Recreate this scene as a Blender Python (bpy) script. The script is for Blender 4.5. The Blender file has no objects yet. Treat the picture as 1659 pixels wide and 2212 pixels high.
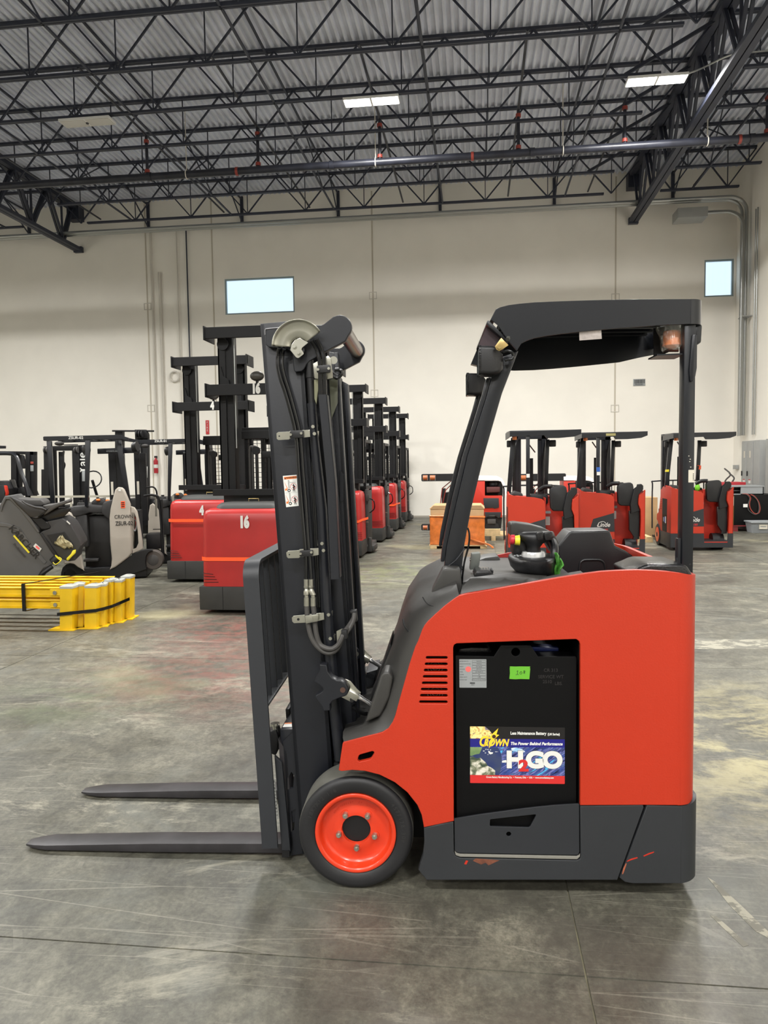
import bpy, bmesh, math, random
from mathutils import Vector, Matrix
random.seed(7)
PI = math.pi
SC = bpy.context.scene
COL = SC.collection
# ------------------------------------------------------------------ camera
CAMH = 1.68; FOC = 1620.0; PSI = math.radians(7.07); THE = math.radians(3.64); ROL = 0.014
_f = Vector((-math.sin(PSI)*math.cos(THE), math.cos(PSI)*math.cos(THE), -math.sin(THE)))
_r0 = Vector((math.cos(PSI), math.sin(PSI), 0)); _u0 = _r0.cross(_f)
_R = _r0*math.cos(ROL) - _u0*math.sin(ROL); _U = _u0*math.cos(ROL) + _r0*math.sin(ROL)
cam_d = bpy.data.cameras.new('camera'); cam = bpy.data.objects.new('camera', cam_d); COL.objects.link(cam)
m = Matrix.Identity(4)
for i in range(3):
    m[i][0] = _R[i]; m[i][1] = _U[i]; m[i][2] = -_f[i]
m[2][3] = CAMH
cam.matrix_world = m
cam_d.sensor_fit = 'VERTICAL'; cam_d.sensor_height = 24.0; cam_d.lens = FOC/2212*24.0
cam_d.clip_start = 0.05; cam_d.clip_end = 200
SC.camera = cam
# ------------------------------------------------------------------ world, view, lamps
SC.view_settings.view_transform = 'Standard'; SC.view_settings.look = 'None'
SC.view_settings.exposure = 0.10; SC.view_settings.gamma = 1.0
try: SC.view_settings.use_curve_mapping = False
except Exception: pass
W = bpy.data.worlds.new('sky'); SC.world = W; W.use_nodes = True
bg = W.node_tree.nodes['Background']; bg.inputs[0].default_value = (0.83, 0.92, 1.0, 1); bg.inputs[1].default_value = 1.25
LAMP_W = 560.0
LAMP_COL = (1.0, 0.985, 0.955)
# lit fixtures: (x, y) of every high bay lamp of the hall; the one at (-8.1, 15.4) is off
LIT = [(-2.05, 15.43), (3.47, 15.43), (-14.0, 15.43), (-8.1, 8.95), (-2.05, 8.95), (3.47, 8.95), (-14.0, 8.95), (-8.1, -3.9), (-2.05, -3.9), (3.47, -3.9), (-14.0, -3.9), (-8.1, -10.4), (-2.05, -10.4), (3.47, -10.4), (-2.05, -17), (-8.1, -17)]
ZL = 8.95   # under side of the lamps, just below the joists
for i, (x, y) in enumerate(LIT):
    ld = bpy.data.lights.new('high_bay_lamp', 'AREA'); ld.shape = 'RECTANGLE'; ld.size = 1.15; ld.size_y = 0.30
    ld.energy = LAMP_W; ld.color = LAMP_COL; ld.spread = math.radians(165)
    lo = bpy.data.objects.new('high_bay_lamp', ld); COL.objects.link(lo); lo.location = (x, y, ZL-0.02)

def ray(px, py): return _f*FOC + _R*(px-829.5) + _U*(1106-py)
def hit(px, py, n, k):
    d = ray(px, py); n = Vector(n); o = Vector((0, 0, CAMH)); return o + d*((k-n.dot(o))/n.dot(d))
def gnd(px, py): return hit(px, py, (0, 0, 1), 0)

# ------------------------------------------------------------------ materials
def mat(name, col, rough=0.5, metal=0.0, bump=0.0, bscale=60.0, var=0.0, vscale=6.0, col2=None, spec=0.5, coat=0.0, emit=None, estr=0.0, wear=None):
    M = bpy.data.materials.new(name); M.use_nodes = True; nt = M.node_tree; b = nt.nodes['Principled BSDF']
    b.inputs['Base Color'].default_value = (*col, 1); b.inputs['Roughness'].default_value = rough; b.inputs['Metallic'].default_value = metal
    b.inputs['Specular IOR Level'].default_value = spec
    if coat: b.inputs['Coat Weight'].default_value = coat; b.inputs['Coat Roughness'].default_value = 0.15
    tc = nt.nodes.new('ShaderNodeTexCoord')
    last = None
    if var or col2:
        n = nt.nodes.new('ShaderNodeTexNoise'); n.inputs['Scale'].default_value = vscale; n.inputs['Detail'].default_value = 6
        nt.links.new(tc.outputs['Object'], n.inputs['Vector'])
        r = nt.nodes.new('ShaderNodeValToRGB'); r.color_ramp.elements[0].position = 0.35; r.color_ramp.elements[1].position = 0.68
        c2 = col2 if col2 else tuple(min(1, c*(1+var)) for c in col)
        c1 = col if col2 else tuple(c*(1-var) for c in col)
        r.color_ramp.elements[0].color = (*c1, 1); r.color_ramp.elements[1].color = (*c2, 1)
        nt.links.new(n.outputs['Fac'], r.inputs['Fac']); nt.links.new(r.outputs['Color'], b.inputs['Base Color'])
        last = r
    if wear:   # wear = (colour, scale, threshold)
        n3 = nt.nodes.new('ShaderNodeTexNoise'); n3.inputs['Scale'].default_value = wear[1]; n3.inputs['Detail'].default_value = 9; n3.inputs['Roughness'].default_value = 0.7
        mp = nt.nodes.new('ShaderNodeMapping'); mp.inputs['Scale'].default_value = (0.6, 1, 1.6)
        nt.links.new(tc.outputs['Object'], mp.inputs['Vector']); nt.links.new(mp.outputs['Vector'], n3.inputs['Vector'])
        r3 = nt.nodes.new('ShaderNodeValToRGB'); r3.color_ramp.elements[0].position = wear[2]; r3.color_ramp.elements[1].position = wear[2]+0.04
        nt.links.new(n3.outputs['Fac'], r3.inputs['Fac'])
        mx = nt.nodes.new('ShaderNodeMix'); mx.data_type = 'RGBA'
        nt.links.new(r3.outputs['Color'], mx.inputs[0])
        if last: nt.links.new(last.outputs['Color'], mx.inputs[6])
        else: mx.inputs[6].default_value = (*col, 1)
        mx.inputs[7].default_value = (*wear[0], 1); nt.links.new(mx.outputs[2], b.inputs['Base Color'])
    if bump:
        n2 = nt.nodes.new('ShaderNodeTexNoise'); n2.inputs['Scale'].default_value = bscale; n2.inputs['Detail'].default_value = 3
        nt.links.new(tc.outputs['Object'], n2.inputs['Vector'])
        bp = nt.nodes.new('ShaderNodeBump'); bp.inputs['Strength'].default_value = bump; bp.inputs['Distance'].default_value = 0.002
        nt.links.new(n2.outputs['Fac'], bp.inputs['Height']); nt.links.new(bp.outputs['Normal'], b.inputs['Normal'])
    if emit: b.inputs['Emission Color'].default_value = (*emit, 1); b.inputs['Emission Strength'].default_value = estr
    return M

def S(r, g, b):   # sRGB 0..255 -> linear
    return tuple(((c/255)/12.92 if c/255 <= 0.04045 else ((c/255+0.055)/1.055)**2.4) for c in (r, g, b))

MT = dict(
 wall=mat('painted_concrete', S(243, 239, 229), 0.85, bump=0.15, bscale=25, var=0.025, vscale=0.9),
 deck=mat('galvanised_deck', S(214, 219, 232), 0.5, 0.0, var=0.10, vscale=1.4),
 steel=mat('navy_painted_steel', S(44, 48, 62), 0.55, var=0.15, vscale=2),
 conduit=mat('galvanised_conduit', S(170, 172, 170), 0.35, 0.8),
 conduit_white=mat('white_painted_pipe', S(205, 200, 190), 0.6),
 blackpipe=mat('black_sprinkler_pipe', S(40, 42, 52), 0.4, var=0.3, vscale=4),
 redfit=mat('red_fitting', S(150, 62, 52), 0.5),
 orange=mat('orange_red_paint', S(180, 46, 20), 0.42, bump=0.35, bscale=140, var=0.02, vscale=3, wear=(S(252, 140, 105), 9, 0.735)),
 orange_in=mat('orange_red_paint_plain', S(186, 44, 26), 0.45),
 rimor=mat('glossy_orange_rim', S(208, 54, 22), 0.3, coat=0.4, bump=0.25, bscale=30, wear=(S(120, 70, 40), 14, 0.70)),
 grey=mat('charcoal_painted_steel', S(38, 40, 44), 0.5, bump=0.12, bscale=90, var=0.04, vscale=5),
 greyw=mat('scuffed_charcoal_skirt', S(41, 43, 46), 0.5, bump=0.2, bscale=70, var=0.06, vscale=4, wear=(S(135, 118, 108), 8, 0.68)),
 mast=mat('mast_charcoal_steel', S(23, 25, 31), 0.38, bump=0.10, bscale=80, var=0.06, vscale=3, wear=(S(92, 92, 96), 10, 0.745)),
 guard=mat('guard_charcoal_steel', S(24, 26, 31), 0.28, bump=0.05, bscale=60, var=0.08, vscale=3, wear=(S(120, 118, 105), 12, 0.73)),
 plastic=mat('dark_grey_plastic', S(52, 51, 49), 0.45, bump=0.25, bscale=420, var=0.05, vscale=6),
 blackpl=mat('black_plastic', S(25, 25, 27), 0.4, bump=0.25, bscale=400),
 glossbl=mat('glossy_black_plastic', S(24, 24, 26), 0.22, bump=0.5, bscale=160),
 black=mat('black_steel', S(12, 12, 14), 0.5),
 battery=mat('black_battery_case', S(6, 6, 7), 0.5, spec=0.2, bump=0.08, bscale=60, wear=(S(105, 100, 95), 16, 0.76)),
 dark=mat('dark_recess', S(10, 10, 11), 0.7),
 rubber=mat('black_rubber_hose', S(12, 13, 15), 0.22),
 hose=mat('grey_rubber_hose', S(66, 64, 62), 0.6),
 tyre=mat('solid_rubber_tyre', S(26, 26, 28), 0.55, bump=0.15, bscale=40, var=0.10, vscale=10),
 tread=mat('worn_tyre_tread', S(92, 91, 84), 0.8, var=0.12, vscale=12),
 zinc=mat('zinc_plated_steel', S(178, 177, 166), 0.28, 0.9, var=0.08, vscale=14),
 gold=mat('yellow_zinc_steel', S(190, 165, 110), 0.3, 0.9, var=0.1, vscale=30),
 chrome=mat('chrome_rod', S(225, 225, 225), 0.12, 1.0),
 white=mat('white_print', S(218, 218, 213), 0.5),
 offwhite=mat('cream_sticker', S(208, 202, 186), 0.5),
 silver=mat('silver_sticker', S(150, 154, 155), 0.4, 0.2),
 blackink=mat('black_print', S(18, 18, 18), 0.5),
 warn=mat('warning_orange', S(222, 116, 42), 0.5),
 red=mat('red_print', S(190, 45, 50), 0.5),
 redlab=mat('red_label_band', S(200, 44, 42), 0.4),
 bluelab=mat('blue_label_band', S(30, 28, 120), 0.4),
 yellab=mat('yellow_logo', S(250, 205, 55), 0.4),
 green=mat('green_tape', S(98, 172, 44), 0.5, bump=0.3, bscale=50),
 cloth=mat('green_cloth', S(70, 140, 45), 0.7, bump=0.6, bscale=40, var=0.3, vscale=25),
 amber=mat('amber_lens', S(232, 122, 40), 0.2, coat=0.5, var=0.15, vscale=20),
 yellow=mat('yellow_paint', S(224, 182, 20), 0.42, var=0.10, vscale=5, wear=(S(120, 96, 30), 14, 0.72)),
 truckred=mat('crimson_truck_paint', S(168, 38, 36), 0.35, var=0.08, vscale=3, bump=0.1, bscale=14, wear=(S(120, 22, 22), 9, 0.70)),
 truckbase=mat('scuffed_dark_base', S(46, 46, 44), 0.6, var=0.15, vscale=4, wear=(S(140, 125, 105), 7, 0.66)),
 tmast=mat('black_truck_mast', S(14, 14, 16), 0.5, spec=0.35, var=0.12, vscale=5),
 taupe=mat('beige_truck_panel', S(172, 164, 152), 0.45, var=0.05, vscale=4),
 karch=mat('grey_machine_body', S(84, 84, 84), 0.5, bump=0.1, bscale=60, var=0.04, vscale=3),
 seatgrey=mat('dark_seat_vinyl', S(46, 45, 45), 0.55, bump=0.2, bscale=30, var=0.08, vscale=8),
 strap=mat('fluorescent_orange_strap', S(255, 92, 40), 0.5),
 card=mat('brown_cardboard', S(186, 152, 110), 0.75, var=0.06, vscale=6),
 wrap=mat('orange_stretch_wrap', S(214, 120, 58), 0.22, bump=1.0, bscale=22, var=0.2, vscale=9, coat=0.3),
 wood=mat('pine_pallet', S(205, 178, 132), 0.7, var=0.15, vscale=12),
 panelgrey=mat('grey_electrical_enclosure', S(152, 154, 152), 0.45, var=0.03),
 bingrey=mat('grey_plastic_bin', S(140, 144, 146), 0.5),
 cabred=mat('red_steel_cabinet', S(178, 44, 54), 0.45, var=0.08, vscale=4),
 olive=mat('olive_battery_end', S(90, 84, 30), 0.5),
 darkred=mat('dark_red_pallet', S(110, 32, 34), 0.6),
 fix=mat('white_fixture_housing', S(222, 222, 220), 0.5),
 lens_off=mat('unlit_lamp_lens', S(190, 188, 182), 0.3),
 lens=mat('lit_lamp_lens', (1, 1, 1), 0.5, emit=(1.0, 0.97, 0.92), estr=14.0),
 winframe=mat('aluminium_window_frame', S(150, 165, 168), 0.4, 0.4),
 lime=mat('lime_green_ball', S(140, 230, 60), 0.5),
 blue=mat('blue_tape', S(40, 90, 170), 0.5),
 pink=mat('pink_dot', S(250, 105, 100), 0.5),
 estop=mat('red_stop_button', S(190, 40, 55), 0.4),
 btnyel=mat('yellow_ring', S(225, 210, 50), 0.4),
 rag=mat('beige_rag', S(170, 160, 125), 0.9, bump=0.8, bscale=60, var=0.12, vscale=20),
 alu=mat('aluminium_ladder', S(190, 186, 172), 0.4, 0.5),
)
def glassmat(name, tint, a):
    M = bpy.data.materials.new(name); M.use_nodes = True; nt = M.node_tree; nt.nodes.clear()
    o = nt.nodes.new('ShaderNodeOutputMaterial'); t = nt.nodes.new('ShaderNodeBsdfTransparent'); g = nt.nodes.new('ShaderNodeBsdfGlossy'); mx = nt.nodes.new('ShaderNodeMixShader')
    t.inputs[0].default_value = (*tint, 1); g.inputs['Roughness'].default_value = 0.08; mx.inputs[0].default_value = a
    nt.links.new(t.outputs[0], mx.inputs[1]); nt.links.new(g.outputs[0], mx.inputs[2]); nt.links.new(mx.outputs[0], o.inputs[0])
    return M
MT['glass'] = glassmat('window_glass', (0.9, 0.96, 1.0), 0.06)
def bagmat():
    M = bpy.data.materials.new('clear_plastic_bag'); M.use_nodes = True; nt = M.node_tree; nt.nodes.clear()
    o = nt.nodes.new('ShaderNodeOutputMaterial'); t = nt.nodes.new('ShaderNodeBsdfTransparent'); g = nt.nodes.new('ShaderNodeBsdfGlossy'); d = nt.nodes.new('ShaderNodeBsdfDiffuse')
    m1 = nt.nodes.new('ShaderNodeMixShader'); m2 = nt.nodes.new('ShaderNodeMixShader')
    t.inputs[0].default_value = (0.95, 0.95, 0.93, 1); g.inputs['Roughness'].default_value = 0.12; d.inputs[0].default_value = (*S(190, 186, 175), 1)
    m1.inputs[0].default_value = 0.45; m2.inputs[0].default_value = 0.26
    nt.links.new(g.outputs[0], m1.inputs[1]); nt.links.new(d.outputs[0], m1.inputs[2])
    nt.links.new(t.outputs[0], m2.inputs[1]); nt.links.new(m1.outputs[0], m2.inputs[2]); nt.links.new(m2.outputs[0], o.inputs[0])
    return M
MT['bag'] = bagmat()

# ------------------------------------------------------------------ geometry helpers
def finish(me, name, parent, mt, smooth=35):
    if smooth:
        me.shade_smooth() if hasattr(me, 'shade_smooth') else None
        try: me.set_sharp_from_angle(angle=math.radians(smooth))
        except Exception: pass
    o = bpy.data.objects.new(name, me); COL.objects.link(o)
    me.materials.clear(); me.materials.append(MT[mt] if isinstance(mt, str) else mt)
    if parent: o.parent = parent
    return o
class Geo:
    def __init__(s): s.b = bmesh.new()
    def box(s, x0, x1, y0, y1, z0, z1, rot=None, piv=None):
        vs = [s.b.verts.new((x, y, z)) for x in (x0, x1) for y in (y0, y1) for z in (z0, z1)]
        for f in ((0, 1, 3, 2), (4, 6, 7, 5), (0, 4, 5, 1), (2, 3, 7, 6), (0, 2, 6, 4), (1, 5, 7, 3)): s.b.faces.new([vs[i] for i in f])
        if rot is not None:
            bmesh.ops.rotate(s.b, verts=vs, cent=piv or ((x0+x1)/2, (y0+y1)/2, (z0+z1)/2), matrix=rot)
        return s
    def prism(s, pts, y0, y1):          # pts in (x, z), extruded along y
        n = len(pts); a = [s.b.verts.new((p[0], y0, p[1])) for p in pts]; c = [s.b.verts.new((p[0], y1, p[1])) for p in pts]
        area = sum(pts[i][0]*pts[(i+1) % n][1]-pts[(i+1) % n][0]*pts[i][1] for i in range(n))
        if area < 0: a.reverse(); c.reverse()
        s.b.faces.new(a); s.b.faces.new(c[::-1])
        for i in range(n): s.b.faces.new((a[i], c[i], c[(i+1) % n], a[(i+1) % n]))
        return s
    def vprism(s, pts, z0, z1):         # pts in (x, y), extruded along z
        n = len(pts); a = [s.b.verts.new((p[0], p[1], z0)) for p in pts]; c = [s.b.verts.new((p[0], p[1], z1)) for p in pts]
        s.b.faces.new(a[::-1]); s.b.faces.new(c)
        for i in range(n): s.b.faces.new((a[i], a[(i+1) % n], c[(i+1) % n], c[i]))
        return s
    def bar(s, p, q, wd, ht, up=(0, 0, 1)):
        p = Vector(p); q = Vector(q); d = (q-p).normalized(); u = Vector(up)
        if abs(d.dot(u)) > 0.99: u = Vector((0, 1, 0))
        r = d.cross(u).normalized()*wd/2; v = r.cross(d).normalized()*ht/2
        vs = [s.b.verts.new(c) for e in (p, q) for c in (e-r-v, e+r-v, e+r+v, e-r+v)]
        for f in ((0, 1, 2, 3), (4, 7, 6, 5), (0, 4, 5, 1), (1, 5, 6, 2), (2, 6, 7, 3), (3, 7, 4, 0)): s.b.faces.new([vs[i] for i in f])
        return s
    def cyl(s, p, q, r, r2=None, n=16, caps=True):
        return s.rings([(p, r), (q, r if r2 is None else r2)], n, caps)
    def rings(s, seq, n=16, caps=True, axis=None):   # seq of (centre, radius) along a straight axis
        p = Vector(seq[0][0]); q = Vector(seq[-1][0]); d = (Vector(axis) if axis else (q-p)).normalized()
        a = d.orthogonal().normalized(); b = d.cross(a); R = []
        for c, r in seq:
            c = Vector(c); R.append([s.b.verts.new(c+(a*math.cos(2*PI*i/n)+b*math.sin(2*PI*i/n))*r) for i in range(n)])
        for k in range(len(R)-1):
            for i in range(n): s.b.faces.new((R[k][i], R[k][(i+1) % n], R[k+1][(i+1) % n], R[k+1][i]))
        if caps: s.b.faces.new(R[0][::-1]); s.b.faces.new(R[-1])
        return s
    def tube(s, pts, r, n=8, sub=6, closed=False):
        P = [Vector(p) for p in pts]
        if sub > 1 and len(P) > 2:
            Q = []
            for i in range(len(P)-1):
                p0 = P[max(i-1, 0)]; p1 = P[i]; p2 = P[i+1]; p3 = P[min(i+2, len(P)-1)]
                for k in range(sub):
                    t = k/sub; Q.append(0.5*((2*p1)+(p2-p0)*t+(2*p0-5*p1+4*p2-p3)*t*t+(3*p1-p0-3*p2+p3)*t*t*t))
            Q.append(P[-1]); P = Q
        prev = None; R = []
        for i, p in enumerate(P):
            d = (P[min(i+1, len(P)-1)]-P[max(i-1, 0)])
            if d.length < 1e-9: continue
            d.normalize()
            if prev is None: a = d.orthogonal().normalized()
            else: a = (prev-d*prev.dot(d)).normalized()
            prev = a; b = d.cross(a)
            R.append([s.b.verts.new(p+(a*math.cos(2*PI*j/n)+b*math.sin(2*PI*j/n))*r) for j in range(n)])
        for k in range(len(R)-1):
            for j in range(n): s.b.faces.new((R[k][j], R[k][(j+1) % n], R[k+1][(j+1) % n], R[k+1][j]))
        s.b.faces.new(R[0][::-1]); s.b.faces.new(R[-1])
        return s
    def loft(s, secs, cap=True, close=False):
        R = [[s.b.verts.new(p) for p in sec] for sec in secs]; n = len(R[0])
        for k in range(len(R)-1):
            for j in range(n if close else n-1): s.b.faces.new((R[k][j], R[k][(j+1) % n], R[k+1][(j+1) % n], R[k+1][j]))
        if cap:
            s.b.faces.new(R[0][::-1]); s.b.faces.new(R[-1])
        return s
    def sphere(s, c, r, sx=1, sy=1, sz=1, n=14):
        bmesh.ops.create_uvsphere(s.b, u_segments=n, v_segments=max(6, n//2), radius=r, matrix=Matrix.Translation(c) @ Matrix.Diagonal((sx, sy, sz, 1)))
        return s
    def obj(s, name, parent, mt, bevel=0.0, smooth=35, seg=2, sub=0):
        bmesh.ops.recalc_face_normals(s.b, faces=s.b.faces)
        if bevel:
            ed = [e for e in s.b.edges if len(e.link_faces) == 2 and e.calc_face_angle(0) > math.radians(30)]
            bmesh.ops.bevel(s.b, geom=ed, offset=bevel, segments=seg, affect='EDGES', clamp_overlap=True, profile=0.6)
        me = bpy.data.meshes.new(name); s.b.to_mesh(me); s.b.free()
        o = finish(me, name, parent, mt, smooth)
        if sub:
            md = o.modifiers.new('s', 'SUBSURF'); md.levels = sub; md.render_levels = sub
        return o
def plate(name, outlines, y0, y1, parent, mt, bevel=0.0, smooth=35):
    """flat plate in the x-z plane between y0 and y1; further outlines are holes"""
    cu = bpy.data.curves.new(name, 'CURVE'); cu.dimensions = '2D'; cu.fill_mode = 'BOTH'
    for ol in outlines:
        sp = cu.splines.new('POLY'); sp.points.add(len(ol)-1)
        for i, p in enumerate(ol): sp.points[i].co = (p[0], p[1], 0, 1)
        sp.use_cyclic_u = True
    cu.extrude = max((y1-y0)/2-bevel, 1e-5); cu.bevel_depth = bevel; cu.bevel_resolution = 1; cu.offset = -bevel
    o = bpy.data.objects.new(name, cu); COL.objects.link(o)
    dg = bpy.context.evaluated_depsgraph_get(); me = bpy.data.meshes.new_from_object(o.evaluated_get(dg))
    bpy.data.objects.remove(o); bpy.data.curves.remove(cu)
    ym = (y0+y1)/2
    me.transform(Matrix(((1, 0, 0, 0), (0, 0, -1, ym), (0, 1, 0, 0), (0, 0, 0, 1))))
    return finish(me, name, parent, mt, smooth)
def text_mesh(name, s, size, parent, mt, loc, rot=(PI/2, 0, 0), sx=1.0, off=0.0, thick=0.0004, shear=0.0, align='CENTER', ybase='CENTER'):
    cu = bpy.data.curves.new(name, 'FONT'); cu.body = s; cu.size = size; cu.offset = off; cu.extrude = thick; cu.shear = shear
    cu.align_x = align; cu.align_y = ybase; cu.resolution_u = 10 if 0.055 < size < 0.09 and off > 0.003 else 4
    o = bpy.data.objects.new(name, cu); COL.objects.link(o)
    dg = bpy.context.evaluated_depsgraph_get(); me = bpy.data.meshes.new_from_object(o.evaluated_get(dg))
    bpy.data.objects.remove(o); bpy.data.curves.remove(cu)
    from mathutils import Euler
    me.transform(Matrix.Translation(loc) @ Euler(rot).to_matrix().to_4x4() @ Matrix.Diagonal((sx, 1, 1, 1)))
    return finish(me, name, parent, mt, 0)
def thing(name, label, cat, loc=(0, 0, 0), rz=0, group=None):
    o = bpy.data.objects.new(name, None); COL.objects.link(o); o.location = loc; o.rotation_euler = (0, 0, rz)
    o.empty_display_size = 0.1; o['label'] = label; o['category'] = cat
    if group: o['group'] = group
    return o
def tag(o, label, cat, group=None):
    o['label'] = label; o['category'] = cat
    if group: o['group'] = group
    return o
def struct(o): o['kind'] = 'structure'; return o
def copy_tree(o, parent=None):
    c = o.copy(); COL.objects.link(c); c.parent = parent
    for ch in list(o.children): copy_tree(ch, c)
    return c
class Frame:
    """a vertical set of planes on the floor: local x runs to the right, local y away from the camera"""
    def __init__(s, o, rz):
        s.o = Vector((o[0], o[1], 0)); s.rz = rz; s.n = Vector((-math.sin(rz), math.cos(rz), 0)); s.u = Vector((math.cos(rz), math.sin(rz), 0))
    def P(s, px, py, w=0.0):
        h = hit(px, py, s.n, s.n.dot(s.o)+w)-s.o
        return Vector((h.dot(s.u), w, h.z))
    def q(s, px, py, w=0.0):
        p = s.P(px, py, w); return (p.x, p.z)
    def Q(s, pts, w=0.0, org=(0, 0), k=1.0):   # pts in the pixels of a crop with origin org and scale k
        return [s.q(org[0]+x/k, org[1]+y/k, w) for x, y in pts]
def circ(c, r, n=20, a0=0): return [(c[0]+r*math.cos(a0+2*PI*i/n), c[1]+r*math.sin(a0+2*PI*i/n)) for i in range(n)]
def rrect(x0, x1, z0, z1, r, n=5):
    o = []
    for cx, cz, a in ((x1-r, z1-r, 0), (x0+r, z1-r, PI/2), (x0+r, z0+r, PI), (x1-r, z0+r, 1.5*PI)):
        o += [(cx+r*math.cos(a+PI/2*i/n), cz+r*math.sin(a+PI/2*i/n)) for i in range(n+1)]
    return o

# ------------------------------------------------------------------ the hall
WY = 23.4; WX1 = 7.56; WX0 = -21.0; Y0 = -26.0; RZ = 10.16
# floor material
def floormat():
    M = bpy.data.materials.new('polished_concrete'); M.use_nodes = True; nt = M.node_tree; b = nt.nodes['Principled BSDF']
    N = nt.nodes.new; L = nt.links.new
    g = N('ShaderNodeNewGeometry')
    def noise(sc, det=6, ro=0.6, dist=0.0, ms=None, rot=0.0):
        mp = N('ShaderNodeMapping'); L(g.outputs['Position'], mp.inputs['Vector'])
        if ms: mp.inputs['Scale'].default_value = ms
        mp.inputs['Rotation'].default_value = (0, 0, rot)
        n = N('ShaderNodeTexNoise'); n.inputs['Scale'].default_value = sc; n.inputs['Detail'].default_value = det; n.inputs['Roughness'].default_value = ro; n.inputs['Distortion'].default_value = dist
        L(mp.outputs['Vector'], n.inputs['Vector']); return n.outputs['Fac']
    def ramp(f, a, b_, c1=(0, 0, 0), c2=(1, 1, 1)):
        r = N('ShaderNodeValToRGB'); r.color_ramp.elements[0].position = a; r.color_ramp.elements[1].position = b_
        r.color_ramp.elements[0].color = (*c1, 1); r.color_ramp.elements[1].color = (*c2, 1); L(f, r.inputs['Fac']); return r.outputs['Color']
    def mix(f, a, b_, blend='MIX', amt=None):
        mx = N('ShaderNodeMix'); mx.data_type = 'RGBA'; mx.blend_type = blend
        if f is not None: L(f, mx.inputs[0])
        else: mx.inputs[0].default_value = amt
        for s_, v in ((6, a), (7, b_)):
            if isinstance(v, tuple): mx.inputs[s_].default_value = (*v, 1)
            else: L(v, mx.inputs[s_])
        return mx.outputs[2]
    base = ramp(noise(0.55, 8, 0.62, 0.6), 0.36, 0.66, S(78, 77, 69), S(116, 114, 102))
    fine = ramp(noise(3.2, 9, 0.72, 0.8), 0.38, 0.66, (0.66, 0.66, 0.66), (1.18, 1.17, 1.14))
    c = mix(None, base, fine, 'MULTIPLY', 0.85)
    fine2 = ramp(noise(14, 8, 0.75, 0.4, ms=(1, 0.6, 1), rot=0.3), 0.36, 0.66, (0.58, 0.58, 0.58), (1.3, 1.3, 1.28))
    c = mix(None, c, fine2, 'MULTIPLY', 0.75)
    # dark mottled staining
    c = mix(None, c, ramp(noise(45, 6, 0.7, 0.2), 0.35, 0.68, (0.68, 0.68, 0.68), (1.25, 1.25, 1.25)), 'MULTIPLY', 0.85)
    c = mix(ramp(noise(1.1, 7, 0.66, 1.2), 0.52, 0.68), c, mix(None, c, S(96, 98, 92), 'MIX', 0.55))
    # pale scuffed patches
    c = mix(ramp(noise(0.8, 9, 0.78, 0.6, ms=(1, 2.2, 1)), 0.56, 0.64), c, mix(None, c, S(160, 156, 138), 'MIX', 0.5))
    # yellowish dust to the right, green marker drift
    c = mix(ramp(noise(0.45, 3, 0.5), 0.60, 0.72), c, mix(None, c, S(168, 160, 118), 'MIX', 0.45))
    # thin scratches
    def scratch(rot, sc, th, col, dens):
        mp = N('ShaderNodeMapping'); L(g.outputs['Position'], mp.inputs['Vector']); mp.inputs['Rotation'].default_value = (0, 0, rot); mp.inputs['Scale'].default_value = (0.35*sc, 5.0*sc, 1)
        w = N('ShaderNodeTexVoronoi'); w.feature = 'DISTANCE_TO_EDGE'; w.inputs['Scale'].default_value = 1.0; L(mp.outputs['Vector'], w.inputs['Vector'])
        lt = N('ShaderNodeMath'); lt.operation = 'LESS_THAN'; lt.inputs[1].default_value = th; L(w.outputs['Distance'], lt.inputs[0])
        md = N('ShaderNodeMath'); md.operation = 'MULTIPLY'; L(lt.outputs[0], md.inputs[0]); L(ramp(noise(1.3, 3, 0.5, 0, rot=rot), dens, dens+0.08), md.inputs[1])
        return md.outputs[0]
    for rot, sc, th, dens in ((0.7, 1.0, 0.008, 0.52), (-0.6, 1.3, 0.008, 0.54), (1.9, 1.1, 0.007, 0.53), (2.5, 1.6, 0.007, 0.53), (1.2, 2.0, 0.007, 0.53)):
        c = mix(scratch(rot, sc, th, None, dens), c, mix(None, c, S(176, 172, 156), 'MIX', 0.2))
    # red paint smear on the slab between the trucks
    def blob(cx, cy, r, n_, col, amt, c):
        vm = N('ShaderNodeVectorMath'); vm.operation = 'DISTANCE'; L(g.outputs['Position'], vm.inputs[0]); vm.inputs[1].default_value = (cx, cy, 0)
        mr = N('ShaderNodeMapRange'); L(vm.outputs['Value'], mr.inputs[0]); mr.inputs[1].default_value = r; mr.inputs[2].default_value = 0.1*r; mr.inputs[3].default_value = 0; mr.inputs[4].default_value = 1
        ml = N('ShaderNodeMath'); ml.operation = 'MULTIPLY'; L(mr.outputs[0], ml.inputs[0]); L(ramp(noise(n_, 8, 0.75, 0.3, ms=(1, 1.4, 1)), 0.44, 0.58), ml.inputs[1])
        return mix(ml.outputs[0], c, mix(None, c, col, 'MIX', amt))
    c = blob(-1.95, 6.0, 1.5, 4.0, S(130, 84, 76), 0.6, c)
    c = blob(-2.4, 7.4, 1.2, 5.0, S(140, 80, 72), 0.5, c)
    c = blob(-3.0, 5.0, 0.9, 2.2, S(92, 108, 72), 0.3, c)
    c = blob(-1.2, 11.5, 2.0, 3.0, S(140, 150, 96), 0.35, c)
    c = blob(1.7, 4.6, 1.6, 2.2, S(196, 186, 140), 0.6, c)
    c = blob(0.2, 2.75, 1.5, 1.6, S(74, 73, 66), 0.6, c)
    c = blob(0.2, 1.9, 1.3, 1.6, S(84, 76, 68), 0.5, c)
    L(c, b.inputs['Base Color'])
    L(ramp(noise(1.8, 6, 0.7, 0.3), 0.3, 0.7, (0.34, 0.34, 0.34), (0.60, 0.60, 0.60)), b.inputs['Roughness'])
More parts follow.
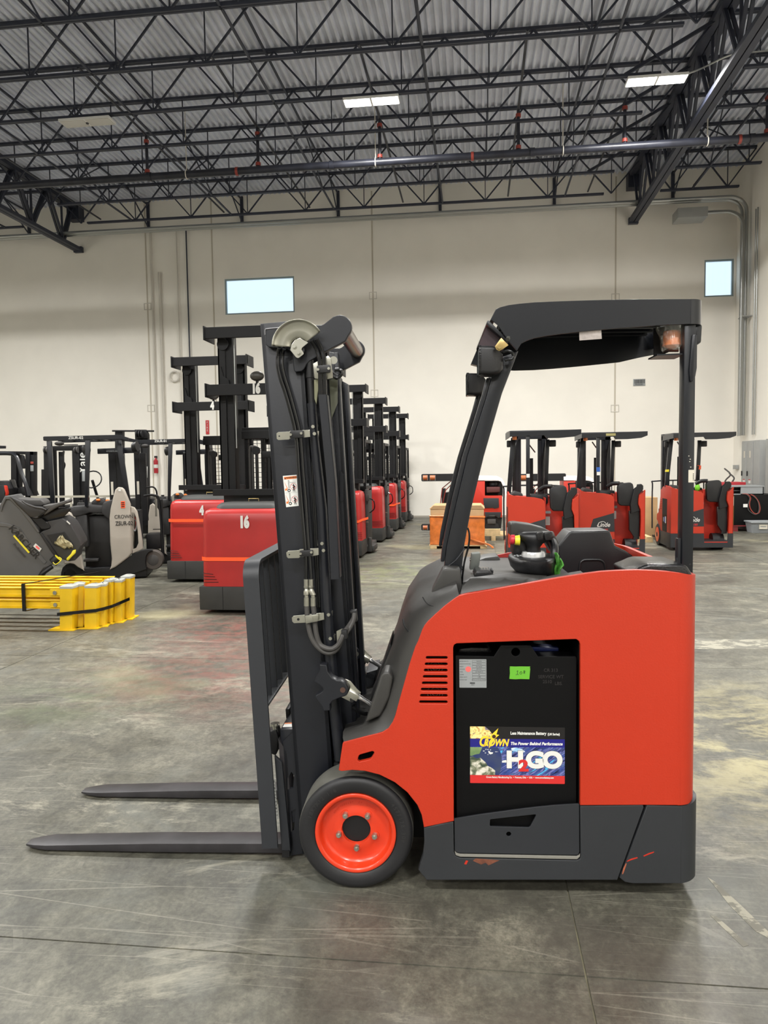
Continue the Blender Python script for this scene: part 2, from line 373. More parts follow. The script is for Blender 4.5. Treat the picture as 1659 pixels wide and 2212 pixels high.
    b.inputs['Specular IOR Level'].default_value = 0.45
    bp = N('ShaderNodeBump'); bp.inputs['Strength'].default_value = 0.12; bp.inputs['Distance'].default_value = 0.003
    L(noise(30, 5, 0.6), bp.inputs['Height']); L(bp.outputs['Normal'], b.inputs['Normal'])
    return M
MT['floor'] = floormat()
MT['joint'] = mat('joint_filler', S(92, 88, 78), 0.9, col2=S(150, 146, 118), vscale=5)
fl = struct(Geo().box(WX0, WX1, Y0, WY, -0.25, -0.008).obj('floor', None, 'joint', smooth=0))
xs = [WX0, -16.97, -12.65, -8.32, -3.99, 0.345, 4.66, WX1]; ys = [Y0, -20.6, -16.8, -12.9, -9.1, -5.27, -1.43, 2.41, 6.24, 10.1, 13.9, 17.6, 21.4, WY]
for i in range(len(xs)-1):
    for j in range(len(ys)-1):
        g = 0.0035
        Geo().box(xs[i]+(g if i else 0), xs[i+1]-g, ys[j]+g, ys[j+1]-g, -0.05, 0).obj('slab', fl, 'floor', smooth=0)
# walls with real window openings
WIN = [(-7.9, -5.64, 6.49, 7.61), (6.67, 7.50, 6.45, 7.53)]
g = Geo(); cuts = sorted({WX0, WX1, *[w[0] for w in WIN], *[w[1] for w in WIN]})
for a, b_ in zip(cuts[:-1], cuts[1:]):
    w = next((w for w in WIN if abs(w[0]-a) < 1e-6), None)
    if w: g.box(a, b_, WY, WY+0.2, 0, w[2]); g.box(a, b_, WY, WY+0.2, w[3], RZ+0.1)
    else: g.box(a, b_, WY, WY+0.2, 0, RZ+0.1)
wb = struct(g.obj('wall_back', None, 'wall', smooth=0))
struct(Geo().box(WX1, WX1+0.2, Y0, WY+0.2, 0, RZ+0.1).obj('wall_right', None, 'wall', smooth=0))
struct(Geo().box(WX0-0.2, WX0, Y0, WY+0.2, 0, RZ+0.1).obj('wall_left', None, 'wall', smooth=0))
struct(Geo().box(WX0, WX1, Y0-0.2, Y0, 0, RZ+0.1).obj('wall_front', None, 'wall', smooth=0))
for k, w in enumerate(WIN):
    r = bpy.data.objects.new('window_%d' % (k+1), None); COL.objects.link(r); r.location = ((w[0]+w[1])/2, WY, w[2]); r['kind'] = 'structure'
    hw = (w[1]-w[0])/2; h = w[3]-w[2]; G = Geo(); t = 0.05
    G.box(-hw, hw, 0.04, 0.12, 0, t); G.box(-hw, hw, 0.04, 0.12, h-t, h); G.box(-hw, -hw+t, 0.04, 0.12, t, h-t); G.box(hw-t, hw, 0.04, 0.12, t, h-t)
    G.obj('window_frame', r, 'winframe', bevel=0.004, smooth=0)
    Geo().box(-hw+t, hw-t, 0.075, 0.083, t, h-t).obj('pane', r, 'glass', smooth=0)
# panel joints of the tilt-up wall with their weld plates
k = 0
for X, zz in ((-3.15, (3.9, 6.9)), (4.14, (3.26, 6.55)), (-10.47, (3.6, 6.85)), (-8.27, ())):
    k += 1
    o = struct(Geo().box(X-0.022, X+0.022, WY-0.008, WY+0.01, 0.0, RZ-0.1).obj('trim_%d' % k, None, mat('sealant_joint', S(196, 188, 172), 0.8), smooth=0))
    for z in zz:
        G = Geo()
        for a in ((-0.12, 0.12, z-0.11, z-0.09), (-0.12, 0.12, z+0.09, z+0.11), (-0.12, -0.10, z-0.09, z+0.09), (0.10, 0.12, z-0.09, z+0.09)): G.box(X+a[0], X+a[1], WY-0.014, WY-0.001, a[2], a[3])
        G.obj('weld_plate_rim', o, 'conduit_white', smooth=0)
struct(Geo().box(WX0, WX1, WY-0.006, WY+0.01, 0.0, 0.06).obj('baseboard_back', None, mat('sealed_wall_foot', S(170, 164, 152), 0.8), smooth=0))

# ceiling deck (ribs run away from the camera)
G = Geo(); pit = 0.1524; x = WX0; prof = []
while x < WX1+0.2:
    prof += [(x, 0), (x+0.045, 0), (x+0.062, 0.06), (x+0.130, 0.06)]; x += pit
prof = [(px_, RZ-0.03+pz_) for px_, pz_ in prof]
a = [G.b.verts.new((p[0], Y0, p[1])) for p in prof]; b2 = [G.b.verts.new((p[0], WY, p[1])) for p in prof]
for i in range(len(a)-1): G.b.faces.new((a[i], a[i+1], b2[i+1], b2[i]))
struct(G.obj('ceiling', None, 'deck', smooth=0))
struct(Geo().box(WX0-0.2, WX1+0.2, Y0-0.2, WY+0.2, RZ+0.12, RZ+0.2).obj('ceiling_slab', None, 'deck', smooth=0)) if False else None
struct(Geo().box(WX0-0.2, WX1+0.2, Y0-0.2, WY+0.2, RZ+0.045, RZ+0.1).obj('ceiling_2', None, 'dark', smooth=0))
# joists
GX = (-12.7, 4.62); ZB = 9.09; ZT = 10.08
ordn = ['first', 'second', 'third', 'fourth', 'fifth', 'sixth', 'seventh', 'eighth', 'ninth', 'tenth', 'eleventh', 'twelfth', 'thirteenth', 'fourteenth', 'fifteenth']
def joist(x0, x1, label, loc_y):
    t = thing('bar_joist', label, 'joist', ((x0+x1)/2, loc_y, ZB), 0, 'roof joists'); L = (x1-x0); h = ZT-ZB; hx = L/2
    G = Geo(); G.box(-hx, hx, -0.055, -0.006, h-0.01, h+0.045); G.box(-hx, hx, 0.006, 0.055, h-0.01, h+0.045); G.obj('top_chord', t, 'steel', smooth=0)
    n = max(2, round(L/1.66)); p = L/n
    G = Geo(); e = hx-0.62*p if L > 6 else hx-0.3*p
    G.box(-e, e, -0.05, -0.008, -0.03, 0.018); G.box(-e, e, 0.008, 0.05, -0.03, 0.018); G.obj('bottom_chord', t, 'steel', smooth=0)
    base = {}
    def web(p_, q_, w_):
        v = Vector(q_)-Vector(p_); key = (round(v.x, 3), w_)
        if key in base:
            o = bpy.data.objects.new('web', base[key]); COL.objects.link(o); o.parent = t
        else:
            o = Geo().bar((0, 0, 0), v, w_, w_).obj('web', t, 'steel', smooth=0); base[key] = o.data
        o.location = p_
    for i in range(n):
        xc = -hx+p*(i+0.5)
        web((xc, 0, 0), (xc-p/2, 0, h), 0.034); web((xc, 0, 0), (xc+p/2, 0, h), 0.034); web((xc, 0, 0), (xc, 0, h), 0.022)
    return t
first = None; pos = [21.93-1.625*i for i in range(14)]
midj = None
for i, y in enumerate(pos):
    if i > 8: break
    if midj is None:
        midj = joist(GX[0], GX[1], 'dark steel bar joist across the middle bay, first from the white back wall', y)
        rj = joist(GX[1], WX1, 'dark steel bar joist in the right bay, first from the white back wall', y)
        lj = joist(WX0, GX[0], 'dark steel bar joist in the left bay, first from the white back wall', y)
    else:
        for src, nm in ((midj, 'across the middle bay'), (rj, 'in the right bay'), (lj, 'in the left bay')):
            c = copy_tree(src); c.location.y = y; c['label'] = 'dark steel bar joist %s, %s from the white back wall' % (nm, ordn[i])
# girders along the depth
def girder(X, lab):
    t = thing('girder_truss', lab, 'girder', (X, WY-0.03, 8.72), 0, 'girder trusses'); h = ZT-8.72-0.06; n = 12; p = 1.625*2
    G = Geo(); G.box(-0.16, -0.012, -26, -0.05, h-0.10, h+0.02); G.box(0.012, 0.16, -26, -0.05, h-0.10, h+0.02); G.obj('top_chord', t, 'steel', smooth=0)
    G = Geo(); G.box(-0.13, -0.012, -26, -0.03, -0.05, 0.05); G.box(0.012, 0.13, -26, -0.03, -0.05, 0.05); G.obj('bottom_chord', t, 'steel', smooth=0)
    Geo().box(-0.14, 0.14, -0.14, 0.0, -0.09, 0.09).obj('end_plate', t, 'steel', bevel=0.01, smooth=0)
    Geo().box(-0.2, 0.2, -0.35, 0.0, h-0.42, h+0.0).obj('bearing_seat', t, 'steel', smooth=0)
    for i in range(8):
        yb = -1.0-i*1.625; yt = yb-0.72 if i % 1 == 0 else 0
        for s in (-0.05, 0.05):
            Geo().bar((s, yb, 0), (s, yb-0.80, h), 0.06, 0.06).obj('web', t, 'steel', smooth=0)
            Geo().bar((s, yb, 0), (s, yb+0.80 if i else yb+0.62, h), 0.06, 0.06).obj('web', t, 'steel', smooth=0)
        Geo().bar((0, yb, 0), (0, yb, h), 0.05, 0.05).obj('web', t, 'steel', smooth=0)
girder(4.62, 'deep navy girder truss running away at the right, ending at the back wall')
girder(-12.7, 'deep navy girder truss running away at the left, ending at the back wall')
# bridging lines with their wall brackets
for i, X in enumerate((-14.41, -10.34, -7.26, -4.19, -1.05, 2.35, 5.75)):
    t = thing('bridging_line', 'thin dark bridging angles running to the back wall, %s line from the left' % ordn[i], 'bracing', (X, WY, 9.25), 0, 'bridging lines')
    Geo().box(-0.045, 0.045, -0.06, 0.0, 0, 0.86).obj('wall_bracket', t, 'steel', smooth=0)
    Geo().bar((0, -0.02, 0.05), (0, -1.45, 0.86), 0.03, 0.03).obj('kicker', t, 'steel', smooth=0)
    Geo().box(-0.02, 0.02, -14.2, -0.05, 0.76, 0.80).obj('upper_angle', t, 'steel', smooth=0)
    Geo().box(0.12, 0.16, -14.2, -1.5, -0.19, -0.15).obj('lower_angle', t, 'steel', smooth=0)
    for j in range(2):
        y = -1.47-1.625*(1+5*j)
        Geo().bar((0.0, y, 0.78), (0.14, y-1.6, -0.16), 0.025, 0.025).obj('brace', t, 'steel', smooth=0)
        Geo().bar((0.14, y, -0.16), (0.0, y-1.6, 0.78), 0.025, 0.025).obj('brace', t, 'steel', smooth=0)
# struts at the right girder
for i, yj in enumerate((13.8, 15.43, 17.05, 18.68, 20.3)):
    o = Geo().bar((4.62, yj-0.05, 10.0), (2.9, yj+0.1, 9.15), 0.06, 0.06).obj('joist_brace', None, 'steel', smooth=0)
    tag(o, 'dark diagonal brace from the right girder truss to a joist, %s from the front' % ordn[i], 'brace', 'girder braces')
# sprinkler main and its risers
PY = 17.1; PZ = 8.42
t = thing('sprinkler_main', 'thick black sprinkler main pipe hung across the hall', 'pipe', (0, PY, PZ))
Geo().cyl((WX0, 0, 0), (WX1, 0, 0), 0.085, n=20).obj('pipe', t, 'blackpipe')
for X in (-11.7, -7.5, -3.2, 1.25, 5.8):
    Geo().rings([((X-0.05, 0, 0), 0.1), ((X+0.05, 0, 0), 0.1)], 18).obj('coupling', t, 'blackpipe')
for X in (-5.4, -0.05, 5.55):
    Geo().rings([((X-0.03, 0, 0), 0.095), ((X+0.03, 0, 0), 0.095)], 18).obj('coupling', t, 'redfit')
for X in (-11.3, -6.6, -2.2, 1.9, 4.9):
    r_ = 0.1; Geo().tube([(X, 0, 1.5), (X, 0, 0.12), (X, 0.09, 0.03), (X, 0.06, -0.08), (X, -0.06, -0.08), (X, -0.09, 0.03), (X, 0, 0.12)], 0.012, n=6, sub=4).obj('hanger', t, 'conduit_white')
for X in (-11.5, -7.55, -4.9, -2.1, 0.95, 3.2, 6.1):
    Geo().cyl((X, 0, 0), (X, 0, 0.92), 0.036, n=10).obj('riser', t, 'blackpipe')
    for z in (0.13, 0.80): Geo().cyl((X, 0, z-0.035), (X, 0, z+0.035), 0.058, n=12).obj('riser_coupling', t, 'redfit')
    Geo().cyl((X, -3.0, 0.95), (X, 5.4, 0.95), 0.026, n=8).obj('branch_pipe', t, 'blackpipe')
# galvanised conduits under the joists, turning down the right wall
for i, (y, z, r, x0) in enumerate(((22.35, 8.95, 0.055, WX0+0.06), (22.5, 8.93, 0.045, WX0+0.06), (22.2, 8.52, 0.04, 5.9), (22.1, 8.47, 0.03, 5.9))):
    xe = WX1-0.12-0.06*i; yy = 22.3-0.30*i if i < 2 else 22.0-0.2*(i-1)
    t = thing('conduit', ['thick galvanised conduit under the joists turning down the right wall, front one', 'thick galvanised conduit under the joists turning down the right wall, rear one', 'short galvanised conduit from the grey ceiling box turning down the right wall', 'thinner galvanised conduit below the short one from the ceiling box'][i], 'conduit', (x0, y, z), 0, 'galvanised conduits')
    Geo().cyl((0, 0, 0), (xe-0.45-x0, 0, 0), r, n=12).obj('conduit_run', t, 'conduit')
    Geo().tube([(xe-0.46-x0, 0, 0), (xe-0.30-x0, -0.005, -0.02), (xe-0.12-x0, -0.03, -0.12), (xe-0.02-x0, -0.07, -0.30), (xe-x0, -0.08, -0.46)], r, n=10, sub=5).obj('elbow', t, 'conduit')
    Geo().cyl((xe-x0, -0.08, -0.45), (xe-x0, -0.08, 2.35-z), r, n=12).obj('conduit_drop', t, 'conduit')
    Geo().box(xe-x0-r-0.02, WX1-x0-0.01, -0.10, -0.06, 5.6-z, 5.63-z).obj('pipe_strap', t, 'conduit', smooth=0)
for i, (y, r) in enumerate(((21.75, 0.018), (21.6, 0.02), (22.9, 0.018), (22.75, 0.018))):
    o = Geo().cyl((WX1-0.05, y, 2.35), (WX1-0.05, y, 8.4), r, n=8).obj('wall_conduit', None, 'conduit')
    tag(o, 'thin grey conduit running straight up the right wall, %s from the front' % ordn[i], 'conduit', 'thin wall conduits')
for i, (X, r, z0, z1, m_, lab) in enumerate(((-10.28, 0.03, 0.3, 9.2, 'conduit_white', 'white painted pipe on the back wall beside the left panel joint'), (-10.02, 0.045, 0.3, 7.9, 'conduit_white', 'thicker white pipe on the back wall right of the thin white pipe'), (-9.41, 0.02, 0.3, 9.3, 'conduit_white', 'thin white conduit on the back wall left of the dark conduit'), (-9.09, 0.022, 2.8, 9.15, 'steel', 'thin dark conduit on the back wall above the black masts'))):
    tag(Geo().cyl((X, WY-0.06, z0), (X, WY-0.06, z1), r, n=8).obj('wall_pipe', None, m_), lab, 'pipe')
tag(Geo().tube([(-9.62, WY-0.06, 4.75)]+[(-9.62+0.16*math.sin(a), WY-0.06, 4.59+0.16*math.cos(a)) for a in [i*PI/8 for i in range(1, 17)]], 0.03, n=6, sub=1).obj('cable_coil', None, 'conduit_white'), 'small white cable coil hanging on the back wall left of the tall masts', 'coil')
# ceiling lamp conduits
tag(Geo().tube([(4.05, 15.40, 9.03), (4.3, 15.38, 9.10), (4.75, 15.3, 9.25), (5.2, 15.3, 9.28), (WX1-0.05, 15.2, 9.28)], 0.016, n=6).obj('lamp_conduit', None, 'conduit'), 'thin bright conduit running right from the right ceiling lamp', 'conduit')
G = Geo(); G.box(5.55, 6.35, 22.0, 22.6, 8.35, 8.62)
tag(G.obj('junction_box', None, 'panelgrey', bevel=0.01), 'wide grey metal junction box under the joists near the right corner', 'box')
G = Geo(); G.box(6.75, 7.3, 18.6, 19.0, 9.1, 9.35)
tag(G.obj('junction_box', None, 'panelgrey', bevel=0.01), 'grey metal junction box high up beside the right wall', 'box')
# high bay lamps
def lamp(x, y, lit, label):
    t = thing('ceiling_light', label, 'light', (x, y, ZL), 0, 'high bay lamps')
    G = Geo(); G.box(-0.56, 0.56, -0.17, 0.17, 0.0, 0.05); G.box(-0.5, 0.5, -0.06, 0.06, 0.05, 0.10); G.obj('housing', t, 'fix', bevel=0.006, smooth=0)
    for s in (-1, 1):
        o = Geo().box(min(s*0.02, s*0.54), max(s*0.02, s*0.54), -0.15, 0.15, -0.006, 0.0).obj('lens', t, 'lens' if lit else 'lens_off', smooth=0)
        Geo().cyl((s*0.45, 0, 0.05), (s*0.45, 0, 0.115), 0.004, n=5).obj('hanger_wire', t, 'conduit')
    if lit: Geo().box(-0.02, 0.02, -0.15, 0.15, -0.008, 0.0).obj('centre_bar', t, 'fix', smooth=0)
    else: Geo().cyl((0, 0, -0.02), (0, 0, 0), 0.03, n=10).obj('sensor', t, 'black')
lamp(-2.05, 15.43, True, 'glowing rectangular ceiling lamp above the mast of the orange forklift')
lamp(3.47, 15.43, True, 'glowing rectangular ceiling lamp by the right girder truss')
lamp(-8.1, 15.43, False, 'unlit white rectangular ceiling lamp at the left')
rown = {15.43: 'in the visible lamps row', 8.95: 'in the next row towards the camera', -3.9: 'in the first row behind the camera', -10.4: 'in the second row behind the camera', -17: 'in the third row behind the camera'}
coln = {-14.0: 'far left', -8.1: 'left', -2.05: 'middle', 3.47: 'right'}
for (x, y) in LIT[2:]: lamp(x, y, True, 'glowing ceiling lamp out of view, %s one %s' % (coln[x], rown[y]))
# ------------------------------------------------------------------ the orange forklift in front
FA = math.radians(3.54)
F0 = Frame(gnd(768, 1932), FA)
FK = thing('forklift', 'large orange and charcoal stand-up forklift in front, its forks flat over the floor', 'forklift', F0.o, FA)
q, Qp, P3 = F0.q, F0.Q, F0.P
BW = 1.08     # body width
def qs(pts, w=0.0): return [q(x, y, w) for x, y in pts]
# --- orange side panel (one plate with the battery cut-out, vent slots and a pocket hole)
top_edge = [(740, 1607), (742.7, 1603), (825.5, 1581.4), (839, 1573), (848.5, 1559), (854, 1545), (859.8, 1523), (884.8, 1433.7), (897, 1397), (903.5, 1383.8), (911.8, 1361), (917, 1351), (924, 1342), (938.9, 1327.7), (959.7, 1309), (980.5, 1293.4), (990.9, 1286.5), (1010, 1282), (1080, 1270), (1157, 1256.5), (1210, 1247), (1265.5, 1238.4), (1300, 1234), (1337.8, 1231.9), (1375, 1230.7), (1410, 1231.9), (1440, 1234), (1470, 1238)]
arch = [(915.8, 1787.2), (910.9, 1760.4), (901.4, 1738.7), (879.7, 1711.5), (852.6, 1689.9), (820, 1673.6), (787.5, 1665.4), (760.4, 1663.5), (738, 1666), (731.5, 1664)]
right_x = 1470
ol = top_edge + [(right_x, 1739.5), (1390, 1739), (1253.4, 1739.5), (1253.4, 1392), (1251, 1385), (1244.5, 1380.5), (986, 1390), (981, 1393), (979, 1399), (980.5, 1773.5)] + arch
holes = []
slx = [919.8, 917.7, 915.6, 913.5, 911.4, 909.2, 907.4, 905.4]; sly = [1420.9, 1434.7, 1448.2, 1461.9, 1475.8, 1489.5, 1502.8, 1516.7]
for a_, b_ in zip(slx, sly):
    x0, z0 = q(a_, b_, 0); x1, z1 = q(967, b_+0.3, 0); r = 0.0058; zc = (z0+z1)/2
    holes.append([(x0+r+r*math.cos(t), zc+r*math.sin(t)) for t in [PI/2+PI*i/6 for i in range(7)]]+[(x1-r+r*math.cos(t), zc+r*math.sin(t)) for t in [-PI/2+PI*i/6 for i in range(7)]])
holes.append(qs([(773, 1643.6), (772.6, 1640), (775, 1632.5), (778, 1630), (804, 1622.7), (808, 1624), (808.5, 1627), (802, 1638.5), (798, 1641), (776, 1646)]))
plate('side_panel', [qs(ol)]+holes, 0.0, 0.022, FK, 'orange', bevel=0.0022)
def strip(path, zb, zt, th):     # vertical skin along a plan path; zb/zt lists
    G = Geo(); n = len(path); inn = []
    for i in range(n):
        d = Vector(path[min(i+1, n-1)])-Vector(path[max(i-1, 0)]); d.normalize(); inn.append((path[i][0]-d.y*th, path[i][1]+d.x*th))
    secs = [[(path[i][0], path[i][1], zb[i]), (path[i][0], path[i][1], zt[i]), (inn[i][0], inn[i][1], zt[i]), (inn[i][0], inn[i][1], zb[i])] for i in range(n)]
    return G.loft(secs, cap=True, close=True)
xr0, zt0 = q(right_x, 1238); xr1 = q(1513.5, 1400)[0]; zb0 = q(right_x, 1739.5)[1]; zt1 = q(1513, 1246)[1]
R_ = xr1-xr0
def rear_path(R_, x0, w1): return [(x0-0.001, 0)]+[(x0+R_*math.sin(t), R_-R_*math.cos(t)) for t in [PI/2*i/10 for i in range(11)]]+[(x0+R_, 0.3), (x0+R_, w1-R_)]+[(x0+R_*math.cos(t), w1-R_+R_*math.sin(t)) for t in [PI/2*i/10 for i in range(1, 11)]]
pth = rear_path(R_, xr0, BW)
zt = [zt0+(zt1-zt0)*min(1, max(0, (p[0]-xr0)/R_)) for p in pth]
strip(pth, [zb0]*len(pth), zt, 0.02).obj('rear_panel', FK, 'orange', smooth=50)
# far side panel: taller towards the back rest
far = qs(top_edge[:22]) ; 
farp = qs(top_edge[:18]) + [q(1180, 1215, BW), q(1196, 1190, BW), q(1230, 1154, BW), q(1236, 1151, BW), q(1312, 1150, BW), q(1318, 1154, BW), q(1327, 1180, BW), q(1350, 1190, BW), q(1366, 1199, BW), q(1376, 1213, BW), q(1384, 1240, BW)] + [(xr0, zt0-0.01), (xr0, zb0), q(915.8, 1787)]+qs(arch[1:])
plate('far_side_panel', [farp], BW-0.022, BW, FK, 'orange_in', bevel=0.002)
# --- charcoal skirt
c4 = lambda pts, w=0: Qp(pts, w, (880, 1640), 2.5136)
sk = c4([(90, 373), (170, 353), (250, 339), (253, 500), (262, 524), (285, 535), (920, 548), (935, 540), (941, 520), (938, 254), (1279, 249), (1283, 262), (1140, 655), (105, 655), (60, 600), (72, 560), (85, 520), (92, 450)])
plate('skirt', [sk], -0.002, 0.03, FK, 'greyw', bevel=0.003)
sx0, sz0 = c4([(1298, 250)])[0]
x_end = q(1516.5, 1750)[0]; Rr = 0.075; xs_ = x_end-Rr
zt_s = c4([(1400, 251)])[0][1]; zb_s = c4([(1400, 668)])[0][1]
plate('skirt_corner', [c4([(1296, 251), (1400, 253), (1400, 673), (1225, 675), (1185, 668), (1155, 646), (1160, 620)])+[]], -0.002, 0.03, FK, 'greyw', bevel=0.003) if False else None
left_edge = c4([(1300, 250), (1152, 642), (1180, 666), (1222, 674)])
plate('skirt_corner', [[left_edge[0], left_edge[1], left_edge[2], left_edge[3], (xs_, left_edge[3][1]+0.004), (xs_, zt_s-0.002)]], -0.002, 0.03, FK, 'greyw', bevel=0.003)
ps = rear_path(Rr, xs_, BW); n_ = len(ps)
ztop = [zt_s-0.002+min(1, max(0, (p[0]-xs_)/Rr))**2*0.02 for p in ps]; zbot = [left_edge[3][1]+0.004+0.01*min(1, max(0, (p[0]-xs_)/Rr)) for p in ps]
strip(ps, zbot, ztop, 0.03).obj('rear_skirt', FK, 'greyw', smooth=50)
plate('far_skirt', [sk], BW-0.03, BW, FK, 'greyw')
# --- battery cover plate with trapezoid handle hole
door = c4([(255, 326), (400, 302), (500, 289), (600, 275), (700, 263), (800, 253), (930, 245), (934, 250), (935, 505), (931, 518), (920, 524), (285, 512), (268, 508), (257, 496)])
dh = [c4([(450, 332), (456, 329), (690, 303), (698, 304), (699, 310), (668, 369), (660, 374), (452, 368), (448, 362)]), circ(c4([(551, 410)])[0], 0.0095, 14)]
dp = plate('battery_cover', [door]+dh, 0.004, 0.012, FK, 'grey', bevel=0.0012)
plate('cover_backing', [c4([(440, 320), (705, 298), (670, 380), (535, 430), (440, 380)])], 0.05, 0.06, dp, 'dark')
plate('cover_lip', [c4([(257, 497), (268, 509), (285, 514), (920, 526), (932, 520), (937, 512), (936, 526), (920, 541), (285, 527), (262, 518)])], -0.004, 0.004, dp, 'offwhite' if False else mat('scuffed_bare_edge', S(140, 138, 130), 0.5, 0.3), bevel=0.001)
plate('paint_scuff', [c4([(1195, 548), (1215, 538), (1248, 530), (1250, 535), (1215, 546), (1190, 556)])], -0.0026, -0.002, FK, 'orange_in')
plate('paint_scuff', [c4([(1280, 522), (1310, 508), (1338, 500), (1338, 505), (1310, 516), (1284, 527)])], -0.0026, -0.002, FK, 'orange_in')
plate('paint_scuff', [c4([(1165, 622), (1172, 590), (1186, 562), (1190, 566), (1180, 595), (1170, 622)])], -0.0026, -0.002, FK, mat('rusty_scuff', S(160, 88, 60), 0.6))
plate('paint_scuff', [c4([(355, 550), (370, 537), (480, 545), (500, 547), (440, 575), (425, 560), (400, 570)])], -0.0026, -0.002, FK, mat('brown_scuff', S(112, 66, 48), 0.6, var=0.3, vscale=40))
plate('paint_scuff', [c4([(308, 568), (318, 548), (330, 550), (320, 570)])], -0.0026, -0.002, FK, 'orange_in')
# --- chassis inside (dark)
fr = [(760, 1640), (845, 1575), (866, 1520), (890, 1440), (912, 1385), (945, 1335), (985, 1305), (972, 1310), (972, 1900), (915, 1885), (925, 1800), (900, 1720), (850, 1650), (790, 1640)]
plate('chassis', [qs([(742, 1628), (845, 1585), (866, 1520), (890, 1440), (915, 1388), (945, 1340), (972, 1318), (972, 1888), (922, 1888), (924, 1800), (903, 1735), (850, 1685), (790, 1662), (748, 1662)])], 0.24, BW-0.24, FK, 'dark')
xa, _ = q(972, 1500); xb, _ = q(1256, 1500); zc_, _2 = q(1256, 1880)[1], 0
G = Geo(); zlo = q(1000, 1885)[1]
G.box(xb+0.002, xr1-0.03, 0.03, BW-0.03, zlo, q(1300, 1420)[1]); G.obj('counterweight', FK, 'dark', smooth=0)
G = Geo(); G.box(xa, xb, 0.05, BW-0.03, zlo, zlo+0.05); G.box(xa-0.0, xb, 0.9, BW-0.03, zlo, q(1100, 1300)[1]); G.obj('battery_tray', FK, 'dark', smooth=0)
G = Geo(); G.prism(qs([(972, 1312), (1258, 1262), (1258, 1280), (972, 1330)]), 0.03, BW-0.03); G.obj('battery_roof', FK, 'dark', smooth=0)
G = Geo(); G.box(xa-0.004, xa+0.004, 0.022, 0.24, zlo, q(1000, 1300)[1]); G.box(xb-0.003, xb+0.001, 0.022, 0.9, zlo, q(1000, 1300)[1]); G.obj('battery_jamb', FK, 'black', smooth=0)
for yy in (1448, 1504):     # fans behind the vent slots
    c_ = q(940, yy-6, 0.06); G = Geo()
    for r_ in (0.012, 0.02, 0.03): G.tube([(c_[0]+r_*math.cos(a), 0.07, c_[1]+r_*math.sin(a)) for a in [i*PI/8 for i in range(17)]], 0.0015, n=5, sub=1)
    G.obj('fan_guard', FK, 'conduit')
Geo().box(q(900, 1450)[0], q(968, 1450)[0], 0.09, 0.24, q(900, 1530)[1], q(900, 1410)[1]).obj('fan_box', FK, 'dark', smooth=0)
# --- front cowl (dark plastic), lofted across the width
A = [(742.7, 1604), (800, 1589), (836, 1577), (849, 1560), (860, 1524), (885, 1434.5), (904, 1384.5), (923, 1343.5), (959, 1309.5), (992, 1286.5)]
B = [(741, 1580), (784, 1565), (812, 1545), (830, 1512), (842, 1470), (862, 1405), (880, 1365), (900, 1325), (935, 1283), (985, 1258)]
C = [(744, 1574), (786, 1561), (799, 1533), (814, 1490), (826, 1455), (846, 1405), (858, 1362), (874, 1316), (903, 1273), (975, 1238)]
sa = [Vector((p[0], 0.002, p[1])) for p in qs(A)]; sb = [Vector((p[0], 0.075, p[1])) for p in qs(B, 0.075)]; sc_ = [Vector((p[0], 0.26, p[1])) for p in qs(C, 0.26)]
def interp(a, b, t, w): return [Vector((p.x+(r.x-p.x)*t, w, p.z+(r.z-p.z)*t)) for p, r in zip(a, b)]
secs = [sa, interp(sa, sb, 0.62, 0.025), sb, interp(sb, sc_, 0.5, 0.14), sc_]
mir = [[Vector((p.x, BW-p.y, p.z)) for p in s_] for s_ in secs[::-1]]
cw = Geo().loft(secs+mir, cap=False).obj('front_cowl', FK, 'plastic', smooth=70)
c5 = lambda pts, w=0: Qp(pts, w, (760, 1180), 4.808)
G = Geo(); G.prism(c5([(300, 1345), (335, 1305), (390, 1305), (428, 1370), (395, 1560), (330, 1700), (290, 1770), (140, 1835), (205, 1640)], 0.03), 0.03, 0.14)
G.obj('cylinder_cover', FK, 'plastic', bevel=0.012, smooth=60, seg=3)
Geo().tube([P3(871, 1338, 0.10), P3(874, 1352, 0.075), P3(884, 1366, 0.07)], 0.004, n=6).obj('cowl_seam', FK, 'dark')
Geo().tube([P3(913, 1290, 0.06), P3(922, 1303, 0.035), P3(938, 1310, 0.02), P3(954, 1312, 0.012)], 0.0022, n=6).obj('cowl_seam', FK, 'dark')
G = Geo(); G.prism(c5([(195, 1600), (405, 985), (412, 1100), (150, 1820), (110, 1850)], 0.42), 0.42, 0.66); G.obj('front_shield', FK, 'black', bevel=0.006)
G = Geo(); G.prism(c5([(150, 1310), (270, 1275), (120, 1850), (40, 1860), (90, 1480)], 0.80), 0.80, 1.0); G.obj('far_fender', FK, 'grey', bevel=0.01)
# --- deck behind the cowl and top trims
deck = qs([(988, 1289), (1010, 1284), (1157, 1259), (1265, 1241), (1265, 1262), (990, 1306)])
DK = Geo().prism(deck, 0.022, 0.10).obj('dash_deck', FK, 'plastic', smooth=0)
mx = lambda pts, w: Qp(pts, w, (940, 1110), 2.765)
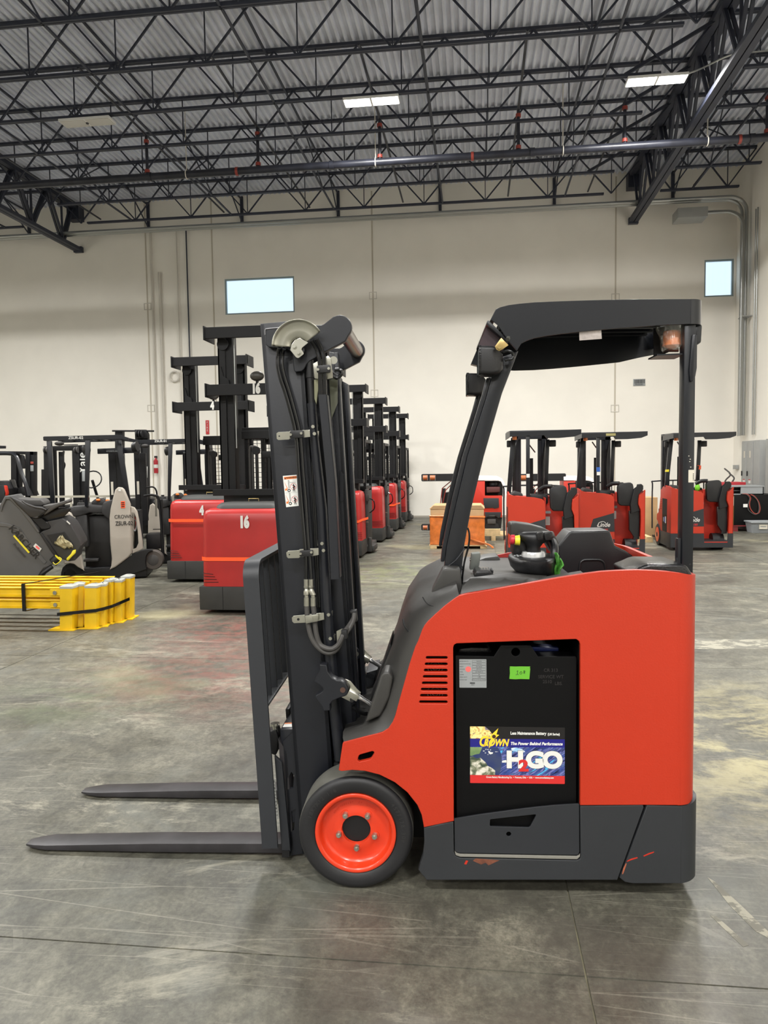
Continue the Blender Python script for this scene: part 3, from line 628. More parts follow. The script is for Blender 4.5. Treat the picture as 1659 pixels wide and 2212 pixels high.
# sculpted dash: raised rear wall, tray, bolster
G = Geo(); G.prism(mx([(45, 330), (60, 320), (150, 325), (165, 480), (40, 500), (-40, 500)], 0.12), 0.10, 0.20); G.obj('dash_shoulder', FK, 'plastic', bevel=0.01)
G = Geo(); s1 = [P3(940+x/2.765, 1110+y/2.765, 0.04) for x, y in ((160, 440), (205, 392), (420, 380), (560, 385), (640, 398))]; s2 = [P3(940+x/2.765, 1110+y/2.765, 0.30) for x, y in ((168, 395), (215, 375), (400, 350), (540, 350), (680, 355))]
s3 = [P3(940+x/2.765, 1110+y/2.765, 0.60) for x, y in ((170, 335), (200, 330), (330, 328), (470, 325), (700, 320))]
s0 = [P3(x, y, 0.0235) for x, y in ((993, 1289), (1050, 1277), (1100, 1268), (1160, 1258), (1215, 1248))]
s4 = [Vector((p.x, BW-0.03, p.z)) for p in s3]
G.loft([s0, s1, s2, s3, s4], cap=False); G.obj('dash_tray', FK, 'plastic', smooth=80)
G = Geo(); G.prism(mx([(180, 300), (300, 258), (372, 248), (384, 262), (400, 320), (180, 340)], 0.92), 0.9, BW-0.03); G.obj('dash_wall', FK, 'plastic', bevel=0.008)
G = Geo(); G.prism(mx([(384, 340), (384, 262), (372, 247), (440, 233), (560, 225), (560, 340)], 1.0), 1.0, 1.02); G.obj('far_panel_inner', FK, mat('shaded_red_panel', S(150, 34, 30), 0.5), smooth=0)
G = Geo(); G.prism(mx([(230, 372), (245, 340), (330, 338), (352, 368)], 0.24), 0.22, 0.36); G.obj('dash_recess', FK, 'glossbl', bevel=0.006)
for k_ in range(5):
    a_ = P3(940+(272+16*k_)/2.765, 1110+340/2.765, 0.30); G = Geo().box(a_.x-0.003, a_.x+0.003, 0.24, 0.32, a_.z-0.002, a_.z+0.01); G.obj('dash_slot', DK, 'dark', smooth=0)
G = Geo(); G.prism(mx([(217, 235), (268, 230), (270, 250), (258, 325), (205, 332)], 0.42), 0.40, 0.46); G.obj('pedal_bracket', FK, mat('grey_bracket', S(120, 124, 120), 0.4, 0.4), bevel=0.004)
G = Geo(); c_ = P3(940+206/2.765, 1110+272/2.765, 0.42); G.cyl(c_, c_+Vector((0.03, 0, 0)), 0.008, n=10); G.obj('bracket_bolt', FK, 'chrome')
# pillar feet
for w_ in (0.10, 0.80):
    G = Geo(); G.prism(c5([(872, 445), (900, 425), (1010, 430), (1110, 445), (1080, 490), (875, 592)], w_), w_, w_+0.10) if w_ < 0.5 else G.prism([(p[0], p[1]) for p in c5([(872, 445), (900, 425), (1010, 430), (1110, 445), (1080, 490), (875, 592)], 0.10)], w_, w_+0.10)
    G.obj('pillar_foot', FK, 'plastic', bevel=0.006)
Geo().bar(P3(970, 1295, 0.045), P3(978, 1286, 0.045), 0.012, 0.012).obj('cowl_clip', FK, 'black')
# --- joystick console
G = Geo()
def ell_secs(cx, w, rows):   # rows of (z, cx, rx, ry)
    return [[Vector((c+rx*math.cos(a), w+ry*math.sin(a), z)) for a in [2*PI*i/28 for i in range(28)]] for z, c, rx, ry in rows]
w_c = 0.36
def pc(x, y, w=w_c): return P3(940+x/2.765, 1110+y/2.765, w)
za = lambda y, w=w_c: pc(570, y, w).z
xc = lambda x, w=w_c: pc(x, 270, w).x
pxm = (xc(671)-xc(571))/100
def E(y, x0, x1, ry, w=w_c): return (za(y, w), (xc(x0, w)+xc(x1, w))/2, (xc(x1, w)-xc(x0, w))/2, ry)
rows = [E(385, 560, 650, 0.07), E(368, 525, 700, 0.11), E(342, 480, 712, 0.15), E(310, 450, 712, 0.18), E(272, 438, 712, 0.19), E(255, 440, 712, 0.19), E(250, 448, 706, 0.18)]
G.loft(ell_secs(0, w_c, rows), cap=True, close=True); CN = G.obj('joystick_console', FK, 'blackpl', smooth=60)
G = Geo(); c_ = Vector((xc(583), w_c-0.02, za(246))); G.rings([(c_+Vector((0, 0, -0.01)), 0.050), (c_+Vector((0, 0, 0.008)), 0.050), (c_+Vector((0, 0, 0.018)), 0.046)], 28); G.obj('chrome_ring', CN, mat('silver_ring', S(205, 205, 205), 0.2, 0.3))
rows = [E(252, 538, 630, 0.042), E(225, 540, 628, 0.042), E(195, 545, 622, 0.040), E(172, 532, 640, 0.045), E(152, 505, 690, 0.052), E(132, 485, 706, 0.052), E(115, 485, 706, 0.046), E(103, 520, 698, 0.034)]
G = Geo(); G.loft(ell_secs(0, w_c-0.02, rows), cap=True, close=True); JS = G.obj('joystick', FK, 'blackpl', smooth=60)
for a_, b_ in (((602, 645)), (650, 698)):
    G = Geo(); G.prism([pc(a_, 125, w_c-0.08).xz, pc(a_+8, 112, w_c-0.08).xz, pc(b_, 106, w_c-0.08).xz, pc(b_+4, 122, w_c-0.08).xz, pc(b_, 158, w_c-0.08).xz, pc(a_+8, 158, w_c-0.08).xz], w_c-0.080, w_c-0.045); G.obj('rocker_switch', JS, 'glossbl', bevel=0.004)
G = Geo(); G.prism([pc(x, y, w_c+0.08).xz for x, y in ((441, 60), (448, 50), (470, 47), (560, 58), (640, 80), (695, 108), (722, 160), (722, 220), (690, 230), (640, 150), (520, 125), (490, 140), (470, 145), (442, 120))], w_c+0.02, w_c+0.14); G.obj('console_hood', FK, 'plastic', bevel=0.012, smooth=60, seg=3)
G = Geo(); G.tube([pc(700, 165, w_c), pc(712, 200, w_c-0.04), pc(712, 240, w_c-0.06), pc(708, 285, w_c-0.05), pc(700, 330, w_c)], 0.017, n=10); G.obj('console_arm', FK, 'blackpl')
G = Geo(); G.prism([pc(x, y, w_c+0.04).xz for x, y in ((462, 165), (500, 150), (545, 150), (540, 232), (455, 238))], w_c-0.01, w_c+0.12); G.obj('console_neck', FK, 'blackpl', bevel=0.012)
a_ = pc(484, 158, w_c-0.05); b_ = pc(462, 154, w_c-0.05)
Geo().cyl(a_+Vector((0.014, 0, 0)), a_+Vector((-0.006, 0, 0)), 0.022, 0.019, n=16).obj('stop_button_ring', FK, 'btnyel')
Geo().rings([(a_+Vector((-0.006, 0, 0)), 0.014), (b_+Vector((0.006, 0, 0)), 0.021), (b_+Vector((-0.008, 0, 0)), 0.021), (b_+Vector((-0.012, 0, 0)), 0.014)], 16).obj('stop_button', FK, 'estop')
zz = za(240)
for dx, dy in ((-0.012, 0), (0.012, 0), (0, -0.010), (0, 0.010), (0, 0)):
    Geo().box(xc(484)+dx-0.004, xc(484)+dx+0.004, w_c-0.05+dy*1.6-0.004, w_c-0.05+dy*1.6+0.004, zz-0.002, zz+0.0022).obj('key_mark', CN, 'silver', smooth=0)
# green cloth hung on the console
pts = [(716, 232), (735, 240), (745, 262), (757, 285), (765, 298), (752, 320), (747, 340), (747, 378), (716, 380)]
G = Geo(); L1 = [pc(x, y, w_c-0.085) for x, y in pts]; G.b.faces.new([G.b.verts.new(p) for p in L1])
gc = G
rows_ = []
for i in range(9):
    y = 232+18.5*i; xl = 716; xr = [730, 742, 748, 758, 765, 752, 747, 747, 747][i]
    rows_.append([pc(xl+(xr-xl)*t, y, w_c-0.095+0.02*math.sin(7*t+i*0.9)) for t in (0, 0.2, 0.4, 0.6, 0.8, 1.0)])
G.b.free(); G = Geo(); G.loft(rows_, cap=False); go = G.obj('cloth', None, 'cloth', smooth=30)
md = go.modifiers.new('s', 'SOLIDIFY'); md.thickness = 0.004
go.location = F0.o; go.rotation_euler = (0, 0, FA)
tag(go, 'bright green cloth hanging off the joystick console of the front forklift', 'cloth')
# --- back pad on the far side
pad = mx([(733, 192), (745, 175), (800, 110), (812, 103), (1032, 100), (1046, 106), (1074, 186), (1082, 194), (1140, 222), (1178, 248), (1205, 290), (1120, 330), (900, 372), (740, 380)], 0.86)
G = Geo(); G.prism(pad, 0.86, 1.055); PD = G.obj('back_pad', FK, 'blackpl', bevel=0.014, seg=3, smooth=60)
G = Geo(); G.tube([P3(940+x/2.765, 1110+y/2.765, 0.858) for x, y in ((860, 362), (866, 300), (880, 280), (905, 274), (975, 274), (998, 282), (1012, 300), (1022, 345))], 0.006, n=8); G.obj('pad_rib', PD, 'blackpl')
G = Geo(); G.prism(mx([(1125, 332), (1180, 312), (1222, 293), (1250, 286), (1440, 288), (1470, 296), (1500, 345), (1500, 420), (1150, 420)], 0.12), 0.05, 0.30); G.obj('rear_bolster', FK, 'glossbl', bevel=0.012, seg=3, smooth=60)
# ------------------------------------------------------------------ battery with its stickers
BT = thing('battery', 'black battery box with colourful label in the side bay of the front forklift', 'battery', F0.o, FA)
cb = lambda pts, w=0.03: Qp(pts, w, (960, 1360), 4.253)
case = cb([(103, 240), (455, 248), (515, 152), (525, 147), (785, 147), (797, 152), (860, 248), (1205, 248), (1215, 265), (1212, 1640), (112, 1760)])
hc = cb([(655, 207)])[0]
zsk = q(1000, 1872)[1]
case[-2] = (case[-2][0], zlo+0.055); case[-1] = (case[-1][0], zlo+0.055)
plate('battery_front', [case, circ(hc, 0.0165, 20)], 0.03, 0.042, BT, 'battery', bevel=0.0015)
cx0, cx1 = case[-1][0], case[-2][0]; ct = cb([(500, 262)])[0][1]
Geo().box(cx0+0.004, cx1-0.004, 0.042, 0.86, zlo+0.055, ct).obj('battery_case', BT, 'battery', smooth=0)
for (x0, x1) in ((130, 400), (250, 420)):
    pass
G = Geo(); G.prism(cb([(130, 180), (250, 165), (400, 170), (440, 200), (430, 235), (130, 240)], 0.12), 0.12, 0.3); G.obj('cable_cover', BT, 'glossbl', bevel=0.01)
Geo().prism(cb([(800, 160), (1050, 168), (1050, 205), (810, 205)], 0.14), 0.14, 0.2).obj('cell_caps', BT, mat('blue_cell_caps', S(36, 52, 120), 0.35), bevel=0.003)
Geo().prism(cb([(610, 190), (700, 190), (700, 226), (610, 226)], 0.2), 0.2, 0.24).obj('cell_caps', BT, 'redfit')
for x, t_, s_ in ((0, 0, 0),):
    for i, (s0, y, xx) in enumerate((('CR 313', 375, 978), ('SERVICE WT', 435, 978), ('2510', 480, 945), ('LBS.', 497, 1050))):
        p_ = cb([(xx, y)])[0]; text_mesh('stamped_text', s0, 0.0175, BT, mat('stamp_edge', S(44, 41, 41), 0.4), (p_[0], 0.0298, p_[1]), thick=0.0003)
# spec plate
sp = plate('spec_sticker', [rrect(*[v for v in (cb([(136, 272)])[0][0], cb([(387, 533)])[0][0])], cb([(136, 533)])[0][1], cb([(136, 272)])[0][1], 0.002)], 0.0294, 0.03, BT, 'silver')
labs = ['BATTERY SERIAL NO.', 'DATE OF MANUFACTURE', 'WEIGHT', 'AMP HOURS', 'MODEL', 'VOLTAGE', 'SPECIFIC GRAVITY', 'MANUFACTURER']; vals = ['0632324', '04/05/23', 'See Stamp', '675 A.H.', '18-125LM-15', '36', '1.290', 'CROWN BATTERY MFG COMPANY']
for i in range(8):
    y = 291+24.3*i; p_ = cb([(140, y)])[0]; text_mesh('sticker_text', labs[i], 0.0042, sp, 'blackink', (p_[0], 0.0292, p_[1]), align='LEFT', thick=0.0001, sx=0.85)
    p_ = cb([(318, y)])[0]; text_mesh('sticker_text', vals[i], 0.0056 if i < 7 else 0.0035, sp, 'blackink', (p_[0], 0.0292, p_[1]), thick=0.0001)
    a_, b_ = cb([(255, y-10), (380, y+10)]); plate('sticker_box', [[(a_[0], b_[1]), (b_[0], b_[1]), (b_[0], a_[1]), (a_[0], a_[1])], [(a_[0]+0.0006, b_[1]+0.0006), (b_[0]-0.0006, b_[1]+0.0006), (b_[0]-0.0006, a_[1]-0.0006), (a_[0]+0.0006, a_[1]-0.0006)]], 0.0291, 0.0294, sp, 'blackink')
G = Geo(); a_ = cb([(235, 484)])[0]; wbar = 0
for i in range(14):
    wx = 0.0004+0.0005*((i*7) % 3); G.box(a_[0]+wbar, a_[0]+wbar+wx, 0.0290, 0.0294, a_[1]-0.006, a_[1]); wbar += wx+0.0005
G.obj('barcode', sp, 'blackink', smooth=0)
p_ = cb([(260, 508)])[0]; text_mesh('sticker_text', '08323', 0.005, sp, 'blackink', (p_[0], 0.0292, p_[1]), thick=0.0001)
plate('dot_sticker', [circ(cb([(219, 363)])[0], 0.0108, 20)], 0.0285, 0.029, sp, 'pink')
tp = plate('tape_label', [cb([(602, 337), (640, 339), (700, 338), (788, 339), (784, 352), (788, 357), (780, 455), (700, 453), (650, 456), (596, 452), (602, 400), (600, 360)])], 0.0288, 0.03, BT, 'green')
for st_ in (((663, 385), (669, 380), (675, 377)), ((675, 377), (672, 395), (669, 412)), ((655, 414), (668, 411), (685, 412))): Geo().tube([(p.x, 0.0285, p.z) for p in [F0.P(960+x/4.253, 1360+y/4.253, 0.03) for x, y in st_]], 0.0008, n=5).obj('handwritten_digit', tp, 'blackink')
Geo().tube([(p.x, 0.0285, p.z) for p in [F0.P(960+x/4.253, 1360+y/4.253, 0.03) for x, y in ((705, 385), (694, 392), (694, 405), (704, 408), (712, 398), (708, 387), (703, 385))]], 0.0008, n=5).obj('handwritten_digit', tp, 'blackink')
Geo().tube([(p.x, 0.0285, p.z) for p in [F0.P(960+x/4.253, 1360+y/4.253, 0.03) for x, y in ((738, 378), (728, 378), (730, 388), (738, 396), (734, 403), (727, 398), (733, 390), (741, 384), (738, 378))]], 0.0008, n=5).obj('handwritten_digit', tp, 'blackink')
# big colour label
cl = lambda pts, w=0.03: Qp(pts, w, (1000, 1560), 6.9125)
def colmat(name, stops, scale, stretch=(1, 1, 1), rot=0.0, det=5, dist=0.5):
    M = bpy.data.materials.new(name); M.use_nodes = True; nt = M.node_tree; b = nt.nodes['Principled BSDF']; b.inputs['Roughness'].default_value = 0.35
    tc = nt.nodes.new('ShaderNodeTexCoord'); mp = nt.nodes.new('ShaderNodeMapping'); mp.inputs['Scale'].default_value = stretch; mr_ = nt.nodes.new('ShaderNodeMapping'); mr_.inputs['Rotation'].default_value = (0, rot, 0)
    n = nt.nodes.new('ShaderNodeTexNoise'); n.inputs['Scale'].default_value = scale; n.inputs['Detail'].default_value = det; n.inputs['Distortion'].default_value = dist; r = nt.nodes.new('ShaderNodeValToRGB')
    while len(r.color_ramp.elements) < len(stops): r.color_ramp.elements.new(0.5)
    for e_, (p_, c_) in zip(r.color_ramp.elements, stops): e_.position = p_; e_.color = (*c_, 1)
    nt.links.new(tc.outputs['Object'], mr_.inputs['Vector']); nt.links.new(mr_.outputs['Vector'], mp.inputs['Vector']); nt.links.new(mp.outputs['Vector'], n.inputs['Vector']); nt.links.new(n.outputs['Fac'], r.inputs['Fac']); nt.links.new(r.outputs['Color'], b.inputs['Base Color'])
    return M
LB = plate('brand_label', [cl([(106, 66), (112, 60), (1515, 80), (1522, 86), (1520, 914), (1512, 921), (114, 906), (107, 900)])], 0.0292, 0.03, BT, mat('label_black', S(26, 24, 24), 0.35))
plate('label_globe_top', [cl([(106, 62), (330, 64), (395, 120), (440, 180), (470, 245), (107, 242)])], 0.0289, 0.0292, LB, colmat('yellow_globe', [(0.35, S(120, 110, 130)), (0.45, S(230, 200, 110)), (0.55, S(250, 235, 160)), (0.62, S(190, 140, 70))], 45))
plate('label_blue_band', [cl([(107, 244), (1520, 256), (1520, 378), (107, 366)])], 0.0289, 0.0292, LB, 'bluelab')
plate('label_picture', [cl([(107, 366), (1520, 378), (1520, 802), (107, 785)])], 0.0289, 0.0292, LB, colmat('blue_streaks', [(0.32, S(14, 16, 44)), (0.40, S(60, 84, 160)), (0.45, S(22, 26, 70)), (0.52, S(120, 126, 190)), (0.57, S(40, 44, 90)), (0.64, S(80, 180, 232))], 26, (0.35, 1, 3.2), rot=0.6, det=7))
plate('label_globe', [cl([(107, 368), (520, 374), (560, 440), (580, 520), (575, 640), (560, 720), (540, 790), (107, 785)])], 0.0286, 0.0289, LB, colmat('earth_blue', [(0.36, S(30, 42, 84)), (0.5, S(44, 56, 100)), (0.64, S(60, 70, 96))], 10))
plate('label_land', [cl([(107, 370), (290, 372), (270, 420), (245, 470), (180, 480), (135, 500), (107, 500)])], 0.0283, 0.0286, LB, colmat('land_green', [(0.4, S(128, 150, 100)), (0.6, S(104, 130, 84))], 30))
plate('label_land', [cl([(107, 520), (150, 510), (200, 540), (260, 530), (340, 600), (370, 650), (430, 680), (480, 720), (480, 788), (107, 785)])], 0.0283, 0.0286, LB, colmat('cloud_land', [(0.36, S(60, 74, 58)), (0.46, S(120, 124, 100)), (0.55, S(210, 206, 190)), (0.7, S(235, 232, 222))], 40))
for pts in ([(375, 425), (400, 432), (412, 445), (452, 450), (440, 470), (405, 478), (385, 462)], [(300, 420), (335, 428), (300, 435)], [(480, 435), (530, 440), (485, 445)], [(360, 398), (385, 402), (372, 415)], [(330, 400), (350, 395), (350, 412)], [(400, 405), (425, 412), (405, 420)], [(325, 450), (350, 455), (330, 465)], [(365, 480), (380, 475), (375, 490)]):
    plate('label_cloud', [cl(pts)], 0.0283, 0.0286, LB, 'white')
plate('label_face', [cl([(720, 385), (780, 378), (880, 400), (930, 440), (880, 460), (780, 435), (725, 425)])], 0.0286, 0.0289, LB, colmat('pale_blue', [(0.4, S(150, 195, 225)), (0.6, S(215, 225, 235))], 50))
plate('label_beam', [cl([(583, 575), (640, 562), (660, 580), (660, 600), (583, 602)])], 0.0286, 0.0289, LB, 'white')
plate('label_red_band', [cl([(107, 785), (1520, 802), (1520, 914), (1512, 921), (114, 906), (107, 900)])], 0.0289, 0.0292, LB, 'redlab')
def lt(s, x, y, size, m_, sx=1.0, off=0.0, shear=0.0, w=0.0286, al='CENTER'):
    p_ = cl([(x, y)])[0]; return text_mesh('label_text', s, size, LB, m_, (p_[0], w, p_[1]), sx=sx, off=off, shear=shear, align=al, thick=0.0002)
lt('Less Maintenance Battery', 975, 166, 0.0165, 'white', sx=0.80, off=0.0006)
lt('(LM Series)', 1355, 180, 0.0125, 'white', sx=0.80, off=0.0005)
lt('The Power Behind Performance', 1095, 322, 0.0160, 'white', sx=0.95, off=0.0007, shear=0.25)
lt('Crown Battery Manufacturing Co.  •  Fremont, Ohio  •  USA  •  www.crownbattery.com', 850, 824, 0.0092, 'white', sx=0.78, off=0.0003)
bigw = 0.0282
for (s, x, y, sz, m_, sx) in (('H', 775, 568, 0.088, 'white', 1.02), ('G', 1075, 572, 0.086, 'white', 1.08), ('O', 1335, 575, 0.086, 'white', 1.05)):
    lt(s, x, y, sz, 'blackink', sx=sx, off=0.0062, w=bigw+0.0002); lt(s, x, y, sz, m_, sx=sx, off=0.0052, w=bigw)
lt('2', 905, 655, 0.060, 'redlab', sx=1.2, off=0.003, w=0.0279)
lt('C', 290, 290, 0.056, 'yellab', sx=0.80, off=0.0016, shear=0.3, w=0.0282)
lt('ROWN', 490, 308, 0.037, 'yellab', sx=0.78, off=0.0016, shear=0.3, w=0.0282)
plate('label_star', [cl([(528, 88), (500, 180), (542, 188), (480, 240), (415, 350), (385, 392), (395, 330), (420, 245), (355, 243), (400, 222), (430, 180)])], 0.0281, 0.0284, LB, 'yellab')
plate('label_star_badge', [circ(cl([(463, 212)])[0], 0.0075, 16)], 0.0279, 0.0281, LB, mat('badge_brown', S(60, 40, 30), 0.4))
lt('.', 645, 350, 0.02, 'white')
# ------------------------------------------------------------------ overhead guard
GN, GF = 0.19, 0.87
cg = lambda pts, w: Qp(pts, w, (900, 630), 2.5136)
band = [(430, 95), (455, 84), (500, 73), (560, 65), (640, 58), (800, 51), (1000, 45), (1200, 41), (1490, 40)]
bot = [(1490, 175), (1350, 181), (1200, 190), (1050, 202), (900, 215), (800, 227), (700, 240), (640, 252), (600, 265), (570, 280), (556, 300), (545, 320), (500, 270), (440, 180), (402, 150)]
gb = cg(band+bot, GN)
GD = plate('guard_band', [gb], GN, GN+0.012, FK, 'guard', bevel=0.001)
gfar = gb[:9]+[q(1432, 755, GF), q(1411, 767, GF), q(1380, 773, GF), q(1337, 783, GF), q(1260, 791, GF), q(1194, 797, GF), q(1150, 800, GF), q(1110, 801, GF), q(1092, 800, GF), gb[-3], gb[-2], gb[-1]]
plate('guard_band', [gfar], GF-0.012, GF, FK, 'guard', bevel=0.001)
ztp = gb[8][1]; zbt = gb[9][1]; gx0 = gb[8][0]; gx1 = cg([(1570, 100)], GN)[0][0]; gr = gx1-gx0
gp = [(gx0-0.002, GN)]+[(gx0+gr*math.sin(t), GN+gr-gr*math.cos(t)) for t in [PI/2*i/10 for i in range(11)]]+[(gx0+gr*math.cos(t), GF-gr+gr*math.sin(t)) for t in [PI/2*i/10 for i in range(11)]]
strip(gp, [zbt]*len(gp), [ztp-0.0]*len(gp), 0.012).obj('guard_rear_band', FK, 'guard', smooth=50)
# roof sheet and ribs
zr = ztp-0.035
G = Geo(); rl = cg([(470, 120), (560, 95), (700, 84), (900, 76), (1200, 68), (1490, 64)], GN)
G.loft([[(p[0], w_, p[1]) for p in rl] for w_ in (GN+0.012, GF-0.012)], cap=False)
o = G.obj('roof_sheet', FK, 'guard', smooth=60); md = o.modifiers.new('s', 'SOLIDIFY'); md.thickness = 0.006
for k_ in range(6):
    w_ = GN+0.10+k_*0.096
    G = Geo(); G.loft([[(p[0], w_, p[1]-0.002), (p[0], w_+0.035, p[1]-0.002), (p[0], w_+0.035, p[1]-0.022), (p[0], w_, p[1]-0.022)] for p in rl], cap=True, close=True); G.obj('roof_rib', FK, 'guard', smooth=0)
# sloped front crossplate of the guard
fa, fb = gb[0], gb[-4]
G = Geo(); G.prism([gb[0], gb[-1], (gb[-1][0]+0.02, gb[-1][1]+0.004), (gb[0][0]+0.014, gb[0][1]-0.004)], GN+0.01, GF-0.01); G.obj('guard_front_plate', FK, 'guard', smooth=0)
c6 = lambda pts, w: Qp(pts, w, (1000, 630), 6.636)
G = Geo(); G.prism(c6([(345, 425), (372, 428), (655, 710), (640, 750), (330, 482)], 0.22), 0.20, 0.86); G.obj('guard_crossbar', FK, 'guard', bevel=0.003)
G = Geo(); G.prism(c6([(345, 480), (600, 700), (520, 850), (225, 770)], 0.24), 0.24, 0.30); G.obj('guard_gusset', FK, mat('maroon_reflection_tint', S(50, 34, 40), 0.4))  # maroon reflection put into the near gusset's base colour
G = Geo(); G.prism(c6([(345, 480), (600, 700), (520, 850), (225, 770)], 0.24), 0.80, 0.85); G.obj('guard_gusset', FK, 'guard')
Geo().cyl(c6([(635, 690)], 0.19)[0][0] and (c6([(635, 690)], 0.19)[0][0], 0.185, c6([(635, 690)], 0.19)[0][1]), (c6([(635, 690)], 0.19)[0][0]+0.008, 0.2, c6([(635, 690)], 0.19)[0][1]+0.012), 0.009, n=6).obj('guard_bolt', FK, 'zinc')
# pillars
def pillar(near):
    w_ = GN+0.012 if near else GF-0.09
    src = [(1032, 870), (1106, 835), (1160, 780)]
    f = lambda pts: Qp(pts, GN+0.012, (0, 0), 1)
    o_ = f([(1085, 770), (1121, 756), (1108, 790), (1085, 850), (1046, 985), (1018, 1100), (1004, 1175), (998, 1230), (992, 1272), (956, 1272), (958, 1240), (965, 1180), (985, 1090), (1010, 985), (1050, 860), (1062, 815)])
    G = Geo(); G.prism(o_, w_+0.012, w_+0.055); ob = G.obj('front_pillar', FK, 'guard', bevel=0.006, smooth=40)
    i_ = f([(1062, 815), (1050, 860), (1010, 985), (985, 1090), (965, 1180), (960, 1215), (952, 1215), (956, 1180), (976, 1085), (1001, 985), (1040, 860), (1052, 815)])
    G = Geo(); G.prism(i_, w_+0.02, w_+0.075); G.obj('pillar_flange', ob, 'guard', bevel=0.004)
    return ob
p1_ = pillar(True); pillar(False)
Geo().tube([P3(1004, 1185, GN), P3(985, 1210, GN), P3(965, 1225, GN+0.005), P3(958, 1232, GN+0.01)], 0.003, n=6).obj('pillar_weld', p1_, 'guard')
Geo().tube([P3(1010, 1140, GN+0.03), P3(1014, 1155, GN+0.03), P3(1012, 1180, GN+0.03), P3(1003, 1215, GN+0.03), P3(997, 1262, GN+0.03)], 0.004, n=6).obj('pillar_cable', p1_, 'rubber')
# rear posts
for w_ in (GN+0.012,):
    if w_ < 0.5:
        x0 = q(1480, 800, GN)[0]; x1 = q(1505, 800, GN)[0]
    ob = Geo().box(x0, x1, w_, w_+0.06, q(1480, 1262, GN)[1], ztp-0.05).obj('rear_post', FK, 'guard', bevel=0.005)
    if w_ < 0.5:
        Geo().box(x0-0.012, x0+0.003, w_+0.012, w_+0.05, q(1480, 1250, GN)[1], q(1480, 1165, GN)[1]).obj('post_gusset', ob, 'guard', bevel=0.003)
        Geo().cyl(P3(1490.5, 1219, GN+0.011), P3(1490.5, 1219, GN+0.013), 0.0045, n=12).obj('post_hole', ob, 'dark')
        a_ = q(1486, 1015, GN+0.012); b_ = q(1504.5, 1042, GN+0.012)
        st = plate('post_sticker', [rrect(a_[0]+0.002, x1, b_[1], a_[1], 0.002)], w_-0.001, w_, ob, 'offwhite')
        for k_ in range(5): Geo().box(x1-0.006, x1-0.002, w_-0.0014, w_-0.001, b_[1]+0.008+k_*0.006, b_[1]+0.011+k_*0.006).obj('sticker_mark', st, 'blackink', smooth=0)
        for (px_, py_) in ((1488, 985), (1491, 992), (1490, 997), (1492, 1009)): 
            c_ = P3(px_, py_, w_); Geo().box(c_.x-0.002, c_.x+0.002, w_-0.0006, w_, c_.z-0.0015, c_.z+0.0015).obj('paint_chip', ob, 'offwhite', smooth=0)
        Geo().prism([q(1496, 722, GN), q(1507, 722, GN), q(1506, 795, GN), q(1503, 812, GN), q(1497, 824, GN), q(1491, 824, GN), q(1489, 800, GN)], w_-0.012, w_).obj('post_reinforcement', ob, 'guard', bevel=0.005) 
G = Geo(); G.prism(Qp([(1498, 700), (1518, 700), (1516, 740), (1500, 748), (1490, 735)], GN+0.03), GN+0.03, GN+0.10); G.obj('post_bracket', FK, 'guard', bevel=0.01)
# near guard sticker, beacon with bag, lamp brackets, work lamps
o = plate('guard_sticker', [cg([(880, 215), (1000, 210), (1003, 258), (882, 267)], GN+0.02)], GN+0.012, GN+0.013, FK, mat('foil_sticker', S(190, 182, 178), 0.25, 0.5, bump=0.6, bscale=50, var=0.1, vscale=30), bevel=0)
cc = lambda pts, w: Qp(pts, w, (1340, 640), 7.541)
wb_ = 0.27
G = Geo(); G.prism(cc([(545, 520), (950, 470), (950, 905), (800, 905), (640, 980), (548, 990)], wb_+0.08), wb_+0.08, wb_+0.088); G.obj('beacon_bracket', FK, 'black')
G = Geo(); a_ = cc([(548, 990)], wb_)[0]; b_ = cc([(985, 915)], wb_)[0]; G.vprism([(a_[0], wb_-0.04), (b_[0]-0.01, wb_-0.05), (b_[0], wb_-0.03), (b_[0], wb_+0.08), (a_[0], wb_+0.08)], a_[1], a_[1]+0.006); G.obj('beacon_shelf', FK, 'guard')
cx_ = (cc([(695, 700)], wb_)[0][0]+cc([(997, 700)], wb_)[0][0])/2; z0_ = cc([(840, 822)], wb_)[0][1]; z1_ = cc([(840, 572)], wb_)[0][1]; rb = (cc([(997, 700)], wb_)[0][0]-cc([(695, 700)], wb_)[0][0])/2
G = Geo(); G.rings([((cx_, wb_, z0_-0.010), rb*0.3), ((cx_, wb_, z0_-0.006), rb*0.5), ((cx_, wb_, z0_), rb*0.9), ((cx_, wb_, z0_+0.004), rb), ((cx_, wb_, z1_-0.004), rb*0.98), ((cx_, wb_, z1_), rb*0.92)], 24); BC = G.obj('beacon', FK, 'amber')
Geo().rings([((cx_, wb_, z0_+0.004), rb*1.03), ((cx_, wb_, z0_+0.008), rb*1.03)], 24).obj('beacon_rim', BC, 'warn')
Geo().rings([((cx_, wb_, z1_), rb*0.8), ((cx_, wb_, ztp-0.04), rb*0.8)], 20).obj('beacon_base', BC, 'black')
rr = random.Random(3)
rowsb = []
for i in range(7):
    t = i/6; z = z0_-0.014+(zbt+0.012-(z0_-0.014))*t; R0 = rb*(1.12+0.55*t)
    row = []
    for j in range(20):
        a = 2*PI*j/20; k_ = R0*(1+0.10*math.sin(3*a+i)+rr.uniform(-0.06, 0.06)); ex = 0.0
        if math.cos(a) > 0.2 and 1 <= i: ex = 0.055*max(0, math.cos(a))*(1-abs(t-0.35))
        row.append(Vector((cx_+k_*math.cos(a)+ex, wb_+k_*0.9*math.sin(a), z+0.004*math.sin(5*a))))
    rowsb.append(row)
G = Geo(); G.loft(rowsb, cap=False, close=True); G.b.faces.new([v for v in list(G.b.verts)[:20]])
bo = G.obj('plastic_bag', None, 'bag', smooth=25); bo.location = F0.o; bo.rotation_euler = (0, 0, FA)
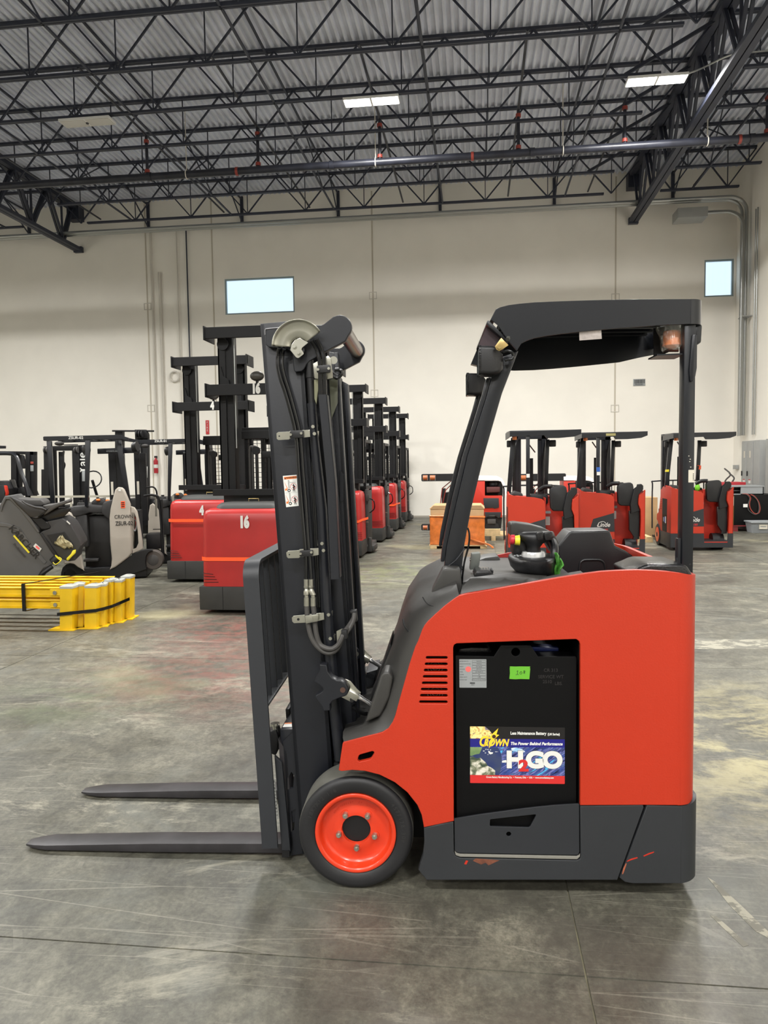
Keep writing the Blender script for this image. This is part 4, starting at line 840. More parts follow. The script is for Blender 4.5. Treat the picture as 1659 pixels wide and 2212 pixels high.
tag(bo, 'crumpled clear plastic bag wrapped around the amber beacon under the guard roof', 'bag')
def worklamp(x0, y0, x1, y1, w_, far=False):
    a_ = q(x0, y0, w_); b_ = q(x1, y1, w_); L_ = b_[0]-a_[0]; H_ = a_[1]-b_[1]
    yw = 0.055
    secs = []
    for fx, s_ in ((0.0, 0.86), (0.03, 1.0), (0.55, 1.0), (0.85, 0.82), (1.0, 0.55)):
        x = a_[0]+L_*fx; zc = (a_[1]+b_[1])/2-0.004*fx
        secs.append([Vector((x, w_+yw*s_*c[0], zc+H_/2*s_*c[1])) for c in rrect(-1, 1, -1, 1, 0.28, 4)])
    G = Geo(); G.loft(secs, cap=True, close=True); lo_ = G.obj('work_lamp', FK, 'blackpl', smooth=50)
    G = Geo(); G.loft([[Vector((a_[0]+dx, w_+yw*s_*c[0], (a_[1]+b_[1])/2+H_/2*s_*c[1])) for c in rrect(-1, 1, -1, 1, 0.28, 4)] for dx, s_ in ((-0.004, 1.03), (0.006, 1.03), (0.006, 1.0), (-0.004, 1.0))], cap=False, close=True); G.obj('lamp_bezel', lo_, 'glossbl', smooth=50)
    Geo().box(a_[0]-0.002, a_[0]+0.002, w_-yw*0.8, w_+yw*0.8, b_[1]+0.1*H_, a_[1]-0.1*H_).obj('lamp_lens', lo_, 'glass', smooth=0)
    return lo_
l1 = worklamp(1034, 750, 1085, 811, 0.20); l2 = worklamp(1009, 808, 1048, 854, 0.80)
G = Geo(); G.prism(c6([(545, 668), (650, 772), (560, 835), (515, 858), (475, 835), (455, 790)], 0.135), 0.125, 0.131); lb_ = G.obj('lamp_bracket', FK, 'gold', bevel=0.001)
c_ = c6([(518, 795)], 0.12)[0]; Geo().cyl((c_[0], 0.115, c_[1]), (c_[0], 0.126, c_[1]), 0.008, n=6).obj('bracket_bolt', lb_, 'gold')
Geo().tube([P3(1000+x/6.636, 630+y/6.636, 0.17) for x, y in ((570, 870), (640, 850), (700, 870), (725, 920), (700, 965), (650, 970), (600, 985))], 0.0065, n=8).obj('lamp_cable', FK, 'rubber')
# ------------------------------------------------------------------ wheels
def wheel(w0, steer=False, near=True, xpx=767.6, zpx=1811, rw=0.2285):
    cx_, cz_ = q(xpx, zpx, w0); cz_ = rw if True else cz_
    hub = Vector((cx_, 0, cz_)); ax = 1 if near else -1
    def at(y, r): return (Vector((cx_, w0+ax*y, cz_)), r)
    G = Geo(); G.rings([at(0.012, 0.160), at(0.002, 0.170), at(0.0, 0.205), at(0.003, 0.216), at(0.012, 0.2245), at(0.02, 0.2265)], 72, caps=False, axis=(0, 1, 0)); T = G.obj('tyre', FK, 'tyre', smooth=50)
    G = Geo(); G.rings([at(0.02, 0.2265), at(0.03, 0.2285), at(0.165, 0.2285), at(0.178, 0.222), at(0.18, 0.16)], 72, caps=False, axis=(0, 1, 0)); G.obj('tread', T, 'tread', smooth=50)
    G = Geo(); G.rings([at(0.016, 0.161), at(0.004, 0.160), at(0.002, 0.157), at(0.004, 0.146), at(0.010, 0.142), at(0.030, 0.139), at(0.042, 0.132), at(0.045, 0.120), at(0.040, 0.085), at(0.036, 0.075), at(0.036, 0.058), at(0.05, 0.056)], 72, caps=False, axis=(0, 1, 0)); RM = G.obj('rim', FK, 'rimor', smooth=50)
    Geo().rings([at(0.052, 0.057), at(0.056, 0.057)], 40, axis=(0, 1, 0)).obj('hub_cap', RM, 'black')
    for dx, dz in ((-0.0417, 0.0610), (0.0470, 0.0590), (0.0740, -0.0220), (0.0015, -0.0710), (-0.0690, -0.0175)):
        p_ = Vector((cx_+dx, w0, cz_+dz)); y_ = Vector((0, ax, 0))
        Geo().rings([(p_+y_*0.0385, 0.0175), (p_+y_*0.0365, 0.0170), (p_+y_*0.0365, 0.012)], 18, axis=(0, 1, 0)).obj('lug_seat', RM, 'rimor')
        Geo().cyl(p_+y_*0.036, p_+y_*0.020, 0.0125, 0.011, n=6).obj('lug_nut', RM, 'zinc')
        Geo().cyl(p_+y_*0.022, p_+y_*0.012, 0.0065, n=10).obj('lug_stud', RM, 'zinc')
    if near:
        tm = mat('tyre_lettering', S(42, 41, 41), 0.6)
        def ctext(s, r, a0, step, size, m_, par, yy, nm):
            for i, ch in enumerate(s):
                if ch == ' ': continue
                a = math.radians(a0-step*i); text_mesh(nm, ch, size, par, m_, (cx_+r*math.cos(a), yy, cz_+r*math.sin(a)), rot=(PI/2, -(a-PI/2), 0), thick=0.0006)
        ctext('18X7X12 1/8', 0.190, 160, 4.6, 0.022, tm, T, w0+0.0, 'tyre_letter')
        ctext('457/178-308', 0.190, 38, 4.6, 0.022, tm, T, w0+0.0, 'tyre_letter')
        ctext('0009903235T  CF  070222', 0.1085, 143, 4.6, 0.011, 'rimor', RM, w0+0.0425, 'rim_letter')
    return T
wheel(0.03); wheel(BW-0.03, near=False)
# rear steer wheels deep under the counterweight, only shade shows
for w_ in (0.3, 0.62):
    cx_ = q(1400, 1800, 0.3)[0]
    G = Geo(); G.rings([(Vector((cx_, w_, 0.15)), 0.14), (Vector((cx_, w_+0.01, 0.15)), 0.15), (Vector((cx_, w_+0.15, 0.15)), 0.15), (Vector((cx_, w_+0.16, 0.15)), 0.14)], 32, axis=(0, 1, 0)); G.obj('steer_wheel', FK, 'tyre')
G = Geo(); G.prism(qs([(850, 1640), (918, 1700), (930, 1780), (935, 1880), (918, 1870), (905, 1790), (890, 1750)]), 0.25, 0.80); G.obj('drive_axle', FK, mat('dark_red_axle', S(120, 30, 26), 0.5))
Geo().box(q(700, 1800)[0], q(940, 1800)[0], 0.27, BW-0.27, 0.09, 0.42).obj('axle_housing', FK, 'dark', bevel=0.02)
# ------------------------------------------------------------------ mast
MW = 0.25; MF = 0.83    # near and far outer faces of the mast rails
r1 = [(562, 699), (649, 691), (731, 1845), (652, 1845)]
def rail(name, o_, w0, w1, fl=0.05, near=True, m_='mast'):
    """channel: web plate plus two flanges turned towards the middle of the truck"""
    a = Qp(o_, MW, (0, 0), 1); t = 0.016
    G = Geo(); G.prism(a, w0, w0+(0.02 if near else -0.02)); fw = (w0, w0+fl) if near else (w0-fl, w0)
    TL, TR, BR, BL = a
    dx = 0.02
    G.prism([TL, (TL[0]+dx, TL[1]), (BL[0]+dx, BL[1]), BL], *fw); G.prism([(TR[0]-dx, TR[1]), TR, BR, (BR[0]-dx, BR[1])], *fw)
    return G.obj(name, FK, m_, bevel=0.004)
rail('outer_mast_rail', r1, MW, None, 0.06); rail('outer_mast_rail', r1, MF, None, 0.06, False)
r2 = [(600, 712), (664, 712), (757, 1835), (700, 1835)]
r3 = [(640, 712), (700, 730), (773, 1640), (735, 1640)]
rail('inner_mast_rail', [(625, 712), (700, 725), (772, 1650), (715, 1650)], MW+0.065, None, 0.06)
rail('inner_mast_rail', [(625, 712), (700, 725), (772, 1650), (715, 1650)], MF-0.065, None, 0.06, False)
rail('inner_mast_rail', [(700, 790), (727, 805), (777, 1650), (748, 1650)], MW+0.10, None, 0.05)
rail('inner_mast_rail', [(700, 790), (727, 805), (777, 1650), (748, 1650)], MF-0.10, None, 0.05, False)
for (ya, yb) in ((715, 735), (1180, 1200), (1700, 1735)):
    a_ = P3(600+(ya-700)*0.074, ya, MW); b_ = P3(600+(yb-700)*0.074, yb, MW)
    Geo().box(a_.x-0.01, a_.x+0.07, MW+0.02, MF-0.02, b_.z, a_.z).obj('mast_crossmember', FK, 'mast', bevel=0.004)
c1 = lambda pts, w: Qp(pts, w, (500, 660), 4.74); c2 = lambda pts, w: Qp(pts, w, (500, 1100), 4.74)
P1 = lambda x, y, w: P3(500+x/4.74, 660+y/4.74, w); P2 = lambda x, y, w: P3(500+x/4.74, 1100+y/4.74, w)
def arc_pts(cx, cy, r, a0, a1, n): return [(cx+r*math.cos(math.radians(a0+(a1-a0)*i/n)), cy-r*math.sin(math.radians(a0+(a1-a0)*i/n))) for i in range(n+1)]
head = [(345, 250), (360, 238), (500, 228), (700, 200), (920, 200), (945, 190), (1040, 115)]+arc_pts(1110, 218, 121, 118, -42, 12)+[(1165, 365), (960, 473), (860, 535), (800, 568), (770, 600), (745, 650), (720, 672), (660, 680), (640, 668), (632, 600), (620, 480), (560, 440), (380, 425), (350, 400)]
plate('mast_head_plate', [c1(head, MW-0.03)], MW-0.03, MW, FK, 'mast', bevel=0.003)
plate('mast_head_plate', [c1(head, MW-0.03)], MF, MF+0.03, FK, 'mast', bevel=0.003)
c_ = P1(1130, 235, MW-0.03); Geo().cyl((c_.x, MW, c_.z), (c_.x, MF, c_.z), 0.033, n=24).obj('head_tube', FK, mat('polished_tube', S(120, 112, 108), 0.25, 0.8))
Geo().tube([P1(345, 300, MW-0.031), P1(345, 250, MW-0.031), P1(372, 238, MW-0.031), P1(505, 226, MW-0.031)], 0.0028, n=6).obj('weld_bead', FK, mat('weld_bead', S(120, 120, 122), 0.5, 0.4))
G = Geo(); G.rings([(P1(760, 330, MW+0.1), 0.055), (P1(760, 330, MW+0.1)+Vector((0, 0.04, 0)), 0.055)], 30, axis=(0, 1, 0)); G.obj('chain_wheel', FK, 'black')
# hose fan guide (zinc gutter)
wf = MW-0.075; fc = P1(692, 425, wf)
k_ = (P1(792, 425, wf).x-P1(692, 425, wf).x)/100
prof_ = [(92, 0.012), (98, 0.004), (115, 0.0), (170, -0.004), (240, -0.003), (262, -0.010), (272, -0.022), (268, -0.024), (258, -0.013), (240, -0.006)]
secs = []
for i in range(29):
    a = math.radians(178-(178-33)*i/28); secs.append([Vector((fc.x+r*k_*math.cos(a), wf+y, fc.z+r*k_*math.sin(a))) for r, y in prof_[:7]])
G = Geo(); G.loft(secs, cap=False); FN = G.obj('hose_guide', FK, 'zinc', smooth=60); md = FN.modifiers.new('s', 'SOLIDIFY'); md.thickness = 0.003
plate('hose_guide_tab', [c1([(600, 455), (612, 400), (650, 350), (700, 332), (785, 380), (722, 432), (716, 450), (740, 488), (735, 500), (690, 535), (672, 537), (655, 525)], wf)], wf+0.002, wf+0.006, FN, 'zinc', bevel=0.001)
for x, y in ((645, 422), (688, 484)):
    c_ = P1(x, y, wf); Geo().rings([((c_.x, wf+0.002, c_.z), 0.0095), ((c_.x, wf-0.001, c_.z), 0.0095)], 14, axis=(0, 1, 0)).obj('washer', FN, 'zinc'); Geo().cyl((c_.x, wf, c_.z), (c_.x, wf-0.007, c_.z), 0.0065, n=6).obj('bolt', FN, 'zinc')
Geo().cyl(fc+Vector((0, 0.01, -0.01)), Vector((fc.x, MW-0.03, fc.z-0.01)), 0.02, n=12).obj('guide_spacer', FN, 'black')
# hoses
hw = MW-0.055
h1 = [P1(492, 430, wf-0.004), P1(478, 500, hw), P1(475, 620, hw), P1(500, 740, hw), P1(548, 880, hw), P1(600, 1060, hw), P1(645, 1240, hw+0.004), P1(672, 1420, hw+0.006), P1(690, 1700, hw+0.008), P1(715, 2000, hw+0.008), P2(748, 300, hw), P2(762, 500, hw), P2(764, 715, hw)]
h2 = [P1(540, 440, wf-0.004), P1(522, 500, hw), P1(518, 620, hw), P1(545, 740, hw), P1(590, 880, hw), P1(640, 1060, hw), P1(685, 1240, hw+0.004), P1(712, 1420, hw+0.006), P1(732, 1700, hw+0.008), P1(758, 2000, hw+0.008), P2(782, 300, hw), P2(800, 500, hw), P2(815, 715, hw)]
for h in (h1, h2): Geo().tube(h, 0.0085, n=10, sub=5).obj('hydraulic_hose', FK, 'rubber')
for dx in (0, 48):
    Geo().tube([P1(820+dx, 355-dx*0.3, wf-0.002), P1(870+dx, 440, hw), P1(898+dx, 540, hw), P1(906+dx, 640, hw), P1(908+dx, 780, hw), P1(910+dx, 920, hw)], 0.0085, n=10).obj('hydraulic_hose', FK, 'rubber')
for xa_, xb_ in ((764, 770), (815, 838)):
    seq = [(P2(xa_, 715, hw), 0.0085), (P2(xa_, 718, hw), 0.010), (P2(xa_+1, 785, hw), 0.010), (P2(xa_+2, 788, hw), 0.0115), (P2(xa_+2, 800, hw), 0.0115), (P2(xa_+3, 815, hw), 0.0085), (P2(xa_+4, 840, hw), 0.0125), (P2(xb_-3, 875, hw), 0.0125), (P2(xb_-2, 882, hw), 0.009), (P2(xb_-1, 900, hw), 0.009), (P2(xb_-1, 905, hw), 0.0118), (P2(xb_, 990, hw), 0.0118), (P2(xb_, 992, hw), 0.009)]
    Geo().rings(seq, 14).obj('hose_fitting', FK, 'zinc')
Geo().tube([P2(772, 990, hw), P2(776, 1080, hw), P2(786, 1180, hw), P2(815, 1300, hw), P2(870, 1395, hw), P2(950, 1460, hw), P2(1020, 1468, hw), P2(1080, 1430, hw), P2(1120, 1350, hw), P2(1150, 1290, hw+0.01), P2(1200, 1230, hw+0.03), P2(1245, 1150, hw+0.04), P2(1262, 1062, hw+0.05)], 0.0105, n=10).obj('hydraulic_hose', FK, 'hose')
Geo().tube([P2(838, 990, hw), P2(848, 1080, hw), P2(856, 1180, hw), P2(872, 1290, hw), P2(905, 1380, hw), P2(960, 1420, hw-0.01), P2(1030, 1428, hw-0.01), P2(1090, 1390, hw-0.01), P2(1125, 1330, hw-0.01), P2(1150, 1270, hw), P2(1215, 1180, hw+0.05), P2(1262, 1100, hw+0.06)], 0.0105, n=10).obj('hydraulic_hose', FK, 'hose')
# clamps
def clamp(cf, pts, wv, cov, m_='zinc', blk='blackpl'):
    o_ = plate('hose_bracket', [cf(pts, wv)], wv, wv+0.004, FK, m_, bevel=0.0008)
    return o_
cA = clamp(c1, [(460, 1310), (480, 1296), (590, 1290), (600, 1283), (800, 1272), (805, 1345), (735, 1352), (600, 1362), (590, 1372), (480, 1378), (462, 1365)], hw-0.005, None)
c_ = P1(489, 1337, hw-0.006); Geo().cyl(c_, c_+Vector((0, 0.002, 0)), 0.003, n=10).obj('bracket_hole', cA, 'dark')
G = Geo(); G.prism(c1([(597, 1292), (605, 1283), (725, 1276), (735, 1284), (737, 1345), (728, 1352), (605, 1360), (595, 1352)], hw-0.02), hw-0.02, hw-0.002); cb1 = G.obj('clamp_block', cA, 'blackpl', bevel=0.003)
for x, y in ((607, 1322), (715, 1308)): c_ = P1(x, y, hw-0.021); Geo().cyl(c_, c_+Vector((0, -0.004, 0)), 0.0052, n=10).obj('clamp_screw', cA, 'zinc')
cB = clamp(c2, [(560, 445), (578, 428), (690, 418), (700, 410), (890, 398), (893, 468), (830, 480), (700, 490), (690, 500), (580, 503), (566, 488)], hw-0.005, None)
c_ = P2(593, 465, hw-0.006); Geo().cyl(c_, c_+Vector((0, 0.002, 0)), 0.003, n=10).obj('bracket_hole', cB, 'dark')
G = Geo(); G.prism(c2([(697, 432), (705, 424), (820, 418), (830, 425), (833, 472), (825, 480), (705, 488), (696, 480)], hw-0.02), hw-0.02, hw-0.002); G.obj('clamp_block', cB, 'blackpl', bevel=0.003)
for x, y in ((708, 455), (818, 440)): c_ = P2(x, y, hw-0.021); Geo().cyl(c_, c_+Vector((0, -0.004, 0)), 0.0052, n=10).obj('clamp_screw', cB, 'zinc')
cC = clamp(c2, [(618, 1110), (636, 1092), (755, 1080), (890, 1065), (945, 1060), (950, 1130), (885, 1145), (760, 1162), (640, 1168), (622, 1150)], hw-0.002, None)
c_ = P2(684, 1128, hw-0.003); Geo().cyl(c_, c_+Vector((0, 0.002, 0)), 0.0055, n=12).obj('bracket_hole', cC, 'dark')
G = Geo(); G.prism(c2([(752, 1092), (880, 1076), (890, 1084), (886, 1148), (765, 1172), (757, 1160)], hw-0.022), hw-0.022, hw-0.014); G.obj('clamp_cap', cC, 'zinc', bevel=0.006)
c_ = P2(816, 1122, hw-0.023); Geo().cyl(c_, c_+Vector((0, -0.006, 0)), 0.0075, n=8).obj('clamp_bolt', cC, 'zinc')
for cf, Pf, x0, y0, x1, y1, par in ((c1, P1, 805, 1282, 890, 1345, cA), (c1, P1, 785, 1215, 880, 1268, cA), (c2, P2, 895, 385, 985, 455, cB), (c2, P2, 875, 320, 975, 378, cB), (c2, P2, 950, 1045, 1033, 1108, cC), (c2, P2, 960, 1290, 1060, 1350, cC)):
    wq = hw+0.03; a_ = Pf(x0, y0, wq); b_ = Pf(x1, y1, wq)
    G = Geo(); rad = abs(b_.x-a_.x)/2+0.001; cxm = (a_.x+b_.x)/2
    G.rings([(Vector((cxm-0.002, wq+rad, b_.z)), rad), (Vector((cxm, wq+rad, a_.z)), rad)], 24); G.obj('pipe_clip', par, 'zinc')
    c_ = Vector((cxm+0.002, wq-0.001, (a_.z+b_.z)/2)); Geo().cyl(c_, c_+Vector((0, -0.010, 0)), 0.0075, n=6).obj('clip_bolt', par, 'zinc')
# top hose clamp near the head
G = Geo(); G.prism(c1([(835, 595), (990, 512), (1015, 540), (1040, 740), (960, 760), (850, 745)], hw+0.02), hw+0.02, hw+0.026); hb_ = G.obj('hose_plate', FK, 'zinc', bevel=0.001)
G = Geo(); G.prism(c1([(872, 622), (882, 614), (1000, 604), (1012, 612), (1012, 675), (1002, 683), (885, 690), (872, 682)], hw-0.016), hw-0.016, hw+0.0); G.obj('clamp_block', hb_, 'blackpl', bevel=0.003)
for x, y in ((886, 655), (996, 645)): c_ = P1(x, y, hw-0.017); Geo().cyl(c_, c_+Vector((0, -0.004, 0)), 0.0055, n=10).obj('clamp_screw', hb_, 'zinc')
Geo().rings([(P1(1045, 560, hw+0.03), 0.016), (P1(1045, 560, hw+0.06), 0.016)], 14, axis=(0, 1, 0)).obj('chain_anchor', FK, 'zinc')
Geo().tube([P1(1060, 655, hw+0.05), P1(1110, 660, hw+0.05), P1(1125, 700, hw+0.05), P1(1085, 740, hw+0.05), P1(1040, 720, hw+0.05)], 0.008, n=8).obj('hydraulic_hose', FK, 'rubber')
G = Geo(); G.prism(c1([(845, 760), (905, 750), (880, 900), (870, 1010), (850, 960)], hw+0.04), hw+0.04, hw+0.05); G.obj('hose_plate_lower', FK, mat('olive_zinc', S(130, 130, 105), 0.45, 0.5))
# lift cylinders
wc_ = MW-0.01
Geo().rings([(P1(797, 560, wc_), 0.017), (P1(805, 740, wc_), 0.017), (P1(805, 742, wc_), 0.0135), (P1(822, 1000, wc_), 0.0145)], 20).obj('lift_cylinder_rod', FK, 'black')
Geo().rings([(P1(822, 1000, wc_), 0.0195), (P1(845, 1350, wc_), 0.0195), (P2(925, 0, wc_), 0.0225), (P2(970, 1000, wc_), 0.0235), (P2(1055, 2000, wc_), 0.0245), (P3(735, 1640, wc_), 0.0245)], 24).obj('lift_cylinder', FK, 'mast', smooth=60)
Geo().rings([(P1(810, 820, MW+0.02), 0.012), (P2(870, 200, MW+0.0), 0.0125), (P2(900, 1000, MW+0.0), 0.0125)], 14).obj('hydraulic_tube', FK, 'rubber')
Geo().rings([(Vector((P1(822, 1000, 0.79).x+0.0, MF-0.02, P1(822, 1000, wc_).z)), 0.02), (Vector((P1(822, 1000, wc_).x+0.17, MF-0.02, 0.3)), 0.02)], 20).obj('lift_cylinder', FK, 'mast')
# vertical cover channel
G = Geo(); G.prism(c1([(888, 912), (976, 910), (1062, 1800), (1110, 2790), (1098, 2802), (1018, 2805), (975, 1800)], hw-0.03), hw-0.03, hw-0.026); G.prism(c1([(968, 910), (976, 910), (1062, 1800), (1110, 2790), (1102, 2795), (1054, 1800)], hw-0.03), hw-0.03, hw+0.03); G.obj('hose_cover', FK, 'mast')
G = Geo(); G.prism([P1(1000, 760, 0).xz if False else q(711, 820, 0.3), q(729, 815, 0.3), q(729, 870, 0.3), q(716, 905, 0.3)], 0.3, 0.306); G.obj('switch_bracket', FK, mat('olive_zinc_plate', S(96, 98, 84), 0.45, 0.5))
G = Geo(); G.prism([q(735, 1015, 0.34), q(742, 1025, 0.34), q(742, 1080, 0.34), q(734, 1085, 0.34)], 0.34, 0.36); G.obj('far_bracket', FK, 'mast')
# cable bracket at the right of the mast where hoses end
G = Geo(); G.prism(c2([(1215, 1035), (1280, 1028), (1292, 1140), (1265, 1150), (1262, 1060), (1225, 1060)], 0.26), 0.24, 0.28); G.obj('hose_end_bracket', FK, 'blackpl', bevel=0.003)
G = Geo(); G.prism(c2([(1075, 1250), (1130, 1225), (1170, 1232), (1180, 1300), (1150, 1320), (1130, 1380), (1080, 1360)], hw+0.03), hw+0.03, hw+0.036); G.obj('loop_bracket', FK, 'zinc')
G = Geo(); G.prism(c2([(1120, 1240), (1180, 1240), (1185, 1330), (1130, 1330)], hw-0.015), hw-0.015, hw+0.01); G.obj('loop_clamp', FK, 'blackpl', bevel=0.004)
# inner dark hose curtain between the rails
for k_ in range(4):
    Geo().tube([P3(742+2*k_, 1330, 0.42+0.03*k_), P3(750+2*k_, 1440, 0.42+0.03*k_), P3(758+2*k_, 1600, 0.42+0.03*k_), P3(760, 1650, 0.42+0.03*k_)], 0.008, n=8).obj('inner_hose', FK, 'rubber')
Geo().box(q(745, 1400, 0.5)[0], q(752, 1400, 0.5)[0], 0.5, 0.53, q(745, 1418, 0.5)[1], q(745, 1410, 0.5)[1]).obj('hose_tag', FK, 'btnyel')
# tilt bracket, clevis and rod (near and far)
def tilt(w_, near=True):
    sh = 0 if near else w_-(MW-0.13)
    b0 = MW-0.13
    br = c2([(900, 1575), (912, 1590), (975, 1595), (985, 1660), (1030, 1725), (1080, 1750), (1120, 1752), (1165, 1785), (1195, 1835), (1190, 1885), (1165, 1915), (1100, 1935), (1035, 1965), (1008, 2000), (1012, 2062), (940, 2066), (925, 2020), (858, 1925), (862, 1910), (925, 1870), (938, 1850), (930, 1825), (905, 1805), (848, 1765), (855, 1735), (905, 1640)], b0)
    br = [(p[0], p[1]) for p in br]
    o_ = plate('tilt_bracket', [br], b0+sh, b0+sh+0.05, FK, 'mast', bevel=0.004)
    c_ = P2(1140, 1850, b0); c_ = Vector((c_.x, b0+sh, c_.z))
    Geo().cyl(c_+Vector((0, -0.004, 0)), c_+Vector((0, 0.06, 0)), 0.011, n=16).obj('tilt_pin', o_, mat('pin_steel', S(96, 74, 66), 0.5, 0.6) if near else 'zinc')
    sx_ = lambda p: Vector((p.x, p.y+sh, p.z))
    G = Geo(); G.prism(c2([(1110, 1760), (1165, 1742), (1215, 1765), (1290, 1850), (1325, 1880), (1320, 1900), (1240, 1960), (1240, 1985), (1120, 1925), (1190, 1900), (1200, 1840), (1170, 1790)], b0+0.05), b0+sh+0.052, b0+sh+0.062); G.obj('clevis_arm', o_, 'zinc', bevel=0.002)
    Geo().bar(sx_(P2(1195, 1865, b0+0.03)), sx_(P2(1300, 1925, b0+0.03)), 0.05, 0.026).obj('clevis_block', o_, 'zinc', bevel=0.004)
    c_ = sx_(P2(1232, 1958, b0+0.01)); Geo().cyl(c_, c_+Vector((0, 0.03, 0)), 0.0085, n=6).obj('clevis_bolt', o_, 'black')
    Geo().rings([(sx_(P2(1295, 1915, b0+0.03)), 0.010), (sx_(P2(1320, 1930, b0+0.03)), 0.0115), (sx_(P2(1340, 1942, b0+0.03)), 0.0095), (sx_(P2(1560, 2080, b0+0.03)), 0.0095)], 18).obj('tilt_rod', o_, 'chrome')
    if near: Geo().tube([P2(1250, 2010, b0+0.06), P2(1290, 2060, b0+0.07), P2(1350, 2090, b0+0.09), P2(1420, 2090, b0+0.11)], 0.009, n=10).obj('tilt_hose', o_, 'rubber')
tilt(MW-0.13); tilt(0.69, False)
# warning decal on the near rail
dw = MW-0.0006
dc = lambda pts: Qp(pts, dw, (600, 1010), 22.12)
WD = plate('warning_decal', [dc([(240, 400), (905, 345), (1000, 1830), (400, 1895)])], dw, MW, FK, 'white')
plate('warning_band', [dc([(290, 450), (900, 395), (905, 520), (300, 575)])], dw-0.0003, dw, WD, 'warn')
p_ = dc([(655, 480)])[0]; o_ = text_mesh('warning_text', 'WARNING', 0.0085, WD, 'blackink', (p_[0], dw-0.0005, p_[1]), rot=(PI/2, -0.075, 0), thick=0.0001, off=0.0003, sx=1.1)
plate('warning_sign', [dc([(310, 560), (355, 470), (405, 550)])], dw-0.0005, dw-0.0003, WD, 'blackink')
for (oy, ox) in ((0, 0), (620, 62)):
    D = lambda pts: dc([(x+ox, y+oy) for x, y in pts])
    plate('picto_truck', [D([(345, 1010), (445, 1000), (310, 690), (320, 700), (480, 1000), (430, 1100), (355, 1110)])], dw-0.0005, dw-0.0001, WD, 'warn')
    plate('picto_mast', [D([(480, 610), (540, 610), (565, 980), (520, 990)]), D([(495, 625), (528, 625), (550, 970), (530, 975)])], dw-0.0005, dw-0.0001, WD, 'blackink')
    plate('picto_wheel', [circ(D([(540, 1095)])[0], 0.0066, 18), circ(D([(540, 1095)])[0], 0.0034, 18)], dw-0.0006, dw-0.0001, WD, 'blackink')
    cc_ = D([(750, 900)])[0] if oy == 0 else D([(745, 890)])[0]
    plate('picto_ring', [circ(cc_, 0.0135, 26), circ(cc_, 0.0122, 26)], dw-0.0006, dw-0.0001, WD, 'red')
    plate('picto_person', [D([(730, 790), (770, 790), (775, 830), (840, 900), (830, 960), (790, 940), (830, 1140), (800, 1140), (775, 1010), (750, 1140), (725, 1140), (745, 980), (690, 970), (740, 920), (720, 860)])], dw-0.0006, dw-0.0002, WD, 'blackink')
    Geo().bar((cc_[0]-0.0095, dw-0.0006, cc_[1]+0.0085), (cc_[0]+0.0095, dw-0.0006, cc_[1]-0.0085), 0.0004, 0.0012).obj('picto_slash', WD, 'red')
plate('picto_fork', [dc([(560, 640), (575, 710), (860, 690), (860, 700), (570, 725)])], dw-0.0005, dw-0.0001, WD, 'blackink')
plate('decal_divider', [dc([(360, 1215), (940, 1165), (941, 1175), (361, 1225)])], dw-0.0005, dw-0.0001, WD, 'silver')
# ------------------------------------------------------------------ load backrest and carriage
BN, BF = 0.18, 0.98
bA = P3(540.5, 1228, BN); bB = P3(583, 1833, BN)
e = (bA-bB); L_ = e.length; e.normalize(); nrm = Vector((e.z, 0, -e.x))   # tilt direction and in-plane normal (towards +x)
wd = 0.066
def sect(s_, w_, dirv, th=0.012):
    c_ = bB+e*s_; c_ = Vector((c_.x, w_, c_.z)); return c_
zb_ = bB; Rb = 0.075; path = [(0.0, BN)]
top_s = L_+0.03
pathp = [(0.0, BN), (top_s-Rb, BN)]+[(top_s-Rb+Rb*math.sin(t), BN+Rb-Rb*math.cos(t)) for t in [PI/2*i/8 for i in range(1, 9)]]+[(top_s-Rb+Rb*math.cos(t), BF-Rb+Rb*math.sin(t)) for t in [PI/2*i/8 for i in range(0, 9)]]+[(0.0, BF)]
secs = []
for i, (s_, w_) in enumerate(pathp):
    a = Vector(pathp[max(i-1, 0)]); b_ = Vector(pathp[min(i+1, len(pathp)-1)]); d = (b_-a).normalized(); inn = Vector((-d.y*-1, d.x)) ; inn = Vector((-d.y, d.x))
    c0 = bB+e*s_; c0 = Vector((c0.x, w_, c0.z)); c1_ = bB+e*(s_+inn.x*0.014); c1_ = Vector((c1_.x, w_+inn.y*0.014, c1_.z))
    secs.append([c0-nrm*wd/2, c0+nrm*wd/2, c1_+nrm*wd/2, c1_-nrm*wd/2])
BR = Geo().loft(secs, cap=True, close=True).obj('load_backrest', FK, 'grey', smooth=40)
for k_ in range(6):
    w_ = BN+0.10+k_*0.118; s0 = 0.62; 
    if w_ > BF-0.06: break
    a_ = bB+e*s0; b_ = bB+e*(top_s-0.006); ofs = nrm*0.004
    G = Geo(); vs = []
    G.loft([[Vector((c_.x, ww, c_.z)) for c_, ww in ((p_-nrm*0.028, w_), (p_+nrm*0.028, w_), (p_+nrm*0.028, w_+0.012), (p_-nrm*0.028, w_+0.012))] for p_ in (a_, b_)], cap=True, close=True)
    G.obj('backrest_bar', BR, 'grey', smooth=0)
